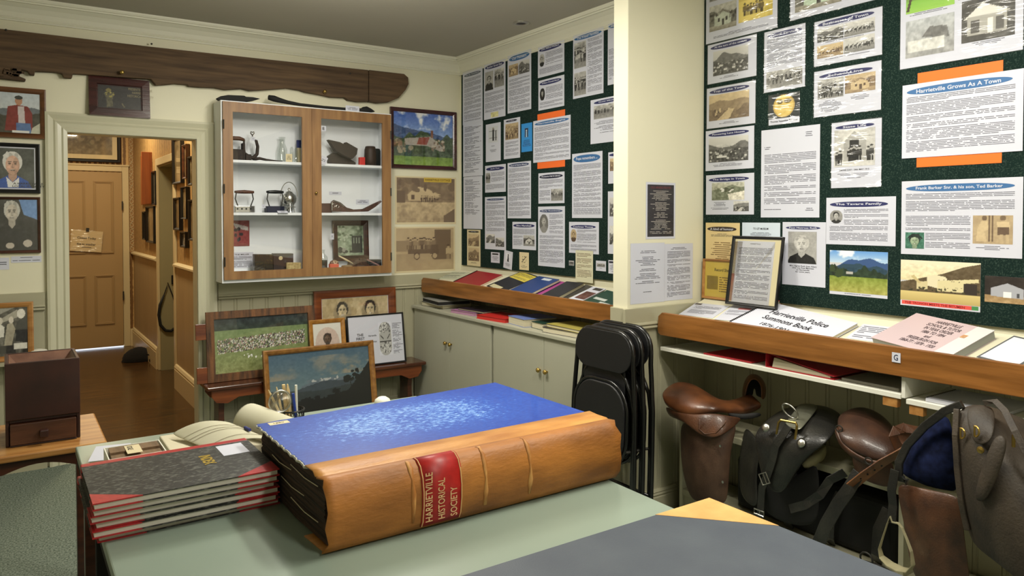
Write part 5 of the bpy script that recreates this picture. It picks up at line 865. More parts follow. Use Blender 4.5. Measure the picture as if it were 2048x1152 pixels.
o = bpy.data.objects.new('tmp', None); bpy.data.objects.remove(o)
mx, w, h = wallY(143, 459, 207, 500, Y=YE-.075)
o = sheet('door_notice', 'crumpled laminated closed notice hanging on the hall end door', 'notice', mx, w, h, [('w', .2, .3, .6, .14, 'Closed Today'), ('w', .2, .6, .6, .1, 'due to weather'), ('txt', .2, .76, .6, .1, .018, 'c')], (206, 186, 144), film=True, rz=-.09)
MB().box(w*.45, w*.55, -.01, .03, 0, .01).build('clip', M['dull'], o)
t = thing('rope_loop', 'black padded harness loop hanging in the hall side doorway', 'harness', (0, 0, 0)); Yq = SO1-.035
pp = [onY(x, y, Yq) for x, y in ((336, 566), (333, 576), (328, 590), (320, 610), (317.5, 630), (321, 650), (331, 661), (342, 662), (351, 655), (356, 636), (353, 612), (346, 592), (340, 577))]
MB().tube([tuple(p) for p in pp[2:-1]], [.008]+[.014]*(len(pp)-5)+[.008], 8).build('padded_loop', M['blackm'], t, smooth=True); MB().tube([tuple(pp[2]), tuple(pp[1]), tuple(pp[0]), tuple(pp[-1]), tuple(pp[-2])], .005, 6).build('cord', M['blackm'], t)
MB().tube([tuple(pp[0]), (pp[0].x, SO1-.012, pp[0].z)], .004, 6).build('hook', M['dull'], t)
p = onY(349, 559, SO1-.012); tag(B('light_switch', p.x-.03, p.x+.03, SO1-.03, SO1-.0125, p.z-.045, p.z+.045, M['black'], bevel=.003), 'small black box on the hall side doorway frame', 'switch')
p = onZ(280, 724, 0); t = thing('black_hat', 'fluffy black bundle lying on the hall floorboards', 'bundle', (p.x, p.y+.1, 0))
mb = MB(); r = random.Random(9)
rows = []
for i in range(9):
    ph = PI/2*i/8; rows.append([((.15+.02*r.random())*math.cos(ph)*math.cos(a), (.13+.015*r.random())*math.cos(ph)*math.sin(a), .002+.13*math.sin(ph)*(1+.1*r.random())) for a in [2*PI*k/18 for k in range(18)]])
mb.grid(rows, closed=True).build('bundle', mat('black_wool', (14, 12, 12), 1, bump=.8, bs=(90, 90, 90)), t, smooth=True)
p = onZ(306, 727, 0); t = thing('door_stop', 'small glossy black ball with tail beside the black bundle in the hall', 'door stop', (p.x, p.y+.03, 0)); MB().lathe([(.012, .001), (.03, .015), (.035, .035), (.02, .055), (.008, .062)], 16).tube([(0, 0, .05), (-.02, .03, .08), (-.05, .05, .09)], .008, 6).build('ball', M['black'], t, smooth=True)
# ================================================================ things on and under the display counters
TP = Vector((XT+.02, 0, .965)); TN = Vector((-(1.085-.965), 0, XR-.035-XT-.02)).normalized()
def tray(x, y, up=0): return onP(x, y, TP+TN*(.0008+up), TN)
def quad(TL, TR, BL, pl):
    a, b, c = pl(*TL), pl(*TR), pl(*BL); r = (b-a).normalized(); n = (a-c).cross(-(b-a)); u = (a-c); u = (u-r*u.dot(r)).normalized(); return frame4(a, r, u), (b-a).dot(r), (a-c).dot(u)
def lay(name, label, cat, TL, TR, BL, th, m, items=(), pl=tray, edge=None, group=None, spiral=None, film=False, lift=0):
    """a book or folder lying flat: cover, page block and what is printed on the cover"""
    up = th+lift; mx, w, h = quad(TL, TR, BL, (lambda x, y: pl(x, y, up)) if pl is tray else pl)
    t = thing(name, label, cat, group=group); t.matrix_world = mx @ Matrix.Translation((0, -h, -th)); ms = M[m] if isinstance(m, str) else plain(*m, .45)
    if th > .004:
        MB().box(0, w, 0, h, 0, .0015).build('back_cover', ms, t); MB().box(.003, w-.002, .004, h-.003, .0015, th-.0015).build('pages', edge or M['pages'], t)
        c = MB().box(0, w, 0, h, th-.0015, th).build('front_cover', ms, t)
    else: c = MB().box(0, w, 0, h, 0, th).build('front_cover', ms, t)
    n0 = set(bpy.data.objects); content(c, w, h, items, th+.0004)
    for o in set(bpy.data.objects)-n0:
        if o.parent == c: o.location.y += h
    if spiral:
        mb = MB()
        if spiral == 'l': pts = [(0, h*k/26+.004) for k in range(26)]
        for x, y in pts: mb.tube([(x+.006*math.cos(a), y, th/2+.002+(th/2+.002)*math.sin(a)) for a in [2*PI*q/8 for q in range(8)]], .0026, 5, closed=True)
        mb.build('spiral_binding', M['black'], t)
    return t
# ---- on the far counter
GF = 'books and folders on the far sloping shelf'
lay('paper_sheet', 'pale sheet of papers at the far corner end of the sloping shelf', 'paper', (889, 543.5), (940, 544), (862, 557), .0015, (200, 204, 180), [('txt', .1, .1, .8, .8, .012)], group=GF)
lay('spiral_notebook', 'red spiral bound notebook on the far sloping shelf', 'notebook', (955, 541.5), (1005, 549.5), (905, 563), .012, (158, 34, 44), spiral='l', group=GF)
lay('folder', 'black folder with yellow sheet and cream label on the far sloping shelf', 'folder', (1044, 542), (1078, 553.5), (969, 570), .014, (24, 26, 36), [('rect', .05, .04, .9, .34, (222, 204, 84), 'yellow_sheet'), ('txt', .1, .08, .8, .26, .011), ('rect', .08, .82, .6, .14, (206, 198, 160), 'cream_label')], lift=0.0, group=GF)
lay('folder', 'blue folder with small white label on the far sloping shelf', 'folder', (1078, 552), (1119, 559), (1018, 579), .016, (34, 62, 122), [('rect', .35, .06, .4, .12, (206, 212, 220), 'white_label')], lift=0.0145, group=GF)
lay('folder', 'thin magenta folder between the blue and black ones on the shelf', 'folder', (1118, 561.5), (1133, 565), (1060, 584), .008, (168, 74, 140), group=GF)
lay('folder', 'plain glossy black folder in the middle of the far sloping shelf', 'folder', (1133, 562.5), (1168, 566), (1074, 588), .02, (36, 36, 38), lift=0.0145, group=GF)
lay('folder', 'dark grey folder under the edge of the glossy black one', 'folder', (1172, 569), (1186, 573), (1112, 593), .014, (62, 60, 58), group=GF)
lay('book', 'white booklet with reddish brown picture on the far sloping shelf', 'booklet', (1186, 573), (1212, 578), (1132, 597), .006, 'paper', [('pic', .2, .35, .75, .5, Pic(20, 20, 3, (96, 60, 52)).noise(40, 5)), ('rect', .3, .04, .6, .16, (60, 56, 50), 'dark_band')], lift=.0145, group=GF)
lay('folder', 'dark green folder with white label nearest the nib on the far shelf', 'folder', (1214, 580), (1262, 592), (1168, 603), .01, (28, 66, 52), [('rect', .1, .55, .5, .14, (200, 206, 200), 'white_label'), ('rect', .5, .75, .4, .14, (200, 206, 200), 'white_label')], lift=0.0065, group=GF)
# ---- on the cupboard top
GU = 'folders and papers stored on the cupboard top'; ZW = .8275
def onw(px, py, zz): return onZ(px, py, zz)
def pile(name, label, cat, y1, y0, x0, x1, th, m, z=0, rz=0, edge=None):
    """lying pile: far end y1, near end y0 along the wall"""
    t = thing(name, label, cat, ((x0+x1)/2, (y0+y1)/2, ZW+z), rz, GU); w, h = (x1-x0)/2, (y1-y0)/2; ms = M[m] if isinstance(m, str) else plain(*m, .4)
    MB().box(-w, w, -h, h, 0, .002).build('back_cover', ms, t); MB().box(-w+.004, w-.004, -h+.004, h-.003, .002, th-.002).build('pages', edge or M['pages'], t); MB().box(-w, w, -h, h, th-.002, th).build('front_cover', ms, t); return t
def ywk(px): return onX(px, 640, 2.7).y
pile('folder', 'black papers pile at the corner end of the cupboard top', 'folder', 5.22, 4.9, 2.69, 2.95, .03, (50, 48, 46), rz=.05)
pile('ring_binder', 'grey binder lying on top of the black corner papers', 'binder', 5.2, 4.86, 2.67, 2.93, .028, (158, 158, 152), z=.031, rz=-.12, edge=M['blackm'])
pile('magazine', 'pile of pink and purple magazines on the cupboard top', 'magazines', 4.72, 4.44, 2.67, 2.9, .022, (170, 120, 160), rz=.1, edge=mat('pink_page_edges', (196, 150, 180), .8, var=.4, vs=(3, 3, 500)))
pile('folder', 'dark folder resting across the pink magazines', 'folder', 4.66, 4.36, 2.7, 2.94, .012, (40, 30, 44), z=.024, rz=.1)
pile('folder', 'bright red folder pile on the cupboard top', 'folder', 4.34, 4.04, 2.66, 2.88, .026, (196, 44, 40), rz=.12, edge=plain(190, 50, 44))
pile('ring_binder', 'white binder with blue cover edge behind the red folders', 'binder', 4.0, 3.78, 2.68, 2.92, .05, (110, 130, 190), rz=-.12)
pile('folder', 'dark green folder leaning between white binder and yellow book', 'folder', 3.76, 3.62, 2.7, 2.96, .04, (28, 60, 50), rz=-.1)
pile('folder', 'black and white papers stack beneath the yellow book', 'folder', 3.6, 3.27, 2.67, 2.9, .032, (60, 58, 66), rz=.08)
pile('book', 'olive yellow covered book topmost on the cupboard top stack', 'book', 3.58, 3.26, 2.68, 2.9, .018, (176, 164, 84), z=.033, rz=-.02)
pile('folder', 'pale blue papers near the folded chairs on the cupboard top', 'papers', 3.24, 3.06, 2.655, 2.8, .02, (130, 146, 196), rz=.08)
pile('book', 'thick white book behind the folded chairs on the cupboard top', 'book', 3.2, 2.9, 2.83, 3.02, .045, 'white', rz=0)
# ---- near counter
GN = 'papers and books on the near sloping shelf'
lay('paper_sheet', 'typed paper sheet at the nib end of the near sloping shelf', 'paper', (1392, 605.5), (1460, 612), (1352, 628), .001, 'paper', [('rect', .02, .02, .2, .12, (90, 84, 78), 'dark_stamp'), ('txt', .12, .2, .76, .7, .009)], group=GN)
lay('paper_sheet', 'paper with small red print between typed sheet and spiral book', 'paper', (1474, 604), (1522, 607), (1411, 637), .001, 'paper', [('rect', .4, .3, .5, .1, (200, 120, 120), 'red_print'), ('rect', .15, .06, .3, .05, (160, 160, 160), 'grey_print'), ('txt', .1, .45, .8, .3, .009)], lift=0.001, group=GN)
lay('spiral_notebook', 'large white spiral bound police summons book on the near sloping shelf', 'spiral bound book', (1540, 603.5), (1716, 646), (1456, 642), .014, 'paper', [('w', .18, .24, .66, .15, 'Harrietville Police'), ('w', .2, .46, .56, .15, 'Summons Book'), ('w', .28, .72, .32, .1, '1876-1901')], spiral='l', lift=0.004, group=GN)
lay('paper_sheet', 'loose printed page between the spiral book and pink folder book', 'paper', (1727, 647.5), (1790, 655), (1672, 673), .001, 'paper', [('txt', .1, .1, .8, .8, .014)], group=GN)
lay('document_book', 'thick pinkish plastic covered school records book on the near shelf', 'bound records', (1833, 626), (1990, 661), (1757, 679), .035, (196, 176, 180), [('w', .3, .08, .44, .78, 'HARRIETVILLE\nSCHOOL & TUTOR\nIN YEAR ORDER\n1886 TO 1894\nand\nFREEBURGH FOR\n1868-77 : 1878 - 1920', plain(74, 60, 66)), ('rect', .8, .3, .06, .1, (240, 176, 110), 'orange_sticker'), ('rect', .8, 0, .2, 1, (206, 208, 208), 'clear_margin')], edge=mat('grey_page_edges', (166, 168, 164), .8, var=.2, vs=(3, 3, 500)), group=GN)
lay('picture_frame', 'silver edged frame lying at the right end of the near shelf', 'frame', (2028, 671), (2110, 690), (1980, 721), .012, (90, 92, 96), [('rect', .05, .05, .9, .9, (224, 226, 230), 'white_page')], group=GN)
lay('red_folder', 'crimson folder corner tucked behind the leaning black frame', 'folder', (1548, 590), (1568, 598), (1540, 604), .02, (206, 60, 64), group=GN)
def leanX(label, TL, TR, BL, xt, fm, bar, items, dep=.014, name='framed_print', pic=None, mount=0, mountm='paper'):
    a, b = onX(*TL, xt), onX(*TR, xt); lo, hi = 2.4, xt
    for _ in range(40):
        m = (lo+hi)/2
        if onX(*BL, m).y > a.y: hi = m
        else: lo = m
    c = onX(*BL, (lo+hi)/2); zt = TP.z+(c.x-TP.x)*(1.085-.965)/(XR-.035-XT-.02)+.001
    u = (a-c); u.y = 0; h = u.length; s = (zt-c.z); c.z += max(s, 0); h = (a-c).length; u = Vector((a.x-c.x, 0, a.z-c.z)).normalized()
    mx = frame4(a, (0, -1, 0), u); return framed(name, label, 'framed print', mx, a.y-b.y, h, bar, dep, fm, pic, items, mount=mount, mountm=mountm)
leanX('brown framed yellow certificate leaning behind the black frame', (1409, 517), (1475, 519), (1406.5, 600), 3.076, M['oak'], .012, [('rect', 0, 0, 1, 1, (208, 180, 70), 'yellow_certificate'), ('w', .35, .22, .5, .08, 'Record Sheet', plain(90, 80, 30)), ('rect', .12, .42, .34, .34, (190, 160, 60), 'ruled_box'), ('txt', .5, .42, .45, .5, .012, 'l', 'inkb')])
leanX('black and gold framed typed page leaning against the near board', (1468.6, 472), (1570.6, 474), (1453.5, 607.5), 3.05, M['black'], .014, [('rect', 0, 0, 1, 1, (206, 196, 158), 'cream_mount'), ('rect', 0, .08, .2, .5, (150, 130, 100), 'brown_photograph'), ('rect', 0, .55, .12, .4, (170, 80, 60), 'red_photograph'), ('rect', .1, .07, .74, .92, (220, 222, 232), 'typed_page'), ('txt', .14, .16, .66, .76, .0062), ('w', .36, .1, .2, .016, 'HARRIETVILLE')])
# ---- under the near rail
US = .8642
t = thing('ring_binder', 'red lever arch binder with white pages on the white shelf under the rail', 'binder', (XS+.012, 1.72, US)); L = .37
a, b = onX(1531, 720, XS+.012), onX(1668, 752, XS+.012); t.location.y = b.y; L = a.y-b.y
MB().prism([(0, 0), (L, 0), (L, .003), (0, .003)], 0, .27, ax=0).prism([(L-.003, .003), (L, .003), (L, .064), (L-.003, .064)], 0, .27, ax=0).prism([(0, .012), (L-.003, .061), (L-.003, .064), (0, .015)], 0, .27, ax=0).build('cover', plain(170, 28, 40), t)
MB().prism([(.02, .0035), (L-.03, .0035), (L-.04, .045), (.02, .012)], .006, .25, ax=0).build('pages', M['pages'], t)
a, b = onX(1407, 705, XS+.02), onX(1503, 722, XS+.02)
t = thing('folder', 'thin red folder lying at the left on the white shelf under the rail', 'folder', (XS+.02, b.y, US)); MB().box(0, .22, 0, a.y-b.y, 0, .006).build('cover', plain(180, 34, 44), t, bevel=.001)
a, b = onX(1680, 755, XS+.02), onX(1795, 780, XS+.02)
t = thing('paper_pile', 'low pile of grey papers at the right end of the white shelf', 'papers', (XS+.03, b.y, US)); MB().box(0, .24, 0, a.y-b.y, 0, .012).build('papers', plain(120, 116, 104), t, bevel=.002)
t = thing('spiral_notebook', 'white spiral bound papers on the nearer under shelf above the saddlebag', 'notebook', (XS+.02, 1.12, .8512)); MB().box(0, .24, 0, .26, 0, .012).build('pages', M['paper'], t, bevel=.001)
mb = MB()
for k in range(20): mb.tube([(.01+.011*k, .26+.004*math.cos(a), .007+.008*math.sin(a)) for a in [2*PI*q/8 for q in range(8)]], .0014, 4, closed=True)
mb.build('spiral_binding', M['black'], t)
words('G', .016, .022, plain(40, 50, 80), lab, 'letter', 0, 0, 0).matrix_local = Matrix(((0, 0, -1, -.0016), (-1, 0, 0, .009), (0, 1, 0, .011), (0, 0, 0, 1)))
# ================================================================ folded chairs leaning on the end of the nib
def rrect(w, h, r, n=6, cx=0, cz=0):
    P = []
    for sx, sz, a0 in ((1, 1, 0), (-1, 1, PI/2), (-1, -1, PI), (1, -1, 1.5*PI)):
        for k in range(n+1): a = a0+PI/2*k/n; P.append((cx+sx*(w/2-r)+r*math.cos(a), cz+sz*(h/2-r)+r*math.sin(a)))
    return P
def chair(label, x, yc, lean, hh=.97):
    t = thing('folding_chair', label, 'chair', (x, yc, 0), 0, 'black folding chairs stacked against the nib'); t.rotation_euler = (0, math.radians(lean), 0)
    H = hh; W = .205
    def U(pts, r, nm): MB().tube(pts, r, 10).build(nm, M['chairblk'], t, smooth=True)
    top = [(0, W-.105+.105*math.sin(a), H-.105+.105*math.cos(a)) for a in [PI/2*k/6 for k in range(6, -1, -1)]]; top2 = [(0, -y, z) for _, y, z in reversed(top)]
    leg = [(-.0, W+.02, .002), (0, W+.022, .3), (0, W+.02, .6), (0, W+.006, .76), (0, W, .82)]
    U([(.0, y, z) for _, y, z in leg]+top+top2+[(0, -y, z) for _, y, z in reversed(leg)], .0115, 'front_frame')
    i = [(.012, .2, .002), (.012, .2, .4), (.012, .198, .6), (.01, .185, .68), (.008, .15, .745), (.0, .115, .79)]
    for s in (1, -1): U([(a, s*b, c) for a, b, c in i], .0095, 'rear_leg')
    # curved plate of the backrest
    P = rrect(.405, .2, .095, 8, 0, H-.1); P = [(y, z if z > H-.15 else z+.012*math.cos(y*7)) for y, z in P]
    MB().prism(P, -.016, -.008, ax=0).build('backrest', M['vinyl'], t, bevel=.003)
    MB().prism(rrect(.30, .2, .05, 6, 0, H-.25), .0, .006, ax=0).build('back_panel', M['vinyl'], t, bevel=.002)
    Q = rrect(.36, .38, .13, 8, 0, .53); MB().prism(Q, -.03, -.014, ax=0).build('seat', M['vinyl'], t, bevel=.008, seg=3)
    MB().tube([(-.018, y, z) for y, z in rrect(.385, .40, .14, 8, 0, .53)], .008, 8, closed=True).build('seat_rim', M['chairblk'], t, smooth=True)
    U([(0, -W-.02, .2), (0, W+.02, .2)], .009, 'crossbar'); U([(.012, -.2, .12), (.012, .2, .12)], .009, 'crossbar')
    for s in (1, -1):
        for a, b in ((0, W+.02), (.012, .2)): MB().lathe([(.0135, 0), (.0145, .03), (.0125, .032)], 12, c=(a, s*b, .0)).build('rubber_foot', M['blackm'], t)
        MB().tube([(-.02, s*.19, .42), (.02, s*.203, .42)], .007, 8).build('pivot_bolt', M['dull'], t)
    return t
ch = [('front folded black chair of the stack, its whole seat visible', 2.385, 2.745, 1.6, .968), ('middle folded black chair sandwiched in the stack by the nib', 2.438, 2.742, 1.5, .975), ('rear folded black chair of the stack, nearest the nib and standing tallest', 2.492, 2.738, 1.5, .988)]
for c in ch: chair(*c)
# ================================================================ saddles on the cream rack
br = mat('brown_saddle_leather', (98, 62, 40), .42, col2=(58, 36, 26), vs=(14, 14, 14), bump=.25, bs=(160, 160, 160), coat=.15)
br2 = mat('tan_saddle_leather', (132, 84, 46), .38, col2=(84, 50, 30), vs=(12, 12, 12), bump=.2, bs=(160, 160, 160), coat=.2)
bl = mat('black_harness_leather', (30, 29, 27), .4, col2=(54, 52, 46), vs=(10, 10, 10), bump=.3, bs=(120, 120, 120), coat=.15, thr=(.45, .8))
dkb = mat('dark_olive_brown_leather', (70, 60, 48), .6, col2=(38, 32, 27), vs=(8, 8, 8), bump=.35, bs=(120, 120, 120))
felt = mat('navy_serge_lining', (26, 34, 66), .95, col2=(14, 18, 36), vs=(40, 40, 40), spec=.1); pad = mat('pale_felt_pad', (168, 160, 120), .95, var=.2, vs=(20, 20, 20))
def skin(name, rows, m, parent, solid=.008, sub=2):
    return MB().grid([[tuple(p) for p in r] for r in rows]).build(name, m, parent, smooth=True, sub=sub, solid=solid, fix=False)
def strap(name, pts, w, th, m, parent, side=(0, 1, 0)):
    mb = MB(); P = [Vector(p) for p in pts]; s0 = Vector(side) if not isinstance(side, list) else None; rows = []
    for i, p in enumerate(P):
        tg = (P[min(i+1, len(P)-1)]-P[max(i-1, 0)]).normalized(); sd = (s0 if s0 is not None else Vector(side[i])); sd = (sd-tg*sd.dot(tg)).normalized(); n = tg.cross(sd)
        rows.append([p+sd*w/2+n*th/2, p-sd*w/2+n*th/2, p-sd*w/2-n*th/2, p+sd*w/2-n*th/2])
    mb.grid(rows, closed=True); k = len(mb.v); mb.f.append((0, 1, 2, 3)); mb.f.append((k-4, k-3, k-2, k-1)); mb.m += [0, 0]
    return mb.build(name, m, parent, bevel=th*.2)
def buckle(parent, p, w, h, M4=None, m=None):
    a = [(-w/2, 0, 0), (w/2, 0, 0), (w/2, 0, h), (-w/2, 0, h)]; mt = Matrix.Translation(p) @ (M4 or Matrix.Identity(4))
    MB().tube([tuple(mt @ Vector(q)) for q in a], .003, 6, closed=True).tube([tuple(mt @ Vector((0, -.002, 0))), tuple(mt @ Vector((0, -.004, h)))], .002, 6).build('buckle', m or M['steel'], parent)
G = onX
def rowsG(R): return [[G(*p) for p in r] for r in R]
t = thing('saddle', 'worn brown leather saddle with wide cantle at the nib end of the rack', 'saddle', (0, 0, 0))
seat1 = mat('polished_brown_seat', (112, 66, 36), .36, col2=(58, 34, 22), vs=(9, 9, 9), bump=.2, bs=(160, 160, 160), coat=.2)
skin('seat', rowsG([[(1324, 786, 2.66), (1346, 762, 2.72), (1379, 763, 2.78), (1407, 779, 2.80), (1440, 803, 2.80), (1470, 801, 2.86), (1500, 784, 2.95)], [(1323, 792, 2.63), (1350, 784, 2.66), (1380, 788, 2.68), (1410, 796, 2.70), (1440, 809, 2.74), (1475, 808, 2.84), (1512, 796, 2.93)],
    [(1328, 804, 2.62), (1354, 819, 2.61), (1389, 824, 2.62), (1425, 817, 2.65), (1441, 814, 2.70), (1480, 822, 2.80), (1525, 806, 2.90)], [(1332, 810, 2.64), (1356, 829, 2.63), (1389, 835, 2.64), (1425, 827, 2.67), (1443, 824, 2.72), (1480, 834, 2.82), (1525, 818, 2.92)]]), seat1, t, .014)
skin('skirt', rowsG([[(1327, 808, 2.64), (1354, 824, 2.62), (1389, 830, 2.625), (1425, 824, 2.65), (1460, 832, 2.70), (1485, 835, 2.78)], [(1334, 826, 2.64), (1360, 838, 2.62), (1388, 846, 2.61), (1420, 845, 2.62), (1455, 848, 2.67), (1480, 842, 2.76)], [(1340, 834, 2.65), (1372, 843, 2.62), (1392, 866, 2.60), (1420, 880, 2.605), (1448, 871, 2.64), (1476, 846, 2.74)]]), br, t, .012)
skin('flap', rowsG([[(1360, 838, 2.68), (1390, 844, 2.66), (1420, 848, 2.65), (1450, 848, 2.68), (1480, 842, 2.74)], [(1359, 883, 2.66), (1388, 885, 2.635), (1420, 888, 2.63), (1445, 890, 2.65), (1463, 890, 2.70)], [(1362, 940, 2.66), (1390, 942, 2.63), (1418, 944, 2.62), (1440, 945, 2.64), (1459, 945, 2.69)], [(1380, 1002, 2.68), (1400, 1006, 2.66), (1420, 1008, 2.65), (1440, 1010, 2.66), (1456, 1008, 2.69)]]), mat('scuffed_brown_flap', (92, 68, 52), .5, col2=(62, 42, 32), vs=(12, 12, 12), bump=.25, bs=(160, 160, 160)), t, .006)
skin('pommel', rowsG([[(1484, 800, 2.95), (1486, 765, 2.98), (1500, 744, 3.0), (1522, 751, 3.0), (1534, 772, 2.98), (1530, 800, 2.95)], [(1490, 802, 2.90), (1494, 772, 2.91), (1503, 757, 2.92), (1516, 760, 2.92), (1524, 776, 2.91), (1521, 802, 2.90)]]), br2, t, .014)
skin('pommel_arch_shade', rowsG([[(1486, 800, 2.96), (1486, 768, 2.985), (1499, 747, 3.0), (1520, 752, 3.0), (1532, 773, 2.985), (1528, 800, 2.96)], [(1494, 795, 2.985), (1495, 775, 2.995), (1502, 762, 3.0), (1514, 764, 3.0), (1522, 777, 2.99), (1520, 795, 2.98)], [(1506, 792, 3.0), (1507, 784, 3.0), (1508, 778, 3.0), (1510, 778, 3.0), (1511, 784, 3.0), (1512, 792, 3.0)]]), M['blackm'], t, .008)  # matt black sheet standing in for shade inside the pommel arch
skin('girth_leather', rowsG([[(1452, 822, 2.74), (1480, 830, 2.78), (1520, 822, 2.84)], [(1456, 836, 2.75), (1490, 842, 2.79), (1530, 832, 2.86)]]), M['blackm'], t, .02)
for x, y in ((1441, 892), (1446, 964)):
    p = G(x, y, 2.636); MB().lathe([(.006, 0), (.006, .003)], 10, M4=Matrix.Translation(p) @ Matrix.Rotation(-PI/2, 4, 'Y')).build('stud', M['steel'], t)
MB().tube([tuple(G(x, y, 2.60)) for x, y in ((1400, 838), (1398, 858), (1410, 868), (1432, 866), (1448, 850), (1452, 842))], .003, 6).build('stirrup_slot', br, t, smooth=True)
t = thing('saddle', 'dark brown leather saddle with tilted round cantle, third from the nib', 'saddle', (0, 0, 0))
skin('seat', rowsG([[(1677, 831, 2.80), (1701, 816, 2.84), (1728, 812, 2.88), (1756, 824, 2.90), (1776, 841, 2.90), (1790, 862, 2.88)], [(1673, 845, 2.74), (1700, 838, 2.75), (1730, 837, 2.77), (1757, 847, 2.79), (1779, 863, 2.80), (1795, 882, 2.80)], [(1676, 866, 2.67), (1700, 872, 2.66), (1728, 880, 2.66), (1755, 888, 2.68), (1778, 893, 2.70), (1798, 898, 2.74)], [(1682, 886, 2.66), (1702, 900, 2.65), (1725, 913, 2.65), (1752, 923, 2.66), (1775, 918, 2.68), (1790, 910, 2.71)]]), mat('deep_brown_seat', (74, 48, 34), .42, col2=(48, 30, 24), vs=(14, 14, 14), bump=.2, bs=(160, 160, 160), coat=.15), t, .016)
skin('cantle_rim', rowsG([[(1673, 846, 2.70), (1677, 874, 2.665), (1694, 895, 2.65), (1718, 911, 2.645), (1745, 923, 2.65), (1768, 922, 2.67)], [(1670, 862, 2.71), (1680, 893, 2.68), (1706, 916, 2.67), (1730, 930, 2.67), (1750, 933, 2.675), (1772, 930, 2.69)]]), br, t, .018)
skin('pommel', rowsG([[(1786, 868, 2.86), (1806, 862, 2.88), (1836, 868, 2.90), (1850, 884, 2.90)], [(1792, 890, 2.78), (1812, 886, 2.78), (1836, 892, 2.80), (1850, 904, 2.82)], [(1794, 910, 2.76), (1812, 914, 2.76), (1834, 914, 2.78), (1848, 918, 2.80)]]), br, t, .014)
skin('flap', rowsG([[(1700, 905, 2.74), (1740, 925, 2.74), (1790, 915, 2.78)], [(1705, 930, 2.75), (1745, 945, 2.75), (1790, 950, 2.78)], [(1715, 955, 2.76), (1748, 970, 2.76), (1788, 980, 2.78)]]), br, t, .008)
for x, y in ((1738, 922), (1679, 857)): p = G(x, y, 2.635 if x > 1700 else 2.68); MB().tube([tuple(p+Vector((-.002, -.014*math.cos(a), .012*math.sin(a)))) for a in [2*PI*k/14 for k in range(14)]], .0028, 6, closed=True).build('d_ring', M['dull'], t)
# ---- black pack saddle (second)
t = thing('pack_saddle', 'black leather pack saddle with a steel arch plate and silver discs, second from the nib', 'saddle', (0, 0, 0))
o_ = [Vector(p) for p in ()]
top = [[G(1560, 822, 2.98), G(1590, 812, 2.98), G(1630, 808, 2.98), G(1665, 815, 2.98), G(1690, 835, 2.97)],
       [G(1538, 836, 2.86), G(1570, 822, 2.86), G(1610, 818, 2.86), G(1650, 826, 2.86), G(1680, 845, 2.86)],
       [G(1512, 860, 2.70), G(1550, 852, 2.69), G(1590, 858, 2.68), G(1630, 868, 2.68), G(1664, 880, 2.70)],
       [G(1507, 880, 2.68), G(1535, 893, 2.66), G(1570, 905, 2.65), G(1605, 912, 2.65), G(1625, 905, 2.67)],
       [G(1516, 915, 2.69), G(1528, 935, 2.68), G(1560, 950, 2.67), G(1585, 950, 2.67), G(1600, 930, 2.69)],
       [G(1524, 950, 2.70), G(1532, 970, 2.70), G(1550, 990, 2.70), G(1570, 985, 2.70), G(1580, 960, 2.70)]]
skin('cover_flap', top, bl, t, .012)
skin('side_panel', [[G(1490, 850, 2.84), G(1484, 880, 2.80), G(1475, 930, 2.782), G(1480, 990, 2.782)], [G(1505, 865, 2.80), G(1500, 900, 2.78), G(1492, 950, 2.76), G(1497, 1012, 2.74)], [G(1520, 885, 2.74), G(1520, 915, 2.73), G(1512, 960, 2.72), G(1520, 1020, 2.7)]], bl, t, .014)
skin('under_panel', [[G(1530, 940, 2.76), G(1560, 960, 2.76), G(1600, 950, 2.76), G(1640, 910, 2.765)], [G(1525, 985, 2.76), G(1560, 1005, 2.76), G(1600, 1010, 2.76), G(1640, 990, 2.765)], [G(1525, 1022, 2.78), G(1560, 1045, 2.765), G(1600, 1055, 2.765), G(1640, 1050, 2.765)]], M['blackm'], t, .02)
skin('felt_pad', [[G(1602, 925, 2.78), G(1630, 905, 2.8), G(1652, 885, 2.84)], [G(1604, 935, 2.77), G(1635, 925, 2.79), G(1655, 900, 2.83)], [G(1610, 935, 2.8), G(1632, 930, 2.82), G(1650, 912, 2.86)]], pad, t, .03)
steel2 = mat('tarnished_steel_plate', (150, 150, 132), .4, metal=.7, var=.3, vs=(20, 20, 20))
skin('steel_arch', [[G(1596, 808, 2.93), G(1592, 818, 2.83), G(1575, 838, 2.72), G(1566, 852, 2.68)], [G(1618, 806, 2.93), G(1612, 818, 2.82), G(1592, 845, 2.71), G(1583, 858, 2.67)], [G(1640, 810, 2.93), G(1630, 826, 2.82), G(1610, 850, 2.71), G(1600, 862, 2.67)]], steel2, t, .008)
MB().tube([tuple(G(x, y, 2.66)) for x, y in ((1553, 868), (1557, 845), (1562, 840), (1592, 846), (1594, 852), (1590, 878))], .005, 8).build('steel_staple', M['brass'], t)
c = G(1580, 822, 2.72); u = Vector((-.3, .3, .9)).normalized(); v = Vector((0, -1, 0)); MB().tube([tuple(c+(v*math.cos(a)+u*math.sin(a))*.033) for a in [2*PI*k/20 for k in range(20)]], .004, 8, closed=True).build('ring', M['steel'], t, smooth=True)
for x, y in ((1532, 855), (1603, 886)):
    p = G(x, y, 2.664); MB().lathe([(.018, 0), (.02, .003), (.012, .006), (.002, .007)], 20, M4=Matrix.Translation(p) @ Matrix.Rotation(-PI/2+.5, 4, 'Y')).build('silver_disc', M['steel'], t, smooth=True)
strap('centre_strap', [G(1577, 852, 2.665), G(1567, 868, 2.655), G(1552, 890, 2.645), G(1545, 920, 2.65), G(1535, 950, 2.665), G(1524, 975, 2.67), G(1520, 1040, 2.68)], .034, .005, bl, t, side=(0, -1, 0))
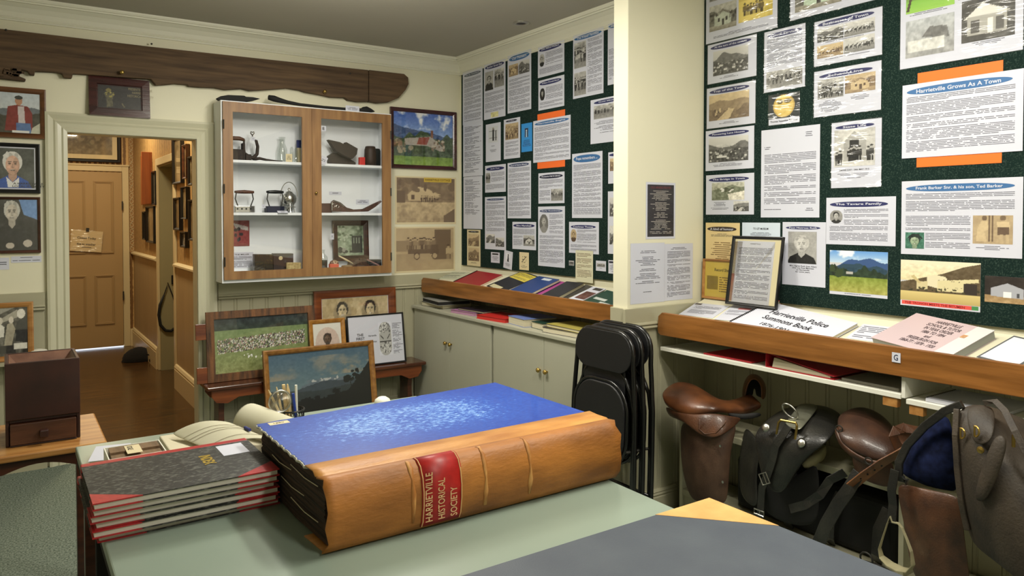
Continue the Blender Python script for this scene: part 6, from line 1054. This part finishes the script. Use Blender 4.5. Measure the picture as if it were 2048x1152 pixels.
p = G(1533, 968, 2.65); buckle(t, p, .04, .045, Matrix.Rotation(PI/2, 4, 'Z') @ Matrix.Rotation(.5, 4, 'Y')); p = G(1518, 1030, 2.66); buckle(t, p, .05, .02, Matrix.Rotation(PI/2, 4, 'Z'))
strap('girth_strap', [G(1690, 945, 2.72), G(1660, 960, 2.7), G(1640, 990, 2.68), G(1610, 1010, 2.68), G(1580, 1018, 2.7)], .035, .005, bl, t, side=(0, -.3, 1))
# ---- straps hanging from the third saddle
t = thing('harness_strap', 'brown and black leather harness straps hanging over the rack before the third saddle', 'straps', (0, 0, 0))
strap('brown_strap', [G(1830, 885, 2.66), G(1800, 905, 2.63), G(1765, 925, 2.60), G(1730, 950, 2.58), G(1703, 972, 2.57)], .05, .005, br2, t, side=(0, -.6, .8))
strap('black_strap', [G(1717, 945, 2.59), G(1700, 975, 2.575), G(1675, 1010, 2.57), G(1652, 1050, 2.57), G(1634, 1095, 2.58), G(1620, 1140, 2.6)], .05, .005, bl, t, side=(0, -1, .4))
strap('loop_strap', [G(1815, 912, 2.70), G(1795, 892, 2.66), G(1786, 872, 2.64), G(1793, 860, 2.66), G(1810, 856, 2.7), G(1840, 862, 2.74)], .035, .004, br, t, side=(1, -.4, .1))
mb = MB()
for k in range(4): p = G(1722+k*14, 957-k*8.5, 2.575+k*.007); mb.lathe([(.003, 0), (.003, .004)], 8, M4=Matrix.Translation(p) @ Matrix.Rotation(-PI/2, 4, 'Y'))
mb.build('punched_hole', M['black'], t)
# ---- big stock saddle with serge lining at right
t = thing('stock_saddle', 'large dark leather stock saddle with navy serge lining at the right edge', 'saddle', (0, 0, 0))
skin('serge_lining', [[G(1895, 822, 2.62), G(1850, 850, 2.62), G(1815, 890, 2.62), G(1795, 935, 2.62)], [G(1905, 850, 2.60), G(1875, 880, 2.58), G(1840, 915, 2.57), G(1808, 955, 2.58)], [G(1912, 900, 2.60), G(1895, 930, 2.57), G(1870, 950, 2.56), G(1830, 962, 2.58)], [G(1918, 985, 2.62), G(1905, 985, 2.6), G(1885, 980, 2.6), G(1850, 970, 2.6)]], felt, t, .02)
strap('rolled_edge', [G(1925, 808, 2.56), G(1890, 822, 2.56), G(1850, 852, 2.56), G(1815, 890, 2.555), G(1798, 925, 2.55), G(1798, 955, 2.55), G(1815, 965, 2.55)], .026, .016, bl, t, side=(0, -.7, -.7))
skin('front_flap', [[G(1914, 820, 2.55), G(1935, 808, 2.58), G(1965, 806, 2.64), G(2010, 820, 2.68), G(2080, 850, 2.70)],
    [G(1912, 870, 2.53), G(1940, 862, 2.50), G(1980, 862, 2.50), G(2020, 868, 2.56), G(2085, 880, 2.66)],
    [G(1916, 940, 2.53), G(1950, 935, 2.48), G(1990, 930, 2.46), G(2030, 925, 2.5), G(2095, 930, 2.56)],
    [G(1922, 1000, 2.53), G(1960, 1000, 2.47), G(2000, 1000, 2.44), G(2040, 1000, 2.46), G(2100, 1000, 2.5)],
    [G(1932, 1050, 2.54), G(1975, 1070, 2.48), G(2010, 1080, 2.45), G(2050, 1090, 2.45), G(2110, 1100, 2.48)],
    [G(1945, 1090, 2.56), G(1985, 1120, 2.50), G(2020, 1150, 2.47), G(2060, 1180, 2.46), G(2120, 1200, 2.5)]], dkb, t, .014)
skin('side_flap', [[G(1792, 962, 2.585), G(1830, 972, 2.57), G(1875, 982, 2.57), G(1918, 990, 2.58)], [G(1796, 1000, 2.575), G(1830, 1005, 2.55), G(1880, 1010, 2.55), G(1925, 1015, 2.57)], [G(1808, 1050, 2.58), G(1840, 1060, 2.56), G(1885, 1070, 2.56), G(1930, 1070, 2.58)], [G(1815, 1110, 2.6), G(1850, 1130, 2.58), G(1890, 1140, 2.58), G(1940, 1140, 2.6)], [G(1830, 1160, 2.62), G(1860, 1190, 2.61), G(1900, 1200, 2.61), G(1945, 1200, 2.62)]], br, t, .008)
skin('knee_roll', [[G(1990, 870, 2.46), G(2005, 866, 2.455), G(2018, 880, 2.46)], [G(1970, 920, 2.45), G(1990, 925, 2.43), G(2005, 930, 2.44)], [G(1955, 965, 2.455), G(1970, 975, 2.44), G(1985, 980, 2.44)], [G(1950, 1000, 2.46), G(1960, 1005, 2.45), G(1970, 1002, 2.45)]], dkb, t, .02)
skin('pommel_cover', [[G(1930, 815, 2.53), G(1960, 808, 2.56), G(1990, 812, 2.6)], [G(1935, 850, 2.49), G(1965, 845, 2.49), G(1992, 848, 2.5)], [G(1945, 885, 2.475), G(1965, 895, 2.46), G(1985, 880, 2.465)]], dkb, t, .01)
strap('edge_roll', [G(1914, 818, 2.54), G(1911, 870, 2.515), G(1915, 940, 2.51), G(1922, 1000, 2.51), G(1935, 1060, 2.52)], .018, .014, dkb, t, side=(0, -1, 0))
for x, y in ((1922, 866), (1950, 862)):
    c = G(x, y, 2.465 if x > 1930 else 2.5); MB().tube([tuple(c+Vector((-.003, -.013*math.cos(a), .017*math.sin(a)))) for a in [-PI/2+PI*k/10 for k in range(11)]], .003, 6, closed=True).build('d_ring', M['brass'], t)
p = G(1961, 900, 2.452); MB().lathe([(.011, 0), (.01, .003), (.003, .005)], 14, M4=Matrix.Translation(p) @ Matrix.Rotation(-PI/2, 4, 'Y')).build('brass_stud', M['brass'], t)
p = G(2027, 882, 2.475); MB().tube([tuple(p+Vector((0, 0, s*.018))) for s in (-1, 1)], .005, 6).build('brass_staple', M['brass'], t)
strap('back_strap', [G(1968, 806, 2.56), G(1990, 802, 2.56), G(2010, 822, 2.53), G(2030, 862, 2.47), G(2055, 910, 2.45), G(2090, 960, 2.45)], .02, .006, dkb, t, side=(0, -1, .2))
# stirrup
t = thing('stirrup_iron', 'pale worn stirrup iron hanging on a dark strap beside the stock saddle', 'stirrup', (0, 0, 0)); Xs = 2.52
ring = [G(x, y, Xs) for x, y in ((1781, 1034), (1774, 1050), (1766, 1075), (1759, 1098), (1763, 1115), (1780, 1130), (1800, 1140), (1818, 1143), (1826, 1132), (1823, 1105), (1814, 1080), (1805, 1058), (1797, 1048), (1785, 1045))]
mb = MB(); rows = []; n = len(ring); wds = [.012, .012, .014, .02, .03, .045, .05, .045, .03, .018, .014, .012, .012, .012]
for i, p in enumerate(ring): rows.append([p+Vector((wds[i]/2, 0, 0)), p+Vector((wds[i]/2, 0, .004)), p+Vector((-wds[i]/2, 0, .004)), p+Vector((-wds[i]/2, 0, 0))])
rows.append(rows[0]); mb.grid(rows, closed=True).build('iron', mat('pale_worn_metal', (186, 178, 142), .5, metal=.3, var=.3, vs=(20, 20, 20)), t, bevel=.001)
strap('stirrup_leather', [G(1790, 940, 2.53), G(1783, 980, 2.525), G(1786, 1010, 2.53), G(1783, 1046, 2.522)], .03, .005, bl, t, side=(0, -1, 0))
# dark gear on the lower shelf
t = thing('black_harness', 'dark heap of harness leather on the lowest shelf of the rack', 'harness', (0, 0, 0))
r = random.Random(4)
rows = [[G(1640+60*j, 960+20*j+ (0 if i == 0 else 60+40*i), 2.9-.03*i) for j in range(4)] for i in range(3)]
MB().box(2.84, 3.0, 1.52, 2.3, .151, .40).build('leather_pannier', M['blackm'], t, bevel=.03, seg=3)
for k in range(3): strap('harness_loop', [(2.83, 1.56+.2*k, .38), (2.80, 1.56+.2*k+.02, .3), (2.79, 1.58+.2*k, .2), (2.83, 1.6+.2*k, .156)], .04, .006, bl, t, side=(0, 1, 0))
t = thing('bridle_bit', 'small dark spur or bridle piece on the lowest shelf edge below the stirrup', 'bridle', (0, 0, 0)); c = G(1715, 1108, 2.79); c.z = .17; c.x -= .03
MB().tube([(c.x, c.y+.12, .16), (c.x-.02, c.y+.05, .172), (c.x, c.y-.02, .165), (c.x, c.y-.1, .17), (c.x+.02, c.y-.16, .16)], [.005, .014, .01, .014, .006], 8).tube([(c.x-.01, c.y-.06+.025*math.cos(a), .19+.025*math.sin(a)) for a in [2*PI*k/12 for k in range(12)]], .004, 6, closed=True).build('bit', M['dull'], t, smooth=True)
# ================================================================ things on the main table
ZT = .7505
# ---- stack of index books
marb = mat('black_marbled_board', (22, 24, 24), .5, col2=(96, 98, 92), vs=(75, 150, 150), thr=(.5, .7), det=4)
redc = mat('red_bookcloth', (176, 34, 38), .42, col2=(150, 22, 30), vs=(90, 90, 90)); sil = mat('grey_page_block', (220, 216, 204), .7, var=.12, vs=(3, 3, 600))
def index_book(label, z, dx, dy, rz, th=.0172, top=False):
    w, d = .43, .335; t = thing('index_book', label, 'book', (.157+dx, 1.957+dy, ZT+z), rz, 'stack of black and red index books')
    for z0, nm in ((0, 'back_board'), (th-.0022, 'front_board')):
        MB().box(0, w, 0, d-.028, z0, z0+.0022).build(nm, marb, t)
        c = .0003
        for x0, s in ((0, 1), (w, -1)): MB().prism([(x0-s*c, -c), (x0+s*.105, -c), (x0-s*c, .075)], z0-c, z0+.0022+c, ax=2).build('red_corner', redc, t)
    MB().box(-c, w+c, d-.03, d, -c, th+c).build('red_spine', redc, t, bevel=.003)
    MB().box(.004, w-.004, .005, d-.02, .0022, th-.0022).build('page_block', sil, t)
    if top:
        o = words('INDEX', .085, .03, M['gold'], t, 'gold_lettering', .305, .225, th+.0006, bold=.035); o.rotation_euler = (0, 0, -PI/2)
        MB().box(.335, .405, .19, .29, th+.0002, th+.0007).build('white_label', M['paper'], t)
    return t
M['gold'] = mat('gold_foil', (196, 168, 70), .35, metal=.5)
H_ = .0178
for k, (l, dx, dy, rz) in enumerate((('bottom black and red index book of the stack', .012, .03, .012), ('index book second from the bottom of the stack', .0, .012, .004), ('index book third from the bottom, set back a little', .006, .02, -.006), ('index book third from the top with exposed red corner', -.004, .012, .012), ('index book just beneath the topmost one', .0, .004, .0))):
    index_book(l, k*H_, dx, dy, rz)
index_book('topmost index book with gold lettering and a white label', 5*H_, 0, -.004, .004, top=True)
# ---- huge ledger
t = thing('giant_ledger', 'huge old blue ledger with tan leather spine and red label', 'book', (.597, 1.615, ZT)); W_, D_, Hb = .865, .605, .17
blu = bpy.data.materials.new('worn_blue_cloth'); blu.use_nodes = True; nt = blu.node_tree; b_ = nt.nodes['Principled BSDF']
co = coords(nt, (1, 1, 1)); n1 = nd(nt, 'ShaderNodeTexNoise'); n1.inputs['Scale'].default_value = 60; n1.inputs['Detail'].default_value = 8; n1.inputs['Roughness'].default_value = .7; nt.links.new(coords(nt, (1, 1.6, 1)), n1.inputs['Vector'])
n2_ = nd(nt, 'ShaderNodeTexNoise'); n2_.inputs['Scale'].default_value = 4; nt.links.new(co, n2_.inputs['Vector'])
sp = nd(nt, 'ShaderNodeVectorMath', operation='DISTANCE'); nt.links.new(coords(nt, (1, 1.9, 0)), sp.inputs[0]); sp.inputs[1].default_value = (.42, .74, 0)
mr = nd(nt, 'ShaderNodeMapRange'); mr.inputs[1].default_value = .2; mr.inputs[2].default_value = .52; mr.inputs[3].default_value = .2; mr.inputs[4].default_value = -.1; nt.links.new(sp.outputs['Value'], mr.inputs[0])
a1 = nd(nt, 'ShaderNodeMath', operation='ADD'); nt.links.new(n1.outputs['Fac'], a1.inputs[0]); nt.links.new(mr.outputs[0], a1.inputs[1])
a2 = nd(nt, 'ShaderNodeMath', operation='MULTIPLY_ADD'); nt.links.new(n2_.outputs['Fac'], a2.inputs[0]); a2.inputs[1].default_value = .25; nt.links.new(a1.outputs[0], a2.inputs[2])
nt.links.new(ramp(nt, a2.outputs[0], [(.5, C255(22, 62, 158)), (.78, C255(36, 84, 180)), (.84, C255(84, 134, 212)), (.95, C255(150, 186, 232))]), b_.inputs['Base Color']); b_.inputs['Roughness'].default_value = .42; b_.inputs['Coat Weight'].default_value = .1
tanm = mat('old_tan_leather', (204, 146, 72), .5, col2=(168, 108, 44), vs=(7, 22, 22), bump=.35, bs=(60, 140, 140)); tan2 = mat('scuffed_tan_spine', (178, 114, 46), .55, col2=(120, 72, 24), vs=(4, 12, 12), bump=.4, bs=(50, 120, 120), thr=(.35, .7))
pgs = mat('dark_old_page_edges', (62, 44, 32), .9, col2=(26, 18, 13), vs=(4, 4, 160), bump=.8, bs=(30, 30, 300), thr=(.4, .6))
fray = lambda n, a, s: [a*math.sin(k*2.1+s)*math.sin(k*.7) for k in range(n)]
N = 40
def board(z0, z1, nm):
    f1, f2 = fray(N, .0035, 1), fray(N, .0025, 2)
    P = [(W_*k/(N-1)-.004, D_-.035+.07*k/(N-1)+f2[k]) for k in range(N)][::-1]+[(-.006+f1[k], D_-.035-(D_-.165)*k/(N-1)) for k in range(N)]+[(W_+.004, .13)]
    return MB().prism(P if z0 > .01 else [(min(max(x, .012), W_-.005), min(y, D_-.03)) for x, y in P], z0, z1, ax=2).build(nm, blu if z0 > .01 else M['blackm'], t, bevel=.0012)
board(Hb-.008, Hb, 'front_board'); board(0, .008, 'back_board')
e = mat('frayed_board_edge', (190, 190, 176), .8, var=.4, vs=(90, 90, 90)); f1 = fray(N, .0035, 1)
MB().tube([(-.0075+f1[k], D_-.035-(D_-.165)*k/(N-1), Hb-.0035) for k in range(N)], [.0022+.0016*abs(math.sin(k*1.7)) for k in range(N)], 6).build('frayed_edge', e, t)
# spine: over the top, round the back, under
pf = [(.135, Hb+.0012), (.09, Hb+.0018), (.052, Hb+.0005), (.045, Hb-.004), (.04, Hb+.0), (.022, Hb-.001), (.006, Hb-.012), (-.006, Hb-.035), (-.012, Hb*.6), (-.012, Hb*.4), (-.006, .028), (.006, .008), (.03, .0), (.135, -.0)]
rows = []
for k in range(41):
    x = -.01+(W_+.02)*k/40; en = 1 if 0 < k < 40 else .9
    rows.append([(x+(.006*math.sin(j*2.7+(0 if k < 20 else 1)) if k in (0, 40) else 0), y-.0035*(1 if k in (16, 17, 27) and 6 < j < 11 else 0), max(z, .0012)) for j, (y, z) in enumerate(pf)])
o = MB().grid(rows).build('spine', [tanm, tan2], t, smooth=True, solid=.003, fix=False); o.modifiers['solid'].offset = 0
for p in o.data.polygons:
    c = p.center
    if c.y < .04: p.material_index = 1
# page block with sagging, uneven leaves
rows = []; r = random.Random(8); NZ = 30
for i in range(NZ):
    z = .009+(Hb-.019)*i/(NZ-1); s = .012*math.sin(i*1.3)+r.uniform(-.003, .003)
    rows.append([(.004+.004*r.random()+abs(s)*.3, .03+.02*abs(math.sin(PI*i/NZ)), z), (.002+.004*r.random(), .25, z-.004), (.004+.004*r.random(), D_-.047+r.uniform(-.003, .003), z), (W_*.5, D_-.012+r.uniform(-.002, .002), z), (W_-.006, D_+.02, z), (W_-.006, .03, z)])
MB().grid(rows, closed=True).build('page_block', pgs, t)
for i, z in enumerate((.05, .082, .118, .135)): MB().tube([(.0015, .08+.1*(i % 3), z), (-.0005, .17+.1*(i % 3), z-.005), (.001, .28+.08*(i % 3), z-.003)], .0011, 5).build('pale_leaf_edge', M['pages'], t)
# red title label wrapped on the spine
lx0, lx1 = onY(843, 990, 1.604).x-.597, onY(924, 975, 1.604).x-.597
lp = [(.036, Hb+.0022), (.02, Hb+.0012), (.003, Hb-.010), (-.0095, Hb-.035), (-.0155, Hb*.6), (-.0155, Hb*.4), (-.0095, .028), (-.002, .014)]
MB().grid([[(x, y, z) for y, z in lp] for x in (lx0, (lx0+lx1)/2, lx1)]).build('title_label', mat('red_leather_label', (172, 30, 26), .45, col2=(140, 18, 18), vs=(40, 40, 40)), t, smooth=True, solid=.0012, fix=False)
for x in (lx0+.004, lx1-.004): MB().tube([(x, y-.001, z) for y, z in lp], .0014, 6).build('gold_rule', plain(214, 176, 120), t)
pale = mat('scuffed_pale_leather', (196, 144, 80), .6, col2=(164, 104, 44), vs=(60, 16, 16), thr=(.4, .55))
for xc in (lx0-.022, lx1+.07, lx1+.21):
    MB().grid([[(xc+dx*(1+.5*math.sin(k*2.3+xc*50)), y-(.0 if abs(dx) > .004 else .0006), z) for k, (y, z) in enumerate([(.03, Hb+.0012), (.02, Hb+.0006), (.0035, Hb-.0105), (-.0085, Hb-.035), (-.0142, Hb*.6), (-.0142, Hb*.4), (-.0085, .03)])] for dx in (-.005, 0, .005)]).build('raised_band', pale, t, smooth=True, solid=.0004, fix=False)
gl_ = plain(214, 178, 130)
for k, (s, hh) in enumerate((('HARRIETVILLE', .12), ('HISTORICAL', .1), ('SOCIETY', .072))):
    lw = (lx1-lx0)/3.9; xx = lx0+.008+k*(lx1-lx0-.01)/3
    o = words(s, hh, lw*.66, gl_, t, 'gold_lettering', 0, 0, 0, bold=.01)
    o.matrix_local = Matrix(((0, 1, 0, xx+lw*.8), (0, 0, 1, -.0172), (1, 0, 0, .024), (0, 0, 0, 1))) if False else Matrix.Translation((xx, -.0172, .028)) @ Matrix(((0, -1, 0, 0), (0, 0, -1, 0), (1, 0, 0, 0), (0, 0, 0, 1)))
p = onZ(557, 846, ZT+Hb); MB().box(p.x-.597-.028, p.x-.597+.03, p.y-1.615-.014, p.y-1.615+.014, Hb, Hb+.0006).build('paper_label', M['cream'], t)
words('1890', .03, .01, plain(60, 60, 60), t, 'label_lettering', p.x-.597-.014, p.y-1.615+.005, Hb+.001)
# ---- dark blue book with tan corners
t = thing('slate_blue_book', 'large slate blue book with tan leather corner at the table front', 'book', (.55, .60, ZT)); bw_, bd, bh = .88, .637, .074
sl = mat('slate_blue_cloth', (62, 70, 82), .5, col2=(72, 80, 90), vs=(9, 9, 9), bump=.1, bs=(400, 400, 400))
MB().box(0, bw_, 0, bd, bh-.004, bh).build('front_board', sl, t, bevel=.001); MB().box(0, bw_, 0, bd, 0, .004).build('back_board', sl, t, bevel=.001)
MB().box(.008, bw_-.008, .01, bd-.008, .004, bh-.004).build('page_block', M['pages'], t)
cq = MB().prism([(bw_+.0006, bd+.0006), (bw_-.185, bd+.0006), (bw_+.0006, bd-.2)], bh-.0046, bh+.0006, ax=2); cq.build('tan_corner', mat('pale_tan_leather', (222, 176, 106), .5, col2=(196, 146, 80), vs=(12, 12, 12), bump=.2), t)
# ---- open register and papers behind the stack
t = thing('open_register', 'open ruled register with curling cream pages behind the index books', 'book', (0, 0, 0))
def oz(x, y, z): return onZ(x, y, z)
rg = mat('ruled_cream_pages', (202, 199, 176), .8, col2=(192, 188, 162), vs=(6, 6, 6)); zb = ZT
A = [oz(340, 878, .80), oz(470, 846, .845), oz(525, 862, .83)]
sec = lambda p, q, n, hump: [p.lerp(q, k/n)+Vector((0, 0, hump*math.sin(PI*k/n))) for k in range(n+1)]
L0, L1 = oz(340, 868, .81), oz(455, 843, .84); R0, R1 = oz(430, 905, .80), oz(545, 880, .82)
rows = [[a.lerp(b, j/4) for j in range(5)] for a, b in zip(sec(L0, L1, 8, .02), sec(R0, R1, 8, .02))]; skin('left_pages', rows, rg, t, .003, 1)
q0, q1 = oz(455, 843, .84), oz(545, 880, .82)
rows = []
for k in range(9):
    a = PI*.95*k/8; off = Vector((.055+.06*(1-math.cos(a))/1.2-.03, 0, 0)); rows.append([q0.lerp(q1, j/4)+Vector((.012+.062*(1-math.cos(a)), .05*(1-math.cos(a))*.6, -.03+.075*math.sin(a))) for j in range(5)])
skin('right_pages', rows, rg, t, .003, 1)
x0, x1, y0, y1 = min(L0.x, R0.x)+.02, q1.x+.1, 2.36, 2.66
MB().box(.41, .72, 2.40, 2.68, ZT, ZT+.045).build('page_block', M['pages'], t, bevel=.004); MB().box(.40, .73, 2.39, 2.69, ZT-.0001, ZT+.003).build('cover', plain(60, 40, 36), t)
p, q = oz(490, 855, .84), oz(500, 860, .84); MB().tube([tuple(p), tuple(q)], .005, 8).build('blue_ribbon', plain(40, 50, 120), t)
mb = MB()
for k in range(1, 6):
    a, b = rows[0][0], rows[0][-1]
u = [s for s in sec(L0, L1, 8, .02)]; w_ = [s for s in sec(R0, R1, 8, .02)]
for f in (.3, .42, .5, .8): mb.tube([tuple(a.lerp(b, .0)*(1-f)+a.lerp(b, 1)*f+Vector((0, 0, .0028))) for a, b in zip(u, w_)], .0007, 4)
mb.build('ruled_line', plain(150, 140, 120), t)
o = lay('paper_sheet', 'white paper sheets at the table left end behind the index books', 'paper', (192, 893), (262, 886), (180, 923), .03, 'paper', pl=lambda x, y: onZ(x, y, ZT+.03))
t = thing('specimen_tray', 'clear edged tray holding worn wooden rulers and a cream card', 'tray', (.27, 2.36, ZT)); TW, TD = .15, .13
MB().box(-.04, .11, 0, TD, 0, .004).box(-.04, -.037, 0, TD, .004, .085).box(.107, .11, 0, TD, .004, .085).box(-.037, .107, TD-.003, TD, .004, .085).box(-.037, .107, 0, .003, .004, .085).build('tray_body', M['white'], t)
MB().box(-.03, .1, .01, .05, .004, .082).box(-.03, .1, .055, .11, .004, .088).build('wooden_rulers', wood('grey_old_wood', (140, 112, 80), (100, 78, 54), .6, (40, 8, 40), 0), t)
c_ = MB().box(.01, .05, .015, .1, .0885, .0895).build('cream_card', M['cream'], t); words('SCALE', .04, .014, plain(50, 50, 50), t, 'lettering', .03, .09, .0902, rot=-PI/2)
# ---- pen cup
cpx = onZ(571, 850, ZT+.01); cpos = Vector((.812, 2.56, ZT)); t = thing('pen_cup', 'black wire mesh cup for pens behind the ledger', 'pen cup', tuple(cpos)); R_ = .043
mb = MB()
for k in range(26): a = 2*PI*k/26; mb.tube([(R_*math.cos(a), R_*math.sin(a), .003), (R_*math.cos(a+.5), R_*math.sin(a+.5), .1)], .0011, 4).tube([(R_*math.cos(a), R_*math.sin(a), .003), (R_*math.cos(a-.5), R_*math.sin(a-.5), .1)], .0011, 4)
mb.build('wire_mesh', M['black'], t); MB().tube([(R_*math.cos(a), R_*math.sin(a), .1) for a in [2*PI*k/30 for k in range(30)]], .003, 6, closed=True).tube([(R_*math.cos(a), R_*math.sin(a), .003) for a in [2*PI*k/30 for k in range(30)]], .003, 6, closed=True).build('rim', M['black'], t); MB().lathe([(R_-.002, .001), (R_-.002, .003)], 24).build('base', M['black'], t)
GP = 'pens and pencils in the mesh cup'
def cuppx(x, y, Y=2.56): return onY(x, y, Y)
def stick(name, label, cat, x, y, m, r=.004, Y=2.56, bx=0, n=8, tip=True, group=None):
    p = cuppx(x, y, Y); b = Vector((cpos.x+bx, Y, ZT+.006)); d = (p-b)
    t = thing(name, label, cat, tuple(b), group=group); MB().tube([(0, 0, 0), tuple(d*.88), tuple(d)], [r, r, r*.4 if tip else r], n).build('barrel', m, t); return t
wd_ = mat('pale_pencil_wood', (214, 190, 140), .6)
stick('pencil', 'pale pencil leaning farthest left in the mesh cup', 'pencil', 537, 780, wd_, bx=-.005, Y=2.545); stick('pencil', 'pale pointed pencil just left of the magnifier', 'pencil', 553, 774, wd_, bx=-.012, Y=2.575)
stick('wooden_ruler', 'flat wooden ruler standing behind the magnifier', 'ruler', 567, 769, wd_, .007, bx=-.002, Y=2.59, n=4, tip=False); stick('wooden_peg', 'wooden peg with dark tip beside the flat ruler', 'peg', 575, 768, wd_, .007, bx=.006, Y=2.575, n=4)
stick('pen', 'white pen standing at the right of the mesh cup', 'pen', 592, 770, M['white'], .0045, bx=.02, Y=2.56, tip=False); stick('pen', 'blue pen clipped beside the white pen', 'pen', 586, 787, plain(30, 60, 150), .005, bx=.016, Y=2.54, tip=False)
c = cuppx(560, 803, 2.525); t = thing('magnifying_glass', 'round magnifying glass standing in the mesh cup', 'magnifying glass', tuple(c)); rr = .037
ax = [(math.cos(a), math.sin(a)) for a in [2*PI*k/32 for k in range(32)]]
MB().tube([(rr*x, 0, rr*z) for x, z in ax], .003, 8, closed=True).build('rim', M['steel'], t, smooth=True)
MB().lathe([(rr-.002, -.001), (rr*.6, .002), (.002, .003)], 28, M4=Matrix.Rotation(PI/2, 4, 'X')).build('lens', M['glass'], t, smooth=True)
MB().tube([(0, 0, -rr), (.01, .008, -.09)], .005, 8).build('handle', M['black'], t)
# white knob beyond the ledger
t = thing('white_dome', 'small white rounded object on the table beyond the blue ledger', 'dome', (1.262, 2.80, ZT)); MB().lathe([(.03, 0), (.034, .008), (.03, .024), (.016, .034), (.002, .036)], 24).build('dome', M['white'], t, smooth=True)
